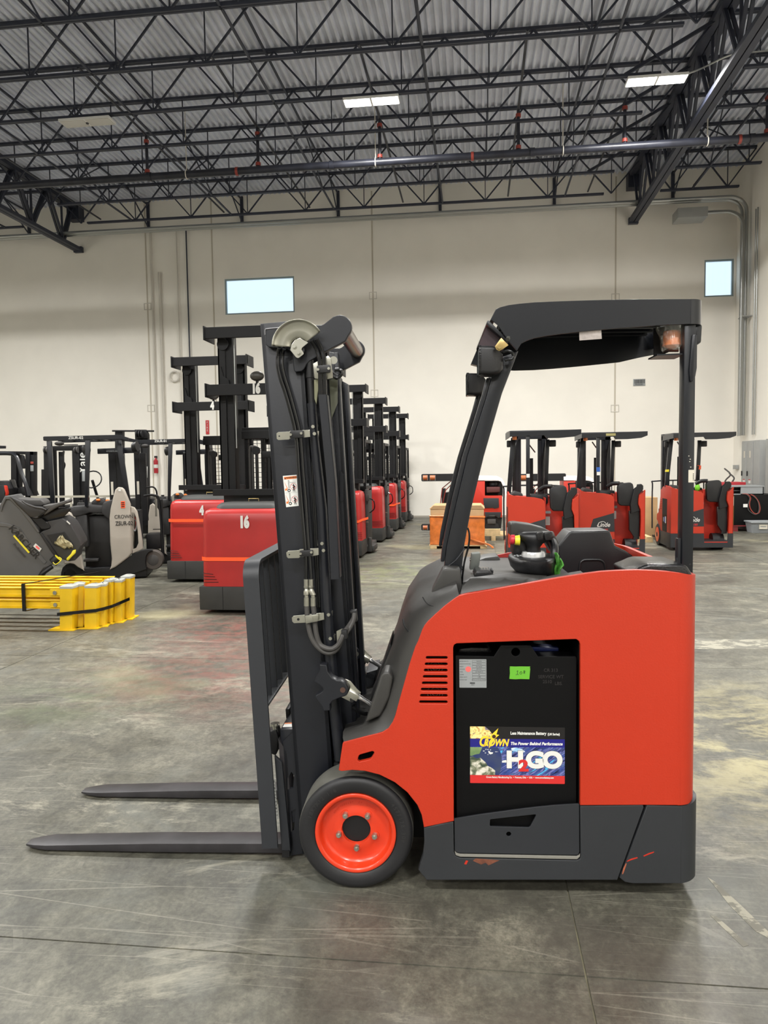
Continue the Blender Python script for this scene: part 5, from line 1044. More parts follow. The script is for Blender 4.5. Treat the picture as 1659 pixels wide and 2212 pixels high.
# lower bar of the backrest, carriage plates
def cbar(s0, s1, n0, n1, w0, w1, name, m_='grey', bev=0.003, par=None):
    G = Geo(); P_ = lambda s_, n: bB+e*s_+nrm*n
    G.prism([P_(s0, n0).xz, P_(s1, n0).xz, P_(s1, n1).xz, P_(s0, n1).xz], w0, w1); return G.obj(name, par or FK, m_, bevel=bev)
cbar(0.56, 0.63, -0.03, -0.012, BN+0.014, BF-0.014, 'backrest_rail', 'grey', par=BR)
cbar(0.602, 0.612, -0.034, 0.034, BN+0.014, BF-0.014, 'backrest_shelf', mat('light_charcoal_bar', S(74, 76, 78), 0.4), 0.001, par=BR)
cbar(0.36, 0.47, 0.055, 0.115, BN+0.10, BF-0.1, 'carriage_upper_bar', 'mast')
cbar(0.06, 0.16, 0.06, 0.11, BN+0.10, BF-0.1, 'carriage_lower_bar', 'mast')
st_ = cbar(0.435, 0.4705, 0.06, 0.105, BN+0.13, BN+0.18, 'carriage_sticker', 'white', 0)
cbar(0.435, 0.4712, 0.06, 0.105, BN+0.168, BN+0.1802, 'sticker_band', 'warn', 0, par=st_)
cbar(0.455, 0.50, 0.045, 0.062, BN+0.28, BF-0.1, 'side_shift_rail', 'black')
pz = P3(594, 1568, BN+0.14); Geo().rings([(pz+Vector((0, 0, 0.012)), 0.020), (pz+Vector((0, 0, 0.006)), 0.021), (pz+Vector((0, 0, 0.0)), 0.019), (pz+Vector((0, 0, -0.002)), 0.011), (pz+Vector((0.003, 0, -0.05)), 0.011)], 20).obj('locking_pin', FK, 'zinc')
G = Geo(); G.prism(Qp([(580, 1575), (600, 1570), (606, 1590), (600, 1625), (586, 1620)], BN+0.16), BN+0.12, BN+0.2); G.obj('pin_hook', FK, 'black', bevel=0.006)
sidep = Qp([(594, 1637), (608, 1634), (611, 1645), (606, 1668), (622, 1690), (629, 1835), (610, 1838), (607, 1800)], BN+0.06)
plate('carriage_side_plate', [Qp([(593, 1632), (609, 1646), (628, 1838), (609, 1838)], BN+0.06)], BN+0.055, BN+0.075, FK, 'grey', bevel=0.002)
plate('carriage_inner_plate', [Qp([(612, 1600), (652, 1560), (660, 1840), (628, 1846), (622, 1720)], BN+0.10), Qp([(622, 1680), (630, 1665), (636, 1672), (634, 1700), (622, 1703)], BN+0.10), Qp([(630, 1750), (640, 1745), (636, 1790), (629, 1795)], BN+0.10)], BN+0.09, BN+0.105, FK, 'mast')
Geo().box(P3(609, 1838, BN+0.05).x, P3(625, 1838, BN+0.05).x, BN+0.05, BN+0.085, P3(609, 1852, BN+0.05).z, P3(609, 1838, BN+0.05).z).obj('carriage_foot', FK, 'black')
# forks
def fork(w0, near=True):
    w1 = w0+0.105
    tip = P3(60, 1842, 0.31); heel = P3(606, 1842, 0.31)
    x0, x1 = tip.x+0.0, heel.x+0.02; z0 = 0.018
    th0, th1 = 0.012, 0.04
    G = Geo(); secs = []
    for t, hw_, zt_, zb_ in ((0.0, 0.024, 0.022, 0.014), (0.035, 0.040, 0.026, 0.012), (0.09, 0.0525, 0.031, 0.010), (0.5, 0.0525, 0.048, 0.010), (1.0, 0.0525, 0.058, 0.016)):
        x = x0+(x1-x0)*t; wc = (w0+w1)/2
        secs.append([Vector((x, wc-hw_, zb_)), Vector((x, wc+hw_, zb_)), Vector((x, wc+hw_, zt_)), Vector((x, wc-hw_, zt_))])
    x = x1; wc = (w0+w1)/2
    secs.append([Vector((x+0.03, wc-0.0525, 0.022)), Vector((x+0.03, wc+0.0525, 0.022)), Vector((x+0.004, wc+0.0525, 0.075)), Vector((x+0.004, wc-0.0525, 0.075))])
    secs.append([Vector((x+0.045, wc-0.0525, 0.06)), Vector((x+0.045, wc+0.0525, 0.06)), Vector((x+0.008, wc+0.0525, 0.12)), Vector((x+0.008, wc-0.0525, 0.12))])
    up = e*0.40
    secs.append([Vector((x+0.045, wc-0.0525, 0.06))+up, Vector((x+0.045, wc+0.0525, 0.06))+up, Vector((x+0.008, wc+0.0525, 0.12))+up, Vector((x+0.008, wc-0.0525, 0.12))+up])
    G.loft(secs, cap=True, close=True)
    return G.obj('fork', FK, mat('worn_fork_steel', S(50, 48, 50), 0.45, 0.2, var=0.25, vscale=9, bump=0.2, bscale=30), bevel=0.002)
f1 = fork(0.27); fork(0.80, False)
a_ = P3(594, 1725, BN+0.09)
ls = Geo().bar(P3(591, 1682, BN+0.09), P3(598, 1770, BN+0.09), 0.013, 0.001, up=(0, 1, 0)).obj('fork_sticker', f1, 'white')
for i, ch in enumerate('N4055C52072'):
    p_ = P3(591+7.0*i/10.5, 1688+76*i/10.5, BN+0.089); text_mesh('sticker_letter', ch, 0.012, f1, 'blackink', (p_.x, p_.y-0.0012, p_.z), rot=(PI/2, PI/2-0.08, 0), thick=0.0002)
# ================================================================== things behind
def grid_mesh(parent, x0, x1, y, z0, z1, nx, nz, name='wire_mesh', m_='tmast'):
    G = Geo()
    for i in range(nx+1): G.box(x0+(x1-x0)*i/nx-0.003, x0+(x1-x0)*i/nx+0.003, y-0.003, y+0.003, z0, z1)
    for j in range(nz+1): G.box(x0, x1, y-0.003, y+0.003, z0+(z1-z0)*j/nz-0.003, z0+(z1-z0)*j/nz+0.003)
    o = G.obj(name, parent, m_, smooth=0); o['kind'] = 'stuff'; return o
def rbox(x0, x1, y0, y1, z0, z1, name, par, m_, bev=0.01, smooth=40): return Geo().box(x0, x1, y0, y1, z0, z1).obj(name, par, m_, bevel=bev, smooth=smooth)
# ------------------------------------------------------------------ red tall-mast trucks
RW = 1.06
def picker(x, y, num, label, strapz=None, zt_=3.19, zm_=2.52):
    t = thing('stacker_truck', label, 'forklift', (x, y, 0), 0, 'red tall-mast trucks')
    W_ = RW
    b = rbox(-0.03, W_+0.0, 0.0, 0.66, 0.045, 0.315, 'base_skirt', t, 'truckbase', 0.012)
    Geo().box(0.245*1.0, 0.252, -0.002, 0.01, 0.05, 0.31).obj('skirt_seam', b, 'dark', smooth=0)
    # rounded red hood
    secs = []
    for z, s_ in ((0.315, 0.0), (0.6, 0.004), (1.05, 0.012), (1.13, 0.018), (1.175, 0.035), (1.20, 0.075), (1.205, 0.11)):
        secs.append([Vector((W_/2+cx, 0.30+cy, z)) for cx, cy in [(p[0], p[1]) for p in rrect(-W_/2+s_, W_/2-s_, -0.29+s_, 0.30, 0.075, 5)]])
    hd = Geo().loft(secs, cap=True, close=True).obj('hood', t, 'truckred', smooth=60)
    for k in range(4):
        Geo().tube([(0.0+0.012, 0.08, 0.36+0.035*k), (0.02, 0.012, 0.362+0.035*k), (0.2-0.02*k, 0.007, 0.366+0.03*k)], 0.003, n=5, sub=3).obj('vent_crease', hd, 'dark')
        Geo().tube([(W_-0.012, 0.08, 0.36+0.035*k), (W_-0.02, 0.012, 0.362+0.035*k), (W_-0.30+0.02*k, 0.007, 0.366+0.03*k)], 0.003, n=5, sub=3).obj('vent_crease', hd, 'dark')
    secs = []
    for z, s_ in ((1.20, 0.0), (1.235, 0.015), (1.262, 0.05), (1.268, 0.12)):
        secs.append([Vector((W_/2+p[0], 0.34+p[1], z)) for p in rrect(-W_/2+0.14+s_, W_/2-0.14-s_, -0.26+s_, 0.2-s_*0.4, 0.10, 5)])
    lid = Geo().loft(secs, cap=True, close=True).obj('hood_lid', t, 'truckbase', smooth=60)
    Geo().tube([(W_/2-0.06, 0.36, 1.268), (W_/2-0.06, 0.36, 1.30), (W_/2+0.06, 0.36, 1.30), (W_/2+0.06, 0.36, 1.268)], 0.004, n=5, sub=1).obj('lid_handle', lid, 'gold')
    # shelf frame over the hood
    G = Geo(); G.box(0.02, W_-0.02, 0.40, 0.43, 1.335, 1.41); G.box(0.02, 0.05, 0.43, 0.62, 1.345, 1.40); G.box(W_-0.05, W_-0.02, 0.43, 0.62, 1.345, 1.40); G.box(0.04, W_-0.04, 0.43, 0.62, 1.335, 1.345); G.obj('shelf_frame', t, 'tmast', bevel=0.004, smooth=0)
    Geo().box(0.12, W_-0.12, 0.5, 0.66, 1.2, 1.34).obj('motor_housing', t, 'black', smooth=0)
    ztop = zt_+0.12
    for sx in (0, 1):
        f = lambda v: v if sx == 0 else W_-v
        def bx(a, b_, *r): return (min(f(a), f(b_)), max(f(a), f(b_)), *r)
        G = Geo(); G.box(*bx(0.05, 0.14, 0.62, 0.66, 1.35, ztop)); G.box(*bx(0.05, 0.07, 0.62, 0.78, 1.35, ztop)); G.obj('outer_mast', t, 'tmast', bevel=0.003, smooth=0)
        G = Geo(); G.box(*bx(0.145, 0.225, 0.64, 0.68, 1.33, ztop-0.06)); G.box(*bx(0.20, 0.225, 0.66, 0.80, 1.33, ztop-0.06)); G.obj('inner_mast', t, 'tmast', bevel=0.003, smooth=0)
        c = Geo().box(*bx(0.236, 0.246, 0.66, 0.67, 1.9, ztop-0.1)).obj('lift_chain', t, 'conduit', smooth=0)
        Geo().rings([(Vector((f(0.12), 0.60, ztop-0.17)), 0.07), (Vector((f(0.12), 0.625, ztop-0.17)), 0.07)], 20, axis=(0, 1, 0)).obj('chain_pulley', t, 'tmast')
        G = Geo(); G.prism([(f(0.09), zm_+0.14), (f(0.19), zm_+0.14), (f(0.18), zm_+0.2), (f(0.12), zm_+0.24), (f(0.09), zm_+0.36)], 0.60, 0.62); G.obj('mast_gusset', t, 'tmast')
        # outriggers
        G = Geo(); G.prism([(0, 0)]*0 or [(f(-0.0), 0.03), (f(0.16), 0.03), (f(0.16), 0.14), (f(-0.0), 0.14)], 0.7, 2.0); G.obj('outrigger', t, 'truckbase', bevel=0.02)
        if sx == 1:
            rbox(W_, W_+0.12, 0.78, 1.25, 0.04, 0.15, 'load_wheel_guard', t, 'truckbase', 0.03); rbox(W_+0.0, W_+0.07, 0.70, 0.82, 0.04, 0.30, 'side_post', t, 'truckbase', 0.01)
    rbox(W_-0.02, W_+0.035, 0.60, 0.70, 0.30, 1.22, 'side_cover', t, 'truckbase', 0.008)
    rbox(W_+0.0, W_+0.06, 0.56, 0.66, 1.0, 1.12, 'cable_connector', t, 'truckbase', 0.005)
    for z in (zm_, zt_):
        cb_ = Geo().prism([(-0.06, z), (W_+0.05, z), (W_+0.05, z+0.13), (-0.06, z+0.13)], 0.46, 0.50); cb_.prism([(-0.06, z-0.02), (-0.045, z-0.02), (-0.045, z+0.145), (-0.06, z+0.145)], 0.44, 0.80); cb_.prism([(W_+0.035, z-0.02), (W_+0.05, z-0.02), (W_+0.05, z+0.145), (W_+0.035, z+0.145)], 0.44, 0.80); cb_.box(-0.04, W_+0.04, 0.50, 0.62, z+0.02, z+0.03)
        CB = cb_.obj('crossbeam', t, 'tmast', bevel=0.004, smooth=0)
    if num:
        text_mesh('painted_number', num, 0.15, CB, 'white', (0.56, 0.458, zm_+0.065), sx=0.66, off=0.0115, thick=0.001)
        text_mesh('painted_number', num, 0.17, hd, 'white', (0.52, 0.004, 1.045), sx=0.66, off=0.013, thick=0.001)
    Geo().sphere((0.56, 0.52, zm_+0.22), 0.085, 1, 0.7, 0.7).obj('dome_mirror', t, mat('mirror_back', S(62, 60, 54), 0.4)); Geo().cyl((0.56, 0.52, zm_+0.12), (0.56, 0.52, zm_+0.18), 0.018, n=8).obj('mirror_stem', t, 'tmast')
    # operator cage behind the mast
    G = Geo()
    G.box(0.22, W_-0.05, 0.95, 1.75, 2.10, 2.16)
    for a in (0.24, W_-0.10): 
        for b_ in (0.97, 1.70): G.box(a, a+0.05, b_, b_+0.05, 1.15, 2.12)
    G.box(0.22, W_-0.05, 0.93, 0.97, 2.02, 2.12); G.box(0.22, W_-0.05, 0.95, 1.75, 1.20, 1.26); G.obj('operator_cage', t, 'tmast', bevel=0.004, smooth=0)
    grid_mesh(t, 0.26, W_-0.1, 0.96, 1.30, 2.02, 14, 12)
    Geo().cyl((0.60, 0.82, 1.35), (0.60, 0.82, 1.80), 0.035, n=12).obj('lift_cylinder', t, 'tmast'); rbox(0.52, 0.68, 0.78, 0.86, 1.78, 1.86, 'cylinder_head', t, 'tmast', 0.005)
    for a in (0.44, 0.76):
        Geo().box(a-0.012, a+0.012, 0.80, 0.86, 1.36, 1.86).obj('leaf_chain', t, 'tmast', smooth=0)
        Geo().rings([(Vector((a, 0.78, 1.87)), 0.05), (Vector((a, 0.83, 1.87)), 0.05)], 16, axis=(0, 1, 0)).obj('chain_wheel', t, 'tmast')
    for a in (0.36, 0.395): Geo().tube([(a, 0.80, 1.35), (a, 0.80, 1.85), (a+0.03, 0.80, 1.92), (a+0.07, 0.80, 1.88)], 0.014, n=6).obj('mast_hose', t, 'hose')
    rbox(0.40, 0.88, 0.76, 0.84, 1.28, 1.40, 'cylinder_mount', t, 'tmast', 0.005)
    rbox(0.48, 0.86, 1.05, 1.15, 1.95, 2.02, 'control_bar', t, 'tmast', 0.01)
    Geo().box(0.0, W_, 0.66, 0.95, 0.05, 0.12).obj('frame_pan', t, 'truckbase', smooth=0); rbox(0.2, W_-0.05, 0.95, 1.75, 0.2, 1.18, 'operator_bay', t, 'black', 0.02)
    Geo().tube([(W_+0.05, 0.64, 1.05), (W_+0.14, 0.62, 1.0), (W_+0.15, 0.62, 0.86), (W_+0.06, 0.64, 0.78)], 0.012, n=6).obj('charge_cable', t, 'rubber')
    if strapz:
        G = Geo(); o_ = 0.004
        pth_ = [(-o_, 0.55), (-o_, 0.06), (0.06, 0.01-o_), (W_-0.06, 0.01-o_), (W_+o_, 0.06), (W_+0.05, 0.5)]
        G.loft([[Vector((p[0], p[1], strapz-0.022+ (0.03 if i > 3 else 0))), Vector((p[0], p[1], strapz+0.022+(0.03 if i > 3 else 0))), Vector((p[0]*1.002-0.002, p[1]-0.003, strapz+0.022+(0.03 if i > 3 else 0))), Vector((p[0]*1.002-0.002, p[1]-0.003, strapz-0.022+(0.03 if i > 3 else 0)))] for i, p in enumerate(pth_)], cap=True, close=True)
        G.obj('orange_strap', t, 'strap', smooth=0)
    return t
g16 = gnd(437, 1326)
PX, PY0 = g16.x, g16.y
picker(PX, PY0, '16', 'red tall-mast truck numbered 16, directly behind the mast of the orange forklift', 0.63)
g4 = gnd(366, 1258)
picker(g4.x, g4.y, '4', 'red tall-mast truck numbered 4, left of and behind number 16', 0.905)
picker(PX+0.02, 10.75, '13', 'red tall-mast truck numbered 13, hidden behind number 16 and the orange forklift mast', None, 3.05, 2.45)
picker(PX+0.02, 13.22, '5', 'red tall-mast truck numbered 5, nearest of the four right of the orange forklift mast', 0.66, 3.01, 2.39)
picker(PX+0.06, 15.9, '', 'red tall-mast truck with no strap, second of the four right of the orange forklift mast', None, 3.0, 2.39)
picker(PX+0.08, 18.5, '', 'red tall-mast truck with orange strap, third of the four right of the orange forklift mast', 0.66, 3.0, 2.39)
picker(PX+0.06, 21.2, '', 'red tall-mast truck nearest the back wall with a coiled black cable on its side', None, 3.0, 2.39)
# ------------------------------------------------------------------ orange trucks seen from the rear
def rear_truck(px, py, label, tape=None, notes=True, logo=True, sc=1.0):
    g_ = gnd(px, py); t = thing('forklift', label, 'forklift', (g_.x, g_.y, 0), 0, 'orange stand-up forklifts at the right')
    k = 0.001164*sc
    U = lambda x: (x-450)*k; Z = lambda y: (2055-y)*k
    def pp(pts): return [(U(x), Z(y)) for x, y in pts]
    Wt = U(1395); D = 1.15
    rp = pp([(448, 1780), (448, 1050), (470, 1048), (500, 1060), (560, 1072), (680, 1082), (800, 1092), (900, 1115), (930, 1140), (940, 1190), (945, 1400), (955, 1780)])
    s = plate('rear_cover', [rp], 0.0, 0.02, t, 'orange', bevel=0.003)
    lg = plate('logo_panel', [pp([(640, 1475), (945, 1385), (954, 1668), (600, 1668), (586, 1655)])], -0.003, 0.0, t, 'grey', bevel=0.001)
    if logo:
        text_mesh('logo_text', 'Linde', 0.105*sc, lg, 'white', (U(790), -0.005, Z(1565)), shear=0.3, sx=0.95, off=0.0015, thick=0.001)
        Geo().tube([(U(700), -0.005, Z(1580)), (U(730), -0.005, Z(1530)), (U(790), -0.005, Z(1515)), (U(830), -0.005, Z(1545))], 0.005, n=5).obj('logo_swash', lg, 'white')
        text_mesh('model_text', 'E 18S', 0.05*sc, lg, 'red', (U(800), -0.005, Z(1640)), shear=0.3, sx=1.1, off=0.001, thick=0.001)
    side = [(0.0, Z(1780)), (0.0, Z(1050)), (0.12, Z(1030)), (0.45, Z(1020)), (0.62, Z(1050)), (0.76, Z(1120)), (0.92, Z(1480)), (1.08, Z(1530)), (1.10, Z(1620)), (1.0, Z(1650)), (0.9, Z(1790))]
    def sideplate(x0, x1, name, m_, pl, hole=None):
        G = Geo(); n = len(pl); a = [G.b.verts.new((x0, p[0], p[1])) for p in pl]; c = [G.b.verts.new((x1, p[0], p[1])) for p in pl]
        G.b.faces.new(a); G.b.faces.new(c[::-1])
        for i in range(n): G.b.faces.new((a[i], c[i], c[(i+1) % n], a[(i+1) % n]))
        return G.obj(name, t, m_, bevel=0.003)
    sd = sideplate(0.0-0.002, 0.02, 'side_panel', 'orange_in', [(p[0]+0.02, p[1]) for p in side])
    Geo().box(-0.004, -0.001, 0.30, 0.66, Z(1780), Z(1240)).obj('battery_bay', sd, 'dark', smooth=0)
    b_ = rbox(-0.0055, -0.003, 0.33, 0.62, Z(1660), Z(1500), 'battery_face', sd, 'battery', 0.0)
    for i in range(3): Geo().box(-0.008, -0.0055, 0.36+0.08*i, 0.41+0.08*i, Z(1640-i*10), Z(1530+10*i)).obj('battery_sticker', sd, ['white', 'blue', 'silver'][i], smooth=0)
    for i in range(6): Geo().box(-0.005, -0.002, 0.72, 0.80, Z(1420-30*i)-0.004, Z(1420-30*i)+0.004).obj('vent_slot', sd, 'dark', smooth=0)
    G = Geo(); G.box(-0.006, Wt, 0.0-0.006, 0.03, Z(2000), Z(1780)) ; G.obj('rear_skirt', t, 'grey', bevel=0.006, smooth=0) if False else G.b.free()
    plate('rear_skirt', [pp([(445, 1782), (955, 1782), (960, 1925), (1310, 1925), (1325, 1780), (1397, 1780), (1397, 2006), (445, 2006)])], -0.006, 0.03, t, 'grey', bevel=0.004)
    sideplate(-0.008, 0.02, 'side_skirt', 'grey', [(0.0, Z(2006)), (0.0, Z(1782)), (0.86, Z(1790)), (0.86, Z(1960)), (0.80, Z(2006))])
    # operator bay
    rbox(U(955), U(1330), 0.42, 0.46, Z(1925), Z(1225), 'bay_front_wall', t, 'orange_in', 0.004)
    Geo().box(U(955), U(1330), 0.0, 0.44, Z(1925), Z(1895)).obj('step_floor', t, 'grey', smooth=0)
    Geo().box(U(955), U(1320), -0.004, 0.0, Z(1925), Z(1912)).obj('step_edge', t, 'orange_in', smooth=0)
    Geo().box(U(940), U(950), 0.02, 0.44, Z(1925), Z(1100)).obj('bay_side_wall', t, 'orange_in', smooth=0)
    plate('rear_post_cover', [pp([(1395, 1780), (1395, 1045), (1385, 1050), (1370, 1085), (1310, 1130), (1300, 1180), (1298, 1260), (1330, 1340), (1335, 1500), (1325, 1780)])], 0.0, 0.06, t, 'orange', bevel=0.004)
    rbox(U(1385), U(1395), 0.0, 1.0, Z(1780), Z(1060), 'right_side_panel', t, 'orange_in', 0.003)
    plate('pad_support', [pp([(1240, 1040), (1290, 1000), (1300, 965), (1350, 960), (1375, 985), (1375, 1040), (1310, 1120), (1298, 1250), (1330, 1360), (1200, 1400), (1190, 1250)])], 0.05, 0.16, t, 'black', bevel=0.01)
    secs = [[Vector((x, y, z)) for x, z in pp([(1010, 1000), (1030, 965), (1060, 950), (1200, 935), (1235, 960), (1245, 1010), (1240, 1150), (1215, 1290), (1060, 1285), (1020, 1240)])] for y in (0.10, 0.22)]
    Geo().loft(secs, cap=True, close=True).obj('back_pad', t, 'blackpl', bevel=0.02, smooth=50)
    plate('storage_pocket', [pp([(1180, 1362), (1335, 1362), (1330, 1790), (1240, 1800), (1250, 1750), (1185, 1650)])], 0.10, 0.20, t, 'glossbl', bevel=0.006)
    Geo().tube([(U(890), 0.3, Z(1000)), (U(960), 0.26, Z(955)), (U(1050), 0.2, Z(950))], 0.035, n=10).obj('arm_rest', t, 'blackpl')
    rbox(U(760), U(1010), 0.34, 0.6, Z(1200), Z(1060), 'console', t, 'blackpl', 0.03)
    G = Geo(); G.prism(pp([(480, 1056), (540, 1010), (640, 1040), (650, 1075)]), 0.05, 0.5); G.obj('corner_bolster', t, 'seatgrey', bevel=0.01)
    if notes:
        a = pp([(975, 1300), (1052, 1336)]); Geo().box(a[0][0], a[1][0], 0.416, 0.42, a[1][1], a[0][1]).obj('rating_plate', t, 'silver', smooth=0)
        a = pp([(960, 1380), (1040, 1500)]); nt_ = Geo().box(a[0][0], a[1][0], 0.416, 0.42, a[1][1], a[0][1]).obj('notice_sheet', t, 'white', smooth=0)
        for i in range(5): Geo().box(a[0][0]+0.01, a[1][0]-0.01, 0.414, 0.416, a[1][1]+0.02+0.024*i, a[1][1]+0.027+0.024*i).obj('notice_line', nt_, 'silver', smooth=0)
    # roof and posts
    zt_ = Z(180); zb_ = Z(262)
    G = Geo(); G.vprism([(U(470), 0.0), (U(1420), 0.0), (U(1420), 0.85), (U(1300), 1.0), (U(620), 1.0), (U(440), 0.5)], zb_+0.06, zt_); G.obj('roof_plate', t, 'guard', bevel=0.01)
    rf = plate('roof_rim', [pp([(470, 262), (470, 195), (1420, 178), (1420, 240), (1330, 275), (1130, 290), (960, 290), (930, 250)])], -0.01, 0.02, t, 'guard', bevel=0.004)
    G = Geo(); G.loft([[(U(470), -0.01, Z(262)), (U(470), -0.01, Z(195)), (U(470)+0.012, 0.0, Z(195)), (U(470)+0.012, 0.0, Z(262))], [(U(430), 0.6, Z(290)), (U(430), 0.6, Z(195)), (U(430)+0.012, 0.6, Z(195)), (U(430)+0.012, 0.6, Z(290))]], cap=True, close=True); G.obj('roof_side_rim', t, 'guard')
    Geo().prism(pp([(440, 1050), (500, 1050), (570, 270), (505, 262)]), 0.45, 0.50).obj('front_post', t, 'guard', bevel=0.004)
    Geo().prism(pp([(975, 950), (1030, 950), (1052, 290), (1000, 290)]), 0.62, 0.68).obj('right_post', t, 'guard', bevel=0.004)
    rp_ = Geo().box(U(690), U(740), 0.02, 0.08, Z(1085), Z(240)).obj('rear_post', t, 'guard', bevel=0.004)
    Geo().box(U(693), U(737), 0.014, 0.02, Z(820), Z(770)).obj('post_label', rp_, 'white', smooth=0)
    if tape == 'blue': Geo().box(U(820), U(960), -0.014, -0.010, Z(236), Z(200)).obj('roof_label', rf, mat('olive_label', S(150, 142, 90), 0.5), smooth=0)
    if tape == 'blue': Geo().box(U(688), U(742), 0.012, 0.022, Z(765), Z(700)).obj('tape_band', rp_, 'blue', smooth=0)
    if tape == 'yellow': Geo().prism(pp([(452, 800), (500, 800), (505, 762), (458, 762)]), 0.44, 0.51).obj('tape_band', t, 'btnyel'); Geo().prism(pp([(1010, 770), (1045, 770), (1048, 705), (990, 700), (990, 708), (1020, 710)]), 0.61, 0.62).obj('orange_tag', t, 'strap')
    b = Geo().cyl((U(540), 0.12, zb_-0.045), (U(540), 0.12, zb_+0.02), 0.036, n=14).obj('beacon', t, 'amber')
    for x_, w_ in ((1095, 0.62), (490, 0.5)): rbox(U(x_)-0.05, U(x_)+0.055, w_, w_+0.09, Z(395), Z(300), 'work_lamp', t, 'blackpl', 0.015)
    # mast, far side of the truck
    for a in (0.12, 0.62):
        G = Geo(); G.box(a, a+0.10, 1.22, 1.34, 0.35, zt_+0.02); G.box(a+0.09 if a < 0.3 else a-0.06, a+0.15 if a < 0.3 else a+0.0, 1.24, 1.34, 0.35, zt_-0.06); G.obj('mast_rail', t, 'mast', bevel=0.004, smooth=0)
        Geo().tube([(a+0.05, 1.18, 0.9), (a+0.02, 1.18, 1.5), (a+0.05, 1.18, 1.95), (a+0.10, 1.2, 2.1)], 0.012, n=6).obj('mast_hose', t, 'rubber')
    Geo().cyl((0.45, 1.26, 0.4), (0.45, 1.26, 1.75), 0.03, n=12).obj('lift_cylinder', t, 'tmast')
    Geo().tube([(0.35, 1.0, 2.04), (0.42, 1.05, 1.95), (0.5, 1.1, 1.85)], 0.012, n=6).obj('roof_cable', t, 'rubber')
    Geo().box(0.12, 0.72, 1.22, 1.3, zt_-0.1, zt_-0.02).obj('mast_head', t, 'mast', smooth=0)
    for xx in (-0.02, Wt-0.16):
        w = Geo().rings([(Vector((xx, 0.98, 0.215)), 0.195), (Vector((xx+0.01, 0.98, 0.215)), 0.212), (Vector((xx+0.15, 0.98, 0.215)), 0.212), (Vector((xx+0.16, 0.98, 0.215)), 0.195)], 30, axis=(1, 0, 0)).obj('tyre', t, 'tyre')
        rm = Geo().rings([(Vector((xx-0.006, 0.98, 0.215)), 0.125), (Vector((xx-0.004, 0.98, 0.215)), 0.145), (Vector((xx+0.01, 0.98, 0.215)), 0.15)], 26, axis=(1, 0, 0)).obj('rim', t, 'rimor')
        Geo().rings([(Vector((xx-0.010, 0.98, 0.215)), 0.045), (Vector((xx-0.004, 0.98, 0.215)), 0.05)], 16, axis=(1, 0, 0)).obj('hub', rm, 'dark')
    rbox(0.03, Wt-0.03, 0.46, 0.95, 0.08, Z(1100), 'battery_housing', t, 'orange_in', 0.01)
    G = Geo(); G.tube([(-0.02, 1.42, 0.3), (-0.02, 1.42, 1.15), (0.05, 1.42, 1.26), (0.9, 1.42, 1.26), (0.98, 1.42, 1.15), (0.98, 1.42, 0.3)], 0.014, n=6); 
    for i in range(1, 5): G.cyl((-0.02+0.2*i, 1.42, 0.35), (-0.02+0.2*i, 1.42, 1.26), 0.01, n=6)
    G.obj('load_backrest', t, 'mast')
    Geo().box(0.1, 0.9, 1.36, 1.41, 0.2, 0.7).obj('fork_carriage', t, 'mast', smooth=0)
    for a in (0.18, 0.68): Geo().box(a, a+0.1, 1.42, 2.3, 0.04, 0.08).obj('fork', t, 'mast', smooth=0)
    for w_ in (0.25,): Geo().cyl((0.1, w_, 0.15), (0.3, w_, 0.15), 0.15, n=20).obj('steer_wheel', t, 'tyre'); 
    Geo().cyl((Wt-0.3, 0.3, 0.15), (Wt-0.1, 0.3, 0.15), 0.15, n=20).obj('steer_wheel', t, 'tyre')
    return t
rear_truck(1099, 1226, 'orange stand-up forklift parked behind the joystick console, leftmost of three at the right')
rear_truck(1253, 1204, 'orange stand-up forklift with blue tape on its post, middle one of three at the right', 'blue')
L3 = rear_truck(1449, 1189.5, 'orange stand-up forklift with yellow tape on its post, rightmost of three at the right', 'yellow')
g_ = gnd(1449, 1189.5)
tag(Geo().sphere((g_.x+0.545, g_.y+0.30, 1.16), 0.06, 0.8, 0.8, 1.3).obj('balloon', None, 'lime'), 'lime green rounded bag on the console of the rightmost orange forklift', 'bag')
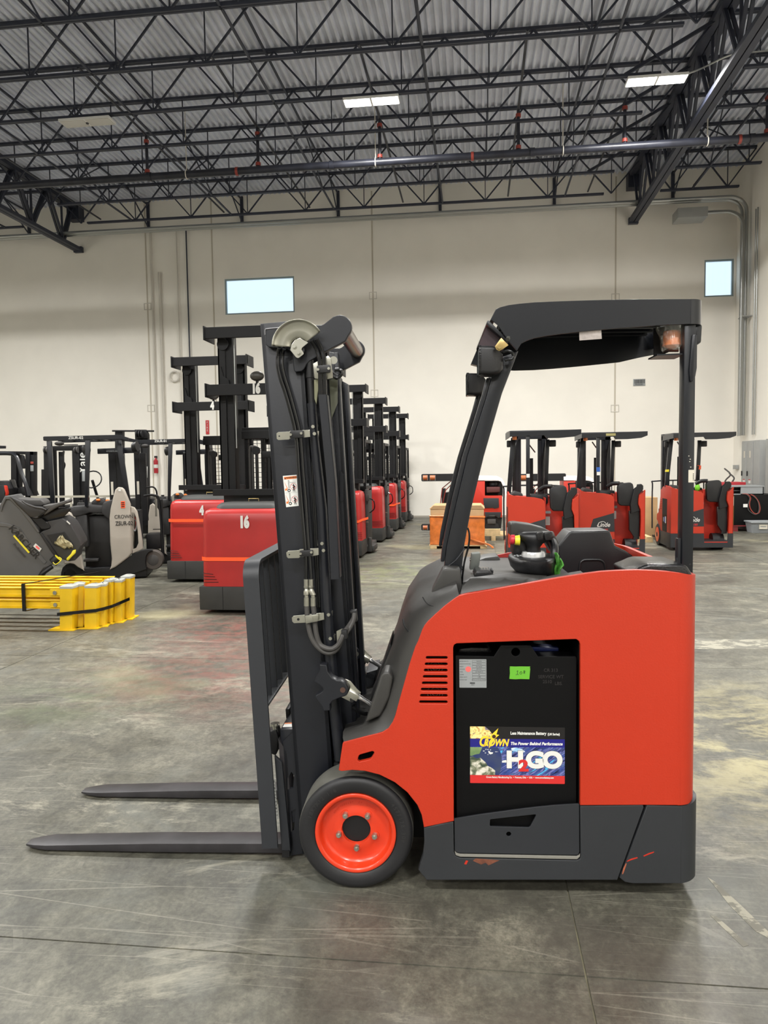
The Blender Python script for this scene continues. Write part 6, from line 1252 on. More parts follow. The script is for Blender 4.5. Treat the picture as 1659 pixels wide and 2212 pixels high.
# yellow notice on the middle roof rim
# ------------------------------------------------------------------ beige and charcoal stand-up trucks
def beige_truck(org, k, num, label, mir=False):
    t = thing('forklift', label, 'forklift', (org.x, org.y, 0), 0.30, 'beige stand-up trucks at the left')
    # crop coordinates (80,900) scale 5.53 turned into metres around (700, 1960) on the floor
    U = lambda x: (x-700)*k; Z = lambda y: (1965-y)*k
    pp = lambda pts: [(U(x), Z(y)) for x, y in pts]
    plate('base_skirt', [pp([(300, 1850), (320, 1790), (360, 1755), (410, 1742), (460, 1755), (510, 1800), (560, 1838), (700, 1846), (870, 1842), (940, 1810), (1020, 1750), (1100, 1690), (1180, 1640), (1240, 1612), (1300, 1600), (1370, 1598), (1390, 1620), (1340, 1640), (1310, 1680), (1300, 1760), (1310, 1850), (1150, 1900), (1000, 1950), (500, 1955), (480, 1880), (440, 1830), (390, 1820), (340, 1850), (330, 1940), (290, 1940)])], 0.0, 0.06, t, 'black', bevel=0.01)
    rbox(U(480), U(1300), 0.06, 0.95, Z(1950), Z(1840), 'chassis', t, 'black', 0.01)
    rp = plate('rear_panel', [pp([(1005, 820), (1045, 825), (1072, 850), (1095, 910), (1138, 1030), (1140, 1640), (1100, 1690), (1020, 1750), (940, 1808), (870, 1838), (890, 1790), (900, 1700), (888, 1500), (890, 1200), (905, 1090), (935, 970), (970, 850)])], -0.02, 0.10, t, 'taupe', bevel=0.02)
    plate('front_panel', [pp([(360, 1120), (395, 1095), (440, 1130), (475, 1200), (505, 1380), (530, 1560), (548, 1700), (560, 1810), (575, 1836), (500, 1790), (460, 1752), (410, 1740), (345, 1748), (320, 1600), (330, 1300)])], -0.02, 0.08, t, 'taupe', bevel=0.012)
    plate('side_arch', [pp([(1142, 1062), (1180, 1078), (1212, 1130), (1235, 1280), (1262, 1500), (1265, 1590), (1240, 1608), (1142, 1650)]), pp([(1146, 1140), (1182, 1146), (1200, 1200), (1215, 1380), (1218, 1520), (1190, 1580), (1146, 1600)])], 0.02, 0.12, t, 'taupe', bevel=0.006)
    rbox(U(1140), U(1225), 0.16, 0.5, Z(1600), Z(1120), 'battery_bay', t, 'dark', 0.0)
    Geo().tube([(U(1160), 0.08, Z(1180)), (U(1190), 0.06, Z(1220)), (U(1195), 0.06, Z(1330)), (U(1160), 0.06, Z(1350)), (U(1150), 0.06, Z(1250)), (U(1180), 0.06, Z(1200))], 0.012, n=6).obj('battery_cable', t, 'redfit')
    Geo().tube([(U(1150), 0.07, Z(1200)), (U(1205), 0.05, Z(1260)), (U(1180), 0.05, Z(1370)), (U(1150), 0.05, Z(1300))], 0.010, n=6).obj('battery_cable', t, 'silver')
    text_mesh('logo_text', 'CROWN', 0.075*k/0.0012, rp, 'blackink', (U(1062), -0.024, Z(1185)), sx=0.9, thick=0.001); text_mesh('unit_number', num, 0.085*k/0.0012, rp, 'blackink', (U(1064), -0.024, Z(1268)), sx=0.78, off=0.001, thick=0.001)
    a = pp([(1033, 993), (1082, 1078)]); os_ = Geo().box(a[0][0], a[1][0], -0.024, -0.021, a[1][1], a[0][1]).obj('orange_sticker', rp, 'strap', smooth=0)
    for i in range(3): Geo().box(a[0][0]+0.006, a[1][0]-0.008, -0.026, -0.024, a[0][1]-0.03-0.028*i, a[0][1]-0.016-0.028*i).obj('sticker_print', os_, 'blackink', smooth=0)
    a = pp([(1010, 843), (1038, 870)]); Geo().box(a[0][0], a[1][0], -0.024, -0.021, a[1][1], a[0][1]).obj('small_sticker', rp, 'white', smooth=0)
    # compartment
    rbox(U(545), U(895), 0.25, 0.9, Z(1840), Z(1180), 'operator_wall', t, 'seatgrey', 0.02)
    rbox(U(470), U(612), 0.10, 0.85, Z(1555), Z(1150), 'front_pad', t, 'seatgrey', 0.03)
    Geo().box(U(560), U(890), 0.0, 0.3, Z(1846), Z(1815)).obj('step_floor', t, 'tyre', smooth=0); rbox(U(555), U(725), 0.06, 0.24, Z(1735), Z(1705), 'step_ledge', t, 'seatgrey', 0.01)
    G = Geo(); G.prism(pp([(390, 1100), (400, 1060), (470, 1042), (640, 1035), (900, 1060), (890, 1150), (640, 1130), (560, 1160), (460, 1180), (430, 1120)]), 0.08, 0.9); G.obj('dash_top', t, 'seatgrey', bevel=0.02, smooth=60)
    Geo().loft([[Vector((U(x), y, Z(z))) for x, z in ((800, 1140), (795, 1080), (820, 1010), (870, 985), (940, 970), (915, 1060), (890, 1220), (860, 1200))] for y in (0.0, 0.22)], cap=True, close=True).obj('seat_pad', t, 'seatgrey', bevel=0.02, smooth=60)
    Geo().rings([((U(512), 0.3, Z(1065)), 0.055), ((U(512), 0.3, Z(1040)), 0.06), ((U(512), 0.3, Z(1010)), 0.05), ((U(512), 0.3, Z(1005)), 0.025), ((U(512), 0.3, Z(985)), 0.03)], 16).obj('steering_knob', t, 'seatgrey', smooth=60)
    Geo().loft([[Vector((U(x), y, Z(z))) for x, z in ((630, 1040), (640, 1000), (680, 968), (760, 960), (800, 1000), (800, 1050))] for y in (0.3, 0.5)], cap=True, close=True).obj('control_pod', t, 'seatgrey', bevel=0.02)
    for x, z in ((722, 982), (835, 992)): Geo().sphere((U(x), 0.28, Z(z)), 0.032, 1, 1, 0.7).obj('orange_knob', t, 'warn')
    # guard
    g1 = plate('guard_beam', [pp([(160, 200), (170, 192), (480, 187), (990, 178), (1060, 186), (1150, 215), (1140, 252), (1060, 232), (990, 232), (180, 246), (162, 240)])], 0.0, 0.04, t, 'guard', bevel=0.006)
    text_mesh('unit_number', num, 0.055*k/0.0012, g1, 'white', (U(536), -0.004, Z(212)), sx=1.0, off=0.001, thick=0.001)
    plate('guard_beam', [pp([(160, 200), (170, 192), (990, 178), (1150, 215), (1140, 252), (990, 232), (180, 246), (162, 240)])], 0.86, 0.90, t, 'guard', bevel=0.006)
    for i in range(6): Geo().box(U(200+150*i), U(225+150*i), 0.04, 0.86, Z(225), Z(205)).obj('roof_bar', t, 'guard', smooth=0)
    Geo().sphere((U(295), 0.25, Z(272)), 0.07, 1, 0.5, 0.5).obj('dome_mirror', t, 'hose'); 
    for pts in ([(193, 246), (248, 246), (258, 1045), (208, 1045)], [(635, 240), (695, 240), (640, 1050), (603, 1050)]): Geo().prism(pp(pts), 0.02, 0.08).obj('guard_post', t, 'guard', bevel=0.006)
    Geo().prism(pp([(955, 240), (1020, 240), (1105, 1000), (1050, 1000)]), 0.30, 0.36).obj('guard_post', t, 'guard', bevel=0.006)
    for i, (x, z) in enumerate(((563, 355), (1150, 330))): Geo().rings([(Vector((U(x), 0.3, Z(z))), 0.03), (Vector((U(x)+0.02, 0.28, Z(z))), 0.075), (Vector((U(x)+0.09, 0.22, Z(z)+0.02)), 0.075)], 16, axis=(1, -0.3, 0.1)).obj('work_lamp', t, 'blackpl')
    hb = Geo().prism(pp([(700, 335), (1190, 320), (1225, 355), (1215, 400), (1180, 420), (1140, 395), (700, 402)]), 0.5, 0.56).obj('mast_crosshead', t, 'guard', bevel=0.006)
    text_mesh('crosshead_text', 'crown.com', 0.045*k/0.0012, hb, 'silver', (U(895), 0.497, Z(366)), thick=0.001)
    for x0, x1 in ((765, 860), (870, 960), (1090, 1150), (1160, 1240)): Geo().box(U(x0), U(x1), 0.95, 1.08, Z(1300), Z(390)).obj('mast_rail', t, 'tmast', bevel=0.004, smooth=0)
    for x0 in (800, 1130): Geo().box(U(x0-14), U(x0+16), 0.946, 0.95, Z(940), Z(765)).obj('mast_sticker', t, 'offwhite', smooth=0)
    G = Geo(); G.tube([(U(1240), 0.9, Z(850)), (U(1330), 0.9, Z(845)), (U(1370), 0.9, Z(900)), (U(1375), 0.9, Z(1000))], 0.014, n=6); G.tube([(U(1250), 0.5, Z(950)), (U(1380), 0.5, Z(945)), (U(1440), 0.5, Z(1050)), (U(1470), 0.5, Z(1780))], 0.02, n=6); G.box(U(1350), U(1450), 0.49, 0.51, Z(1390), Z(1380)); G.obj('load_backrest', t, 'tmast')
    rbox(U(1260), U(1440), 0.5, 0.9, Z(1640), Z(1450), 'fork_carriage', t, 'black', 0.01); Geo().box(U(1440), U(1480), 0.5, 0.56, Z(1790), Z(1000)).obj('backrest_side', t, 'tmast', smooth=0)
    wc = Vector((U(1385), 0.05, Z(1742)))
    r_ = 125*k*0.98
    w_ = Geo().rings([(wc, r_*0.92), (wc+Vector((0, 0.012, 0)), r_), (wc+Vector((0, 0.16, 0)), r_), (wc+Vector((0, 0.17, 0)), r_*0.9)], 30, axis=(0, 1, 0)).obj('drive_wheel', t, mat('dusty_tyre', S(74, 68, 62), 0.7)); w_.rotation_euler = (0, 0, 0)
    Geo().rings([(wc+Vector((0, -0.004, 0)), r_*0.5), (wc+Vector((0, 0.0, 0)), r_*0.56)], 20, axis=(0, 1, 0)).obj('wheel_hub', w_, 'hose')
    for x in (390, 1000): Geo().rings([(Vector((U(x), 0.12, 0.12)), 0.11), (Vector((U(x), 0.13, 0.12)), 0.12), (Vector((U(x), 0.28, 0.12)), 0.12)], 20, axis=(0, 1, 0)).obj('caster_wheel', t, 'tyre')
    return t
k02 = 10.9/1620/5.53
o02 = gnd(206.6, 1254)
beige_truck(o02, k02, 'ZSUR-02', 'beige and charcoal stand-up truck marked ZSUR-02 in white on its roof beam')
o01 = gnd(340, 1236)
beige_truck(Vector((o01.x-0.12, 12.5, 0)), k02, 'ZSUR-01', 'beige and charcoal stand-up truck marked ZSUR-01, half hidden behind ZSUR-02')
# ------------------------------------------------------------------ sit-down forklifts further back at the left
def back_forklift(Yd, parts, label, texts=(), bodycol='black', dep=1.9):
    fr_ = Frame((0, Yd), 0); xs_ = [p[0] for nm, pts, w, th, m_ in parts for p in fr_.Q(pts, w)]
    cx = sum(xs_)/len(xs_); t = thing('forklift', label, 'forklift', (cx, Yd, 0), 0, 'black-masted forklifts at the far left')
    for nm, pts, w, th, m_ in parts:
        ol_ = [(x-cx, z) for x, z in fr_.Q(pts, w)]; Geo().prism(ol_, w, w+th).obj(nm, t, m_, bevel=0.006)
    for s_, x, y, size, rot, w, m_ in texts:
        p_ = fr_.P(x, y, w); text_mesh('mast_text', s_, size, t, m_, (p_.x-cx, w-0.004, p_.z), rot=(PI/2, rot, 0), off=0.002, thick=0.001)
    # chassis, wheels
    x0 = min(xs_)-cx; x1 = max(xs_)-cx
    rbox(x0+0.05, x1-0.05, 0.5, dep, 0.12, 0.95, 'chassis', t, bodycol, 0.05)
    for a in (x0+0.12, x1-0.3):
        Geo().cyl((a, 0.7, 0.27), (a+0.18, 0.7, 0.27), 0.26, n=24).obj('tyre', t, 'tyre'); Geo().cyl((a, dep-0.1, 0.24), (a+0.18, dep-0.1, 0.24), 0.24, n=24).obj('tyre', t, 'tyre')
    return t, cx, fr_
C_ = lambda pts: [(80+x/5.53, 900+y/5.53) for x, y in pts]
K_ = lambda pts: [(x/6.91, 940+y/6.91) for x, y in pts]
yale, ycx, yfr = back_forklift(13.7, [
 ('mast_rail', C_([(75, 355), (130, 355), (150, 1350), (95, 1350)]), 0.0, 0.12, 'tmast'), ('mast_rail', C_([(135, 358), (195, 358), (215, 1350), (155, 1350)]), 0.03, 0.12, 'tmast'),
 ('mast_rail', C_([(415, 380), (500, 340), (520, 1350), (440, 1350)]), 0.0, 0.12, 'tmast'), ('mast_rail', C_([(505, 340), (578, 336), (600, 1350), (525, 1350)]), 0.03, 0.12, 'tmast'),
 ('mast_crosshead', C_([(75, 355), (580, 340), (580, 400), (420, 405), (75, 408)]), 0.02, 0.1, 'tmast'), ('top_bar', C_([(315, 332), (460, 330), (460, 340), (315, 342)]), 0.2, 0.1, 'tmast'),
 ('side_block', C_([(50, 630), (90, 630), (95, 1100), (50, 1100)]), 0.0, 0.1, 'tmast'), ('lift_cylinder', C_([(255, 420), (300, 420), (310, 1200), (270, 1200)]), 0.1, 0.08, 'tmast'),
 ('warning_sticker', C_([(535, 645), (578, 645), (582, 772), (538, 772)]), 0.018, 0.01, 'silver')],
 'black-masted forklift with white lettering down its right mast rail, behind the grey scrubber', [('Yale', 178.5, 1000, 0.24, -PI/2, 0.03, 'white')])
for x, z in ((100, 400), (130, 398), (462, 400), (490, 396)):
    p_ = yfr.P(80+x/5.53, 900+z/5.53, -0.01); Geo().rings([(Vector((p_.x-ycx-0.012, -0.02, p_.z)), 0.06), (Vector((p_.x-ycx+0.012, -0.02, p_.z)), 0.06)], 16, axis=(1, 0, 0)).obj('chain_pulley', yale, 'hose')
p_ = yfr.P(80+660/5.53, 900+750/5.53, 0.8)
Geo().tube([(p_.x-ycx+0.2*math.cos(a), 0.8+0.05*math.sin(a), p_.z+0.17*math.sin(a)) for a in [i*PI/10 for i in range(21)]], 0.014, n=6, sub=1).obj('steering_wheel', yale, 'black')
Geo().tube([(p_.x-ycx, 0.8, p_.z-0.02), (p_.x-ycx, 1.0, p_.z-0.4), (p_.x-ycx-0.05, 1.2, 0.9)], 0.03, n=8).obj('steering_column', yale, 'black')
Geo().tube([(yfr.P(80+x/5.53, 900+y/5.53, 0.3).x-ycx, 0.3, yfr.P(80+x/5.53, 900+y/5.53, 0.3).z) for x, y in ((320, 410), (310, 520), (330, 580), (300, 680), (310, 760))], 0.02, n=6).obj('mast_hose', yale, 'black')
rgl, rcx, rfr = back_forklift(12.25, [
 ('mast_rail', K_([(160, 255), (240, 255), (240, 1300), (165, 1300)]), 0.0, 0.12, 'tmast'), ('mast_rail', K_([(375, 260), (440, 250), (450, 1300), (375, 1300)]), 0.0, 0.1, 'tmast'),
 ('mast_rail', K_([(440, 245), (500, 245), (500, 1300), (450, 1300)]), 0.02, 0.12, 'tmast'), ('mast_crosshead', K_([(80, 248), (120, 240), (500, 245), (500, 300), (400, 290), (80, 280)]), 0.02, 0.1, 'tmast'),
 ('mast_rail', K_([(245, 290), (290, 290), (290, 1300), (245, 1300)]), 0.05, 0.1, 'tmast'), ('mirror', K_([(318, 290), (345, 310), (365, 440), (355, 500), (330, 500)]), -0.1, 0.05, 'blackpl'),
 ('decal', K_([(450, 450), (497, 450), (497, 540), (452, 540)]), 0.01, 0.01, 'silver'), ('decal', K_([(452, 395), (497, 395), (497, 430), (452, 430)]), 0.01, 0.01, 'redfit'),
 ('dash', K_([(90, 830), (380, 760), (440, 905), (60, 905)]), -0.1, 0.3, 'black'), ('guard_end', K_([(-60, 155), (60, 158), (60, 200), (-60, 200)]), -0.3, 0.06, 'guard'),
 ('seat', K_([(-60, 680), (60, 690), (110, 800), (60, 1000), (-60, 1000)]), -0.4, 0.3, 'blackpl'), ('hood', K_([(-60, 750), (55, 750), (88, 860), (60, 1050), (-60, 1050)]), -0.5, 0.08, 'blackpl'), ('hood_edge', K_([(58, 750), (72, 760), (92, 860), (82, 905), (62, 890), (70, 850)]), -0.5, 0.08, 'orange_in')],
 'black forklift with curved guard pillar cut by the left edge of the picture', dep=1.15)
Geo().tube([(rfr.P(x/6.91, 940+y/6.91, -0.3).x-rcx, -0.3, rfr.P(x/6.91, 940+y/6.91, -0.3).z) for x, y in ((-60, 272), (120, 272), (200, 290), (260, 360), (320, 560), (380, 720), (430, 905))], 0.035, n=8).obj('guard_pillar', rgl, 'guard')
for i in range(4):
    Geo().tube([(rfr.P(x/6.91, 940+y/6.91, -0.2).x-rcx, -0.2, rfr.P(x/6.91, 940+y/6.91, -0.2).z) for x, y in ((150+20*i, 665), (160+22*i, 700), (185+20*i, 780))], 0.012, n=6).obj('control_lever', rgl, 'hose')
mst, mcx, mfr = back_forklift(16.3, [
 ('mast_rail', C_([(1170, 180), (1240, 180), (1250, 1300), (1180, 1300)]), 0.3, 0.12, 'tmast'), ('mast_rail', C_([(1240, 200), (1320, 210), (1330, 1300), (1250, 1300)]), 0.33, 0.12, 'tmast'),
 ('top_bar', C_([(895, 160), (1390, 162), (1390, 182), (895, 180)]), 0.25, 0.05, 'tmast'), ('mast_head', C_([(1165, 155), (1290, 155), (1320, 200), (1325, 260), (1170, 260)]), 0.2, 0.1, 'tmast'),
 ('mast_rail', C_([(930, 165), (1020, 165), (1020, 1250), (930, 1250)]), 0.33, 0.12, 'tmast'), ('warning_sticker', C_([(1195, 715), (1215, 715), (1215, 798), (1195, 798)]), 0.29, 0.01, 'offwhite'), ('warning_sticker', C_([(1293, 595), (1318, 595), (1318, 730), (1295, 730)]), 0.31, 0.01, 'white')],
 'black double mast topped by a thin crossbar, between the two beige trucks')
for a in (1195, 1225, 1255): p_ = mfr.P(80+a/5.53, 900+205/5.53, 0.15); Geo().rings([(Vector((p_.x-mcx-0.012, 0.16, p_.z)), 0.08), (Vector((p_.x-mcx+0.012, 0.16, p_.z)), 0.08)], 16, axis=(1, 0, 0)).obj('chain_pulley', mst, 'tyre')
# ladder
fr_ = Frame((0, 11.9), 0); a = fr_.P(66, 1070, 0); b_ = fr_.P(205, 1072, 0)
t = thing('ladder', 'long aluminium ladder lying on edge between the scrubber and the black forklifts', 'ladder', (a.x, 11.9, 0))
L_ = b_.x-a.x+0.9
for z in (a.z-0.01, a.z-0.36): Geo().box(0, L_, 0, 0.025, z-0.035, z).obj('ladder_rail', t, 'alu', smooth=0)
for i in range(9): Geo().bar((0.12+0.3*i, 0.012, a.z-0.37), (0.12+0.3*i, 0.012, a.z-0.02), 0.03, 0.02).obj('rung', t, 'alu', smooth=0)
for xx in (0.2, L_-0.3): Geo().box(xx, xx+0.06, 0.03, 0.09, 0, a.z-0.40).obj('ladder_support', t, 'hose', smooth=0)
# ------------------------------------------------------------------ grey floor scrubber
SY = 8.95; g0_ = hit(60, 1240, (0, 1, 0), SY); SRZ = 0.40; sf = Frame((g0_.x, SY), SRZ)
t = thing('floor_scrubber', 'grey ride-on floor scrubber with folded mat and tan rag at the left edge', 'floor scrubber', (g0_.x, SY, 0), SRZ); scx = 0.0
k6 = lambda pts, w=0: [(x-scx, z) for x, z in sf.Q(pts, w, (0, 940), 6.91)]
def kp(x, y, w): p = sf.P(x/6.91, 940+y/6.91, w); return Vector((p.x-scx, w, p.z))
zc0 = 0.03
body = k6([(-600, 1150), (-300, 1060), (0, 1045), (70, 912), (140, 902), (300, 1060), (470, 1250), (540, 1330), (580, 1400), (590, 1465), (690, 1600), (780, 1700), (845, 1780), (842, 1880), (800, 1930), (740, 1955), (650, 1985), (600, 2050), (560, 2140), (500, 2300)])
bl = body[-1]; body += [(bl[0], 0.12), (body[0][0], 0.12)]
G = Geo(); G.prism(body, 0.0, 0.8); B1 = G.obj('tank_body', t, 'karch', bevel=0.05, seg=4, smooth=60)
G = Geo(); G.prism(k6([(-600, 1350), (0, 1320), (150, 1340), (300, 1390), (480, 1640), (420, 1720), (200, 1760), (0, 1700), (-600, 1700)], -0.02), -0.018, 0.02); 
G.b.free()
plate('body_rim', [k6([(0, 1045), (70, 912), (140, 902), (300, 1060), (470, 1250), (590, 1440), (560, 1460), (430, 1290), (290, 1110), (140, 960), (90, 960), (40, 1060), (20, 1150)], -0.03)], -0.03, 0.0, B1, 'karch', bevel=0.01)
plate('body_swage', [k6([(-50, 1300), (120, 1320), (300, 1390), (470, 1640), (700, 1890), (660, 1930), (440, 1700), (270, 1440), (100, 1370), (-50, 1360)], -0.012)], -0.012, 0.0, B1, 'karch', bevel=0.006)
con = k6([(590, 1465), (640, 1430), (740, 1395), (750, 1370), (700, 1290), (930, 1240), (1010, 1290), (1060, 1340), (1120, 1440), (1200, 1590), (1212, 1650), (1135, 1790), (1125, 1870), (1030, 1885), (950, 1860), (845, 1790), (740, 1640)], -0.02)
G = Geo(); G.prism(con, -0.02, 0.75); CO = G.obj('rear_console', t, 'seatgrey', bevel=0.03, seg=3, smooth=60)
plate('console_tray', [k6([(700, 1490), (960, 1440), (1100, 1640), (960, 1680), (800, 1640)], -0.03)], -0.035, -0.02, CO, 'black', bevel=0.004)
plate('console_strip', [k6([(590, 1470), (620, 1455), (870, 1800), (850, 1850), (740, 1700)], -0.03)], -0.045, -0.015, CO, 'black', bevel=0.006)
plate('fill_pocket', [k6([(470, 1240), (620, 1240), (740, 1340), (750, 1380), (700, 1400), (620, 1400)], -0.03)], -0.034, -0.02, CO, 'dark', bevel=0.004)
secs = [[kp(x, y, w) for x, y in ((500, 1235), (700, 1160), (860, 1090), (1058, 1082), (1060, 1112), (940, 1235), (700, 1292), (560, 1300))] for w in (0.05, 0.35, 0.7)]
Geo().loft(secs, cap=True, close=True).obj('tank_lid', t, 'glossbl', bevel=0.02, smooth=60)
mg = t
th_ = Geo(); outer = [(150, 905), (300, 1010), (420, 1080), (520, 1130), (600, 1135), (650, 1100), (600, 1065), (450, 1050), (350, 1000), (330, 985), (480, 1010), (640, 1060), (700, 1080), (715, 1110), (690, 1160), (620, 1210), (540, 1235), (460, 1225), (380, 1150), (270, 1040)]
mt_ = thing('folded_mat', 'dark grey mat folded over the top of the grey floor scrubber', 'mat', (g0_.x, SY, 0), SRZ)
Geo().prism(k6([(145, 900), (320, 935), (480, 950), (640, 950), (690, 985), (705, 1030), (640, 1050), (480, 1045), (330, 1000), (240, 960)], 0.3), 0.12, 0.6).obj('mat_fold', mt_, 'hose', bevel=0.02, smooth=60)
Geo().prism(k6([(145, 905), (330, 985), (360, 1010), (500, 1062), (640, 1075), (700, 1120), (690, 1165), (620, 1215), (540, 1238), (460, 1225), (400, 1170), (260, 1040)], 0.0), -0.05, 0.5).obj('mat_fold', mt_, 'seatgrey', bevel=0.02, smooth=60)
Geo().prism(k6([(640, 1050), (780, 1035), (900, 1000), (990, 968), (1020, 985), (1005, 1020), (880, 1062), (800, 1110), (690, 1180), (560, 1240), (470, 1232), (640, 1190), (700, 1110)], -0.03), -0.06, 0.45).obj('mat_fold', mt_, 'hose', bevel=0.02, smooth=60)
Geo().tube([kp(330, 985, -0.07), kp(400, 1030, -0.07), kp(520, 1075, -0.07), (kp(620, 1090, -0.07)), kp(690, 1115, -0.07)], 0.012, n=6).obj('mat_edge', mt_, 'seatgrey')
G = Geo(); rws = []
r_ = random.Random(5)
for i in range(7):
    t_ = i/6; y = 1505+175*t_; xl = 900-110*min(1, t_*1.6) if t_ < 0.6 else 790+170*(t_-0.6)/0.4; xr = 930+150*min(1, t_*1.3)
    rws.append([kp(xl+(xr-xl)*s_/8, y+14*math.sin(s_*1.7+i), -0.05-0.03*r_.random()) for s_ in range(9)])
o = G.loft(rws, cap=False).obj('rag', None, 'rag', smooth=25); o.location = (g0_.x, SY, 0); o.rotation_euler = (0, 0, SRZ); md = o.modifiers.new('s', 'SOLIDIFY'); md.thickness = 0.012
tag(o, 'crumpled tan rag lying in the rear tray of the grey floor scrubber', 'rag')
a = kp(205, 1497, -0.016); b_ = kp(435, 1755, -0.016); Geo().bar(a, b_, 0.022, 0.006, up=(0, 1, 0)).obj('yellow_stripe', B1, 'btnyel', smooth=0)
ang = math.atan2((b_-a).z, (b_-a).x); p_ = kp(362, 1598, -0.016)
text_mesh('logo_text', 'KÄRCHER', 0.115, B1, 'blackink', (p_.x, -0.014, p_.z), rot=(PI/2, -ang, 0), thick=0.001, off=0.002)
p_ = kp(330, 1720, -0.016); text_mesh('logo_text', 'Professional', 0.045, B1, 'seatgrey', (p_.x-0.03, -0.014, p_.z), rot=(PI/2, -ang, 0), thick=0.001)
st = plate('sticker', [k6([(530, 1615), (622, 1695), (590, 1742), (495, 1660)], -0.02)], -0.02, -0.014, B1, 'white')
plate('sticker_print', [k6([(545, 1645), (595, 1690), (580, 1712), (528, 1668)], -0.02)], -0.022, -0.02, st, 'pink')
Geo().rings([(kp(790, 1905, -0.10), 0.055), (kp(800, 1890, -0.1), 0.06), (kp(860, 1835, -0.1), 0.055)], 16).obj('drain_cap', t, 'black')
Geo().rings([(kp(862, 1833, -0.1), 0.05), (kp(868, 1828, -0.1), 0.05)], 16).obj('cap_face', t, 'btnyel')
Geo().tube([kp(790, 1900, -0.16), kp(830, 1930, -0.17), kp(890, 1890, -0.17), kp(915, 1850, -0.16), kp(880, 1820, -0.15)], 0.006, n=6).obj('cap_strap', t, 'btnyel')
Geo().prism(k6([(1085, 1720), (1135, 1705), (1130, 1760), (1060, 1830), (1020, 1875), (990, 1855), (1000, 1830), (1060, 1770)], -0.05), -0.08, -0.03).obj('yellow_handle', t, 'btnyel', bevel=0.012, smooth=60)
Geo().prism(k6([(1000, 1275), (1050, 1320), (1040, 1335), (990, 1290)], -0.03), -0.03, -0.02).obj('console_sticker', t, 'white')
Geo().tube([kp(780, 1960, -0.02), kp(720, 2000, -0.02), kp(620, 2080, -0.02), kp(580, 2200, 0.0)], 0.03, n=8).obj('drain_hose', t, 'black')
for xx in (-0.5, 0.25): Geo().rings([(Vector((xx, 0.02, 0.13)), 0.12), (Vector((xx, 0.03, 0.13)), 0.13), (Vector((xx, 0.14, 0.13)), 0.13)], 20, axis=(0, 1, 0)).obj('wheel', t, 'tyre')
# ------------------------------------------------------------------ yellow guard posts and rails, strapped together
Yp = lambda x, y: (x/3.95, 1180+y/3.95)
posts = [((500, 720), 490, 626, 340, 0.0), ((757, 706), 700, 828, 335, 0.05), ((848, 690), 806, 884, 322, 0.3), ((918, 664), 876, 955, 285, 0.0), ((988, 655), 952, 1026, 288, 0.2), ((1070, 628), 1008, 1112, 255, 0.1), ((640, 700), 590, 690, 322, 0.4)]
nm = ['front post of the strapped yellow guard bundle, at its left end', 'second post of the yellow guard bundle with the printed mark', 'narrow third post of the yellow guard bundle behind the marked one', 'fourth post of the yellow guard bundle, before the right bend', 'fifth post of the yellow guard bundle, narrow and turned', 'rightmost post of the yellow guard bundle nearest the red truck', 'post of the yellow guard bundle standing behind the two front posts']
pinfo = []
for i, ((bx_, by_), x0, x1, yt, rz) in enumerate(posts):
    gp_ = gnd(*Yp((x0+x1)/2, by_)); w_ = (gnd(*Yp(x1, by_))-gnd(*Yp(x0, by_))).length*0.82; fy = Frame((0, gp_.y), 0); h = fy.P(*Yp((x0+x1)/2, yt), 0).z
    t = thing('guard_post', 'yellow steel '+nm[i], 'guard post', (gp_.x, gp_.y+0.08, 0), rz, 'yellow guard posts')
    w_ = min(w_, 0.19); lean = 0.02
    Geo().loft([[Vector((c[0]+l, c[1], z)) for c in rrect(-w_/2, w_/2, -0.075, 0.075, 0.012, 2)] for z, l in ((0.012, 0), (h-0.02, lean))], cap=True, close=True).obj('post_tube', t, 'yellow', smooth=30)
    Geo().loft([[Vector((lean+p[0], p[1], z)) for p in rrect(-w_/2-s_, w_/2+s_, -0.075-s_, 0.075+s_, 0.015, 3)] for z, s_ in ((h-0.028, 0.004), (h-0.006, 0.004), (h+0.008, -0.03))], cap=True, close=True).obj('clear_cap', t, mat('clear_plastic_cap', S(168, 170, 164), 0.25, coat=0.3))
    Geo().box(-w_/2-0.11, w_/2+0.03, -0.10, 0.13, 0.0, 0.012).obj('base_plate', t, 'yellow', bevel=0.002, smooth=0)
    pinfo.append((gp_.x, gp_.y, w_, h))
fy = Frame((0, pinfo[0][1]), 0)
zA, zB, zC, zD = [fy.P(*Yp(400, y), 0.0).z for y in (352, 442, 458, 540)]
xL = -8.2; xR = pinfo[0][0]+0.02
def railseg(z0, z1, y0, x1, label):
    t = thing('guard_rail', label, 'guard rail', (0, y0, 0), 0, 'yellow guard rails'); h = z1-z0
    prof_ = [(0.02, z0), (0.0, z0+0.06*h), (0.0, z0+0.14*h), (0.025, z0+0.25*h), (0.03, z0+0.32*h), (0.03, z0+0.68*h), (0.025, z0+0.75*h), (0.0, z0+0.86*h), (0.0, z0+0.94*h), (0.02, z1)]
    G = Geo(); G.loft([[Vector((x, p[0], p[1])) for p in prof_]+[Vector((x, p[0]+0.006, p[1])) for p in prof_[::-1]] for x in (xL, x1)], cap=True, close=True); G.obj('rail_beam', t, 'yellow', smooth=20)
    Geo().box(x1-0.12, x1+0.02, -0.012, 0.02, z0+0.2*h, z1-0.2*h).obj('end_bracket', t, 'yellow', bevel=0.003, smooth=0)
    c = Vector((x1-0.06, -0.012, (z0+z1)/2)); Geo().cyl(c, c+Vector((0, -0.015, 0)), 0.022, n=6).obj('bolt', t, 'zinc')
    return t
pos_ = ['front', 'second', 'third', 'fourth', 'rearmost']
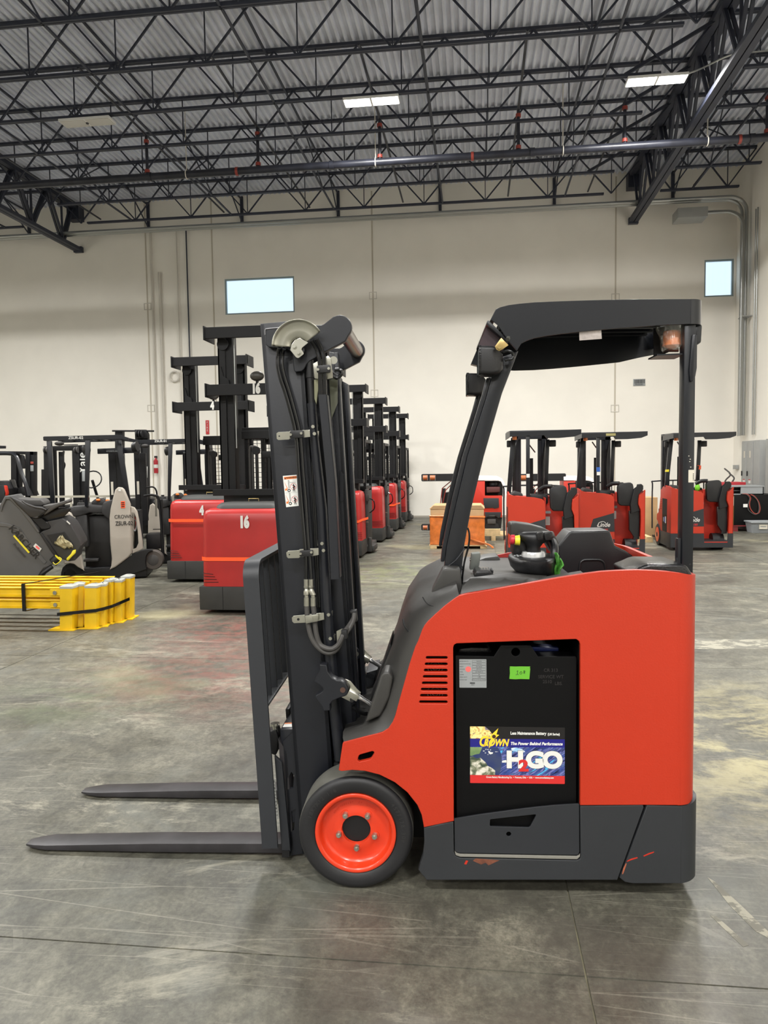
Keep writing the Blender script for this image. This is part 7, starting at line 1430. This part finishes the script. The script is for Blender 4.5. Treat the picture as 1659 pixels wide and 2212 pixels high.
for j in range(5):
    for lv, (z1, z0) in enumerate(((zA, zB), (zC, zD))):
        railseg(z0, z1, pinfo[0][1]+0.02+0.19*j, xR-0.06+0.05*j, 'yellow corrugated guard rail, %s row, %s one of the stack' % ('upper' if lv == 0 else 'lower', pos_[j]))
sl = xR-0.47
t = thing('strap', 'black strap looped round the yellow guard rails left of the posts', 'strap', (sl, pinfo[0][1], 0), 0, 'black straps')
Geo().box(-0.018, 0.018, -0.004, 0.012, zD-0.02, zA+0.035).obj('strap_band', t, 'rubber', smooth=0); Geo().bar((0, 0, zA+0.035), (0.35, 0.95, zA+0.03), 0.036, 0.004).obj('strap_top', t, 'rubber', smooth=0); Geo().bar((0, 0, zD-0.02), (0.35, 0.95, zD-0.02), 0.036, 0.004).obj('strap_bottom', t, 'rubber', smooth=0)
pts = []
order = [0, 1, 2, 3, 4, 5]
zs_ = [574, 552, 538, 518, 488, 452]
for k_, yy in zip(order, zs_):
    gx_, gy_, w_, h_ = pinfo[k_]; f_ = Frame((0, gy_), 0); z_ = f_.P(*Yp((posts[k_][1]+posts[k_][2])/2, yy), 0).z
    if k_ < 2: pts.append(Vector((gx_-w_/2-0.006, gy_-0.012, z_-0.008)))
    pts.append(Vector((gx_+w_/2+(0.004 if k_ < 1 else 0.022), gy_-0.012, z_+0.008)))
G = Geo(); G.loft([[p+Vector((0, 0, -0.017)), p+Vector((0, 0, 0.017)), p+Vector((0, -0.004, 0.017)), p+Vector((0, -0.004, -0.017))] for p in pts], cap=True, close=True)
tag(G.obj('strap', None, 'rubber', smooth=0), 'black strap drawn tight across the fronts of the yellow posts', 'strap', 'black straps')
# ------------------------------------------------------------------ wrapped box on a pallet
gx = gnd(926, 1185.5); bf = Frame((0, gx.y), 0)
bq = lambda x, y, w=0: bf.P(900+x/7.9, 1000+y/7.9, w)
x0 = bq(230, 1400).x; x1 = bq(1160, 1400).x; zt_ = bq(600, 790).z; zb_ = bq(600, 1395).z; zw = bq(600, 905).z; cx = (x0+x1)/2
t = thing('pallet', 'pine pallet under the carton wrapped in orange film', 'pallet', (cx, gx.y, 0), 0, 'pine pallets'); hw = (x1-x0)/2
for i in range(3): rbox(-hw+ (hw*0.92)*i-0.0, -hw+hw*0.92*i+0.13, 0.0, 0.95, 0.0, zb_-0.03, 'stringer', t, 'wood', 0.004, 0)
for i in range(6): Geo().box(-hw-0.02, hw+0.02, 0.17*i, 0.17*i+0.11, zb_-0.03, zb_-0.008).obj('deck_board', t, 'wood', smooth=0)
t = thing('carton', 'large cardboard carton half wrapped in orange film on a pallet', 'box', (cx, gx.y, zb_+0.0), 0)
rbox(-hw+0.01, hw-0.01, 0.03, 0.93, 0, zt_-zb_, 'box_body', t, 'card', 0.006)
for i in range(4): Geo().box(-hw-0.004+0.02*i, hw+0.004-0.02*i, 0.02, 0.94, zt_-zb_+0.018*i+0.001, zt_-zb_+0.018*i+0.016).obj('cardboard_sheet', t, 'card', smooth=0)
r_ = random.Random(2); rws = []
for i in range(12):
    z = 0.0+(zw-zb_)*i/11; rws.append([Vector((p[0]+r_.uniform(-0.006, 0.006), 0.48+p[1]+r_.uniform(-0.008, 0.002), z+r_.uniform(-0.008, 0.008))) for p in rrect(-hw-0.004, hw+0.004, -0.475, 0.475, 0.02, 2)])
Geo().loft(rws, cap=False, close=True).obj('stretch_wrap', t, 'wrap', smooth=40)
Geo().tube([(-hw-0.01, 0.0, zw-zb_), (0, -0.012, zw-zb_-0.01), (hw+0.01, 0.0, zw-zb_-0.03)], 0.016, n=6).obj('wrap_edge', t, 'wrap')
Geo().tube([(0.25, -0.02, 0.12), (0.45, -0.03, 0.05), (0.62, -0.04, 0.0), (0.70, -0.06, -0.06)], 0.02, n=6).obj('wrap_tail', t, 'wrap')
# carton at the right and pallets
fr_ = Frame((0, 16.0), 0); a = fr_.P(1374, 1085, 0); b_ = fr_.P(1418, 1157, 0)
t = thing('pallet', 'pine pallet lying between the middle and right orange forklifts', 'pallet', (a.x+0.02, 15.9, 0), 0, 'pine pallets')
for i in range(3): Geo().box(-0.5, 0.3, 0.4*i, 0.4*i+0.09, 0, 0.09).obj('stringer', t, 'wood', smooth=0)
for i in range(5): Geo().box(-0.5+0.17*i, -0.39+0.17*i, 0, 0.9, 0.09, 0.112).obj('deck_board', t, 'wood', smooth=0)
tag(rbox(a.x-0.3, b_.x+0.25, 17.0, 17.6, 0.0, a.z+0.05, 'carton', None, 'card', 0.006), 'plain brown cardboard carton between the middle and right orange forklifts', 'box')
fr_ = Frame((0, 16.3), 0); a = fr_.P(1045, 1150, 0); b_ = fr_.P(1092, 1168, 0)
t = thing('pallet', 'pine pallet with a beam on top, right of the wrapped carton', 'pallet', ((a.x+b_.x)/2, 16.3, 0), 0, 'pine pallets')
for i in range(3): Geo().box(-0.45+0.38*i, -0.36+0.38*i, 0, 0.9, 0, 0.10).obj('stringer', t, 'wood', smooth=0)
for i in range(6): Geo().box(-0.47, 0.47, 0.17*i, 0.17*i+0.1, 0.10, 0.125).obj('deck_board', t, 'wood', smooth=0)
Geo().box(-0.3, 0.12, 0.0, 0.1, 0.125, 0.25).obj('loose_beam', t, 'wood', smooth=0)
# ------------------------------------------------------------------ white-roofed orange trucks behind
def side_truck(Yd, x_shift, label, arms=True):
    fr_ = Frame((0, Yd), 0); c0 = fr_.P(1065+x_shift, 1100).x; t = thing('reach_truck', label, 'forklift', (c0, Yd, 0), 0, 'orange trucks with white roof edges')
    R_ = lambda pts, w=0: [(x-c0, z) for x, z in fr_.Q([(900+x_shift+x/7.9, 1000+y/7.9) for x, y in pts], w)]
    G = Geo(); G.prism(R_([(960, 310), (1165, 305), (1165, 560), (1460, 560), (1460, 930), (1380, 930), (1330, 890), (1230, 890), (1180, 930), (960, 930)]), 0.0, 0.9); G.obj('body', t, 'orange_in', bevel=0.01)
    Geo().prism(R_([(1165, 315), (1440, 315), (1470, 370), (1470, 575), (1165, 575)], 0.2), 0.25, 0.8).obj('cab_interior', t, 'dark')
    Geo().prism(R_([(1190, 410), (1425, 410), (1420, 500), (1195, 510)]), 0.02, 0.4).obj('seat_cushion', t, mat('maroon_seat', S(84, 40, 38), 0.6), bevel=0.02)
    Geo().sphere((R_([(1300, 370)])[0][0], 0.2, R_([(1300, 370)])[0][1]), 0.12, 1, 1, 0.7).obj('seat_back', t, 'blackpl')
    out = [(960, 235), (1100, 228), (1380, 232), (1450, 262), (1500, 340), (1530, 480), (1530, 560), (1500, 580), (1475, 400), (1440, 320), (1380, 300), (960, 300)]
    G = Geo(); G.prism(R_(out), -0.01, 0.08); G.prism(R_(out), 0.82, 0.92); G.prism(R_([(960, 235), (1380, 232), (1450, 262), (1440, 300), (1380, 290), (960, 290)]), 0.08, 0.82); G.obj('roof_edge', t, mat('white_roof_paint', S(240, 236, 234), 0.35), bevel=0.01, smooth=50)
    Geo().prism(R_([(1140, 600), (1400, 600), (1405, 760), (1330, 780), (1300, 765), (1150, 770)]), -0.02, 0.02).obj('cover_plate', t, 'grey', bevel=0.004)
    Geo().prism(R_([(1160, 840), (1440, 840), (1430, 930), (1390, 940), (1340, 895), (1240, 895), (1180, 940)]), -0.02, 0.02).obj('wheel_cover', t, 'grey', bevel=0.004)
    Geo().prism(R_([(960, 940), (1460, 940), (1440, 1120), (960, 1120)]), 0.05, 0.85).obj('chassis', t, 'black'); Geo().prism(R_([(1205, 960), (1350, 960), (1350, 1040), (1210, 1040)]), -0.03, 0.1).obj('motor', t, 'hose', bevel=0.01)
    cw = R_([(1290, 1060)])[0]; zg = R_([(1290, 1175)])[0][1]
    Geo().cyl((cw[0], 0.0, 0.16), (cw[0], 0.2, 0.16), 0.16, n=20).obj('drive_wheel', t, 'tyre'); Geo().cyl((cw[0]-1.0, 0.0, 0.16), (cw[0]-1.0, 0.2, 0.16), 0.16, n=20).obj('load_wheel', t, 'tyre')
    Geo().box(cw[0]-1.05, cw[0]+0.1, 0.2, 0.7, 0.05, 0.3).obj('underframe', t, 'black', smooth=0)
    for x0_, x1_ in ((420, 480), (560, 620), (640, 700)): Geo().prism(R_([(x0_, 445), (x1_, 445), (x1_, 1100), (x0_, 1100)]), 0.2, 0.6).obj('mast_column', t, 'tmast', bevel=0.004)
    Geo().prism(R_([(590, 300), (660, 300), (660, 700), (590, 700)]), 0.2, 0.4).obj('mast_column', t, 'tmast')
    for pts in (((400, 700), (430, 440), (585, 310)), ((440, 690), (490, 470), (600, 360))): Geo().tube([Vector((R_([p])[0][0], 0.18, R_([p])[0][1])) for p in pts], 0.012, n=5, sub=1).obj('mast_hose', t, 'redfit')
    Geo().prism(R_([(470, 520), (600, 500), (960, 600), (960, 900), (470, 900)]), 0.3, 0.7).obj('mast_frame', t, 'black')
    for (ya, yb, xe) in ((190, 305, 1000), (1045, 1150, 960)):
        a = R_([(80, ya), (xe, yb)]); z1 = a[0][1]; z0 = a[1][1]
        ar = plate('load_arm', [rrect(a[0][0], a[1][0], z0, z1, 0.03)], 0.0, 0.12, t, 'black', bevel=0.004)
        for xr0, xr1 in (((110, 185), (230, 315)) if ya < 500 else ((110, 185),)):
            b_ = R_([(xr0, ya+22), (xr1, yb-10)]); Geo().box(b_[0][0]-0.01, b_[1][0]+0.01, -0.008, 0.01, b_[1][1]-0.008, b_[0][1]+0.004).obj('roller_frame', ar, 'silver', smooth=0); Geo().cyl((b_[0][0], -0.01, (b_[0][1]+b_[1][1])/2), (b_[1][0], -0.01, (b_[0][1]+b_[1][1])/2), (b_[0][1]-b_[1][1])/2, n=14).obj('roller', ar, mat('amber_roller', S(176, 96, 48), 0.4))
    return t
side_truck(17.6, 0, 'orange truck with white roof edge and amber rollers behind the wrapped carton')
side_truck(18.9, 196, 'orange truck with white roof edge, seen between the leftmost and middle orange forklifts')
# ------------------------------------------------------------------ electrical gear by the right wall
xw = WX1
def onwallx(px, py, X): return hit(px, py, (1, 0, 0), X)
xp = xw-0.32
a = onwallx(1641, 1000, xp); b_ = onwallx(1602, 1000, xp)
y0, y1 = a.y, b_.y; z1 = onwallx(1620, 952, xp).z; z0 = 0.55
t = thing('electrical_panel', 'tall grey two-door electrical enclosure on the right wall', 'electrical panel', (xp, y0, 0))
rbox(0, 0.31, 0, y1-y0, z0, z1, 'enclosure', t, 'panelgrey', 0.006)
yb2 = 1.0
# its front faces the room (towards -x)
for i, (f0, f1) in enumerate(((0.35, 0.66), (0.68, 0.97))):
    d = rbox(-0.016, 0.0, (y1-y0)*f0, (y1-y0)*f1, z0+0.03, z1-0.03, 'panel_door', t, 'panelgrey', 0.004)
    ym = (y1-y0)*(f0+f1)/2
    Geo().box(-0.020, -0.016, ym-0.06, ym+0.02, z1-0.45, z1-0.27).obj('nameplate', d, 'offwhite', smooth=0)
    Geo().box(-0.04, -0.016, (y1-y0)*f1-0.07, (y1-y0)*f1-0.04, z0+(z1-z0)*0.42, z0+(z1-z0)*0.50).obj('door_handle', d, 'black', smooth=0)
    Geo().box(-0.020, -0.016, ym-0.09, ym+0.06, z0+(z1-z0)*0.30, z0+(z1-z0)*0.36).obj('warning_label', d, 'white', smooth=0); Geo().box(-0.022, -0.020, ym-0.09, ym+0.06, z0+(z1-z0)*0.35, z0+(z1-z0)*0.365).obj('label_band', d, 'red', smooth=0)
a = onwallx(1659, 960, xp); 
tag(rbox(xp, xp+0.31, a.y-0.75, a.y+0.14, 0.2, onwallx(1656, 948, xp).z, 'electrical_panel', None, 'panelgrey', 0.006), 'grey electrical enclosure on the right wall cut by the picture edge', 'electrical panel')
jb = onwallx(1589, 1009, xw-0.06)
tag(rbox(xw-0.10, xw-0.01, jb.y-0.12, jb.y+0.12, jb.z-0.06, jb.z+0.06, 'outlet_box', None, 'panelgrey', 0.004), 'small grey outlet box on the right wall above the red cabinet', 'box')
rf_ = Frame((0, 20.4), 0)
for i, (pts) in enumerate((((1590, 1013), (1589, 1025), (1580, 1036), (1576, 1043)), ((1601, 1024), (1597, 1033), (1592, 1043)))):
    o = Geo().tube([Vector((rf_.P(*p).x, 21.3 if j == 0 else 20.8, rf_.P(*p).z)) for j, p in enumerate(pts)], 0.02, n=8).obj('flexible_conduit', None, 'hose')
    tag(o, ['curved flexible conduit dropping from the outlet box into the red cabinet', 'curved flexible conduit beside the panel dropping into the red cabinet'][i], 'conduit')
fr_ = Frame((0, 20.2), 0); a = fr_.P(1562, 1042); b_ = fr_.P(1606, 1142)
t = thing('cabinet', 'red steel cabinet under the flexible conduits near the right corner', 'cabinet', ((a.x+b_.x)/2, 20.2, 0)); hw = (b_.x-a.x)/2
rbox(-hw, hw, 0, 0.55, 0.0, a.z-0.1, 'cabinet_body', t, 'cabred', 0.006); rbox(-hw-0.03, hw+0.03, -0.03, 0.58, a.z-0.1, a.z, 'cabinet_top', t, 'cabred', 0.006); rbox(-hw+0.2, -hw+0.28, -0.006, 0, a.z-0.6, a.z-0.3, 'cabinet_label', t, 'white', 0.0, 0)
rbox(hw-0.25, hw+0.0, -0.008, 0.0, a.z-0.4, a.z-0.15, 'cabinet_window', t, 'panelgrey', 0.0, 0)
# grey open bin on top of the battery
gB = gnd(1586, 1148); fr_ = Frame((0, gB.y), 0)
def fq(x, y, w=0.0): return fr_.P(1560+x/9.21, 930+y/9.21, w)
a = fq(165, 1280); b_ = fq(1100, 1880); zt_ = a.z; zb_ = b_.z; X0 = a.x; X1 = X0+1.05
t = thing('pallet', 'dark red pallet under the black industrial battery near the right corner', 'pallet', (X0, gB.y, 0), 0)
for i in range(3): rbox(0.0+0.42*i, 0.18+0.42*i, 0.0, 0.85, 0, zb_-0.03, 'stringer', t, 'darkred', 0.004, 0)
Geo().box(-0.03, 1.08, -0.01, 0.87, zb_-0.03, zb_-0.004).obj('deck', t, 'darkred', smooth=0)
t = thing('battery', 'large black industrial battery with red and black cables near the right corner', 'battery', (X0, gB.y, zb_))
rbox(0.09, 1.05, 0.02, 0.8, 0, zt_-zb_, 'battery_case', t, 'battery', 0.006); rbox(0.0, 0.088, 0.02, 0.8, 0, zt_-zb_-0.02, 'battery_end', t, 'olive', 0.004)
for i in range(2):
    Geo().box(0.0+0.05*i, 0.03+0.05*i, 0.014, 0.02, (zt_-zb_)*0.64, (zt_-zb_)*0.94).obj('battery_label', t, 'offwhite', smooth=0)
def fl_(x, y): p = fq(x, y, 0.0); return Vector((p.x-X0, -0.015, p.z-zb_))
for pts, m_ in ((((400, 1262), (500, 1270), (560, 1340), (540, 1450), (560, 1560), (640, 1650), (720, 1640), (750, 1550), (720, 1420), (640, 1310), (560, 1275)), 'redfit'), (((380, 1262), (480, 1275), (540, 1350), (510, 1480), (520, 1580), (620, 1660), (700, 1650), (730, 1540), (700, 1400), (600, 1290)), 'hose')):
    Geo().tube([fl_(*p) for p in pts], 0.011, n=6).obj('battery_cable', t, m_)
a = fl_(410, 1460); b_ = fl_(495, 1525); Geo().box(a.x, b_.x, -0.03, -0.027, b_.z, a.z).obj('paper_tag', t, 'white', smooth=0)
a = fq(200, 1100); b_ = fq(840, 1278)
t = thing('storage_bin', 'grey open-fronted bin standing on the black industrial battery', 'bin', (a.x, gB.y+0.05, zt_)); L_ = b_.x-a.x; H_ = a.z-zt_
G = Geo(); G.box(0, L_, 0, 0.5, 0.0, 0.02); G.box(0, 0.02, 0, 0.5, 0, H_); G.box(L_*0.29, L_, 0, 0.02, 0, H_-0.02); G.box(L_-0.02, L_, 0, 0.5, 0, H_); G.box(0, L_, 0.48, 0.5, 0, H_); G.box(-0.01, L_+0.01, -0.01, 0.51, H_-0.03, H_); G.box(0, L_*0.3, 0.1, 0.4, H_*0.4, H_*0.46); G.obj('bin_shell', t, 'bingrey', smooth=0)
gT = gnd(1627, 1152); fr2 = Frame((0, gT.y), 0); a = fr2.P(1623, 1127); 
t = thing('storage_tote', 'grey plastic tote with a white label on the floor by the right wall', 'bin', (a.x, gT.y, 0)); 
Geo().loft([[Vector((0.36+p[0], 0.25+p[1], z)) for p in rrect(-0.33-s_, 0.33+s_, -0.2-s_, 0.2+s_, 0.03, 3)] for z, s_ in ((0.0, -0.02), (a.z-0.035, 0.015))], cap=True, close=True).obj('tote_body', t, 'bingrey')
rbox(0.0, 0.72, 0.0, 0.49, a.z-0.035, a.z, 'tote_rim', t, 'bingrey', 0.006); lb = Geo().box(0.18, 0.36, 0.028, 0.034, a.z-0.17, a.z-0.07).obj('tote_label', t, 'offwhite', smooth=0); Geo().box(0.21, 0.33, 0.026, 0.028, a.z-0.125, a.z-0.105).obj('label_print', lb, 'silver', smooth=0)
# ------------------------------------------------------------------ things on the back wall
def wallp(px, py, off=0.02): return hit(px, py, (0, 1, 0), WY-off)
a = wallp(444, 908); b_ = wallp(452, 938)
t = thing('wall_sign', 'narrow red and white sign on the back wall between two tall masts', 'sign', ((a.x+b_.x)/2, WY-0.02, (a.z+b_.z)/2)); hx = (b_.x-a.x)/2; hz = (a.z-b_.z)/2
Geo().box(-hx, hx, 0, 0.01, -hz, hz).obj('sign_plate', t, 'red', smooth=0); 
for i, ch in enumerate('FIRE'): text_mesh('sign_letter', ch, 0.09, t, 'white', (0, -0.003, hz-0.07-0.085*i), thick=0.001)
a = wallp(336, 985); b_ = wallp(343, 1022)
t = thing('fire_extinguisher', 'red fire extinguisher on the back wall behind the ZSUR-01 truck', 'fire extinguisher', ((a.x+b_.x)/2, WY-0.12, b_.z))
H_ = a.z-b_.z; Geo().rings([((0, 0, 0), 0.06), ((0, 0, 0.02), 0.07), ((0, 0, H_*0.72), 0.07), ((0, 0, H_*0.82), 0.03), ((0, 0, H_*0.9), 0.025)], 16).obj('cylinder', t, 'cabred'); Geo().box(-0.04, 0.05, -0.02, 0.02, H_*0.88, H_).obj('valve_head', t, 'black', smooth=0); Geo().rings([((0, 0, H_*0.3), 0.072), ((0, 0, H_*0.5), 0.072)], 16).obj('label_wrap', t, 'white')
a = wallp(1368, 819); b_ = wallp(1394, 833)
t = thing('barcode_sign', 'small white barcode sign on the back wall below the roof of the orange forklift', 'sign', ((a.x+b_.x)/2, WY-0.02, (a.z+b_.z)/2)); hx = (b_.x-a.x)/2; hz = (a.z-b_.z)/2
Geo().box(-hx, hx, 0, 0.01, -hz, hz).obj('sign_plate', t, 'silver', smooth=0); G = Geo(); x = -hx+0.03
r_ = random.Random(4)
while x < hx-0.03: w_ = r_.choice((0.006, 0.01, 0.016)); G.box(x, x+w_, -0.004, 0, -hz*0.3, hz*0.8); x += w_+r_.choice((0.006, 0.01))
G.obj('barcode', t, 'blackink', smooth=0); text_mesh('sign_text', 'PR00081', 0.07, t, 'blackink', (0, -0.003, -hz*0.65), thick=0.001)
# painted marks on the floor
fm = mat('worn_white_paint', S(146, 143, 128), 0.7, wear=(S(104, 102, 92), 9, 0.47))
for pts in (((1528, 1895), (1545, 1905), (1600, 1955), (1659, 2012), (1659, 2026), (1632, 2012), (1575, 1955)), ((1534, 1978), (1548, 1980), (1618, 2042), (1605, 2046)), ((1488, 1380), (1659, 1382), (1659, 1402), (1488, 1402))):
    G = Geo(); G.vprism([(gnd(*p).x, gnd(*p).y) for p in pts][::-1], 0.0003, 0.0008); G.obj('paint_mark', fl, fm, smooth=0)
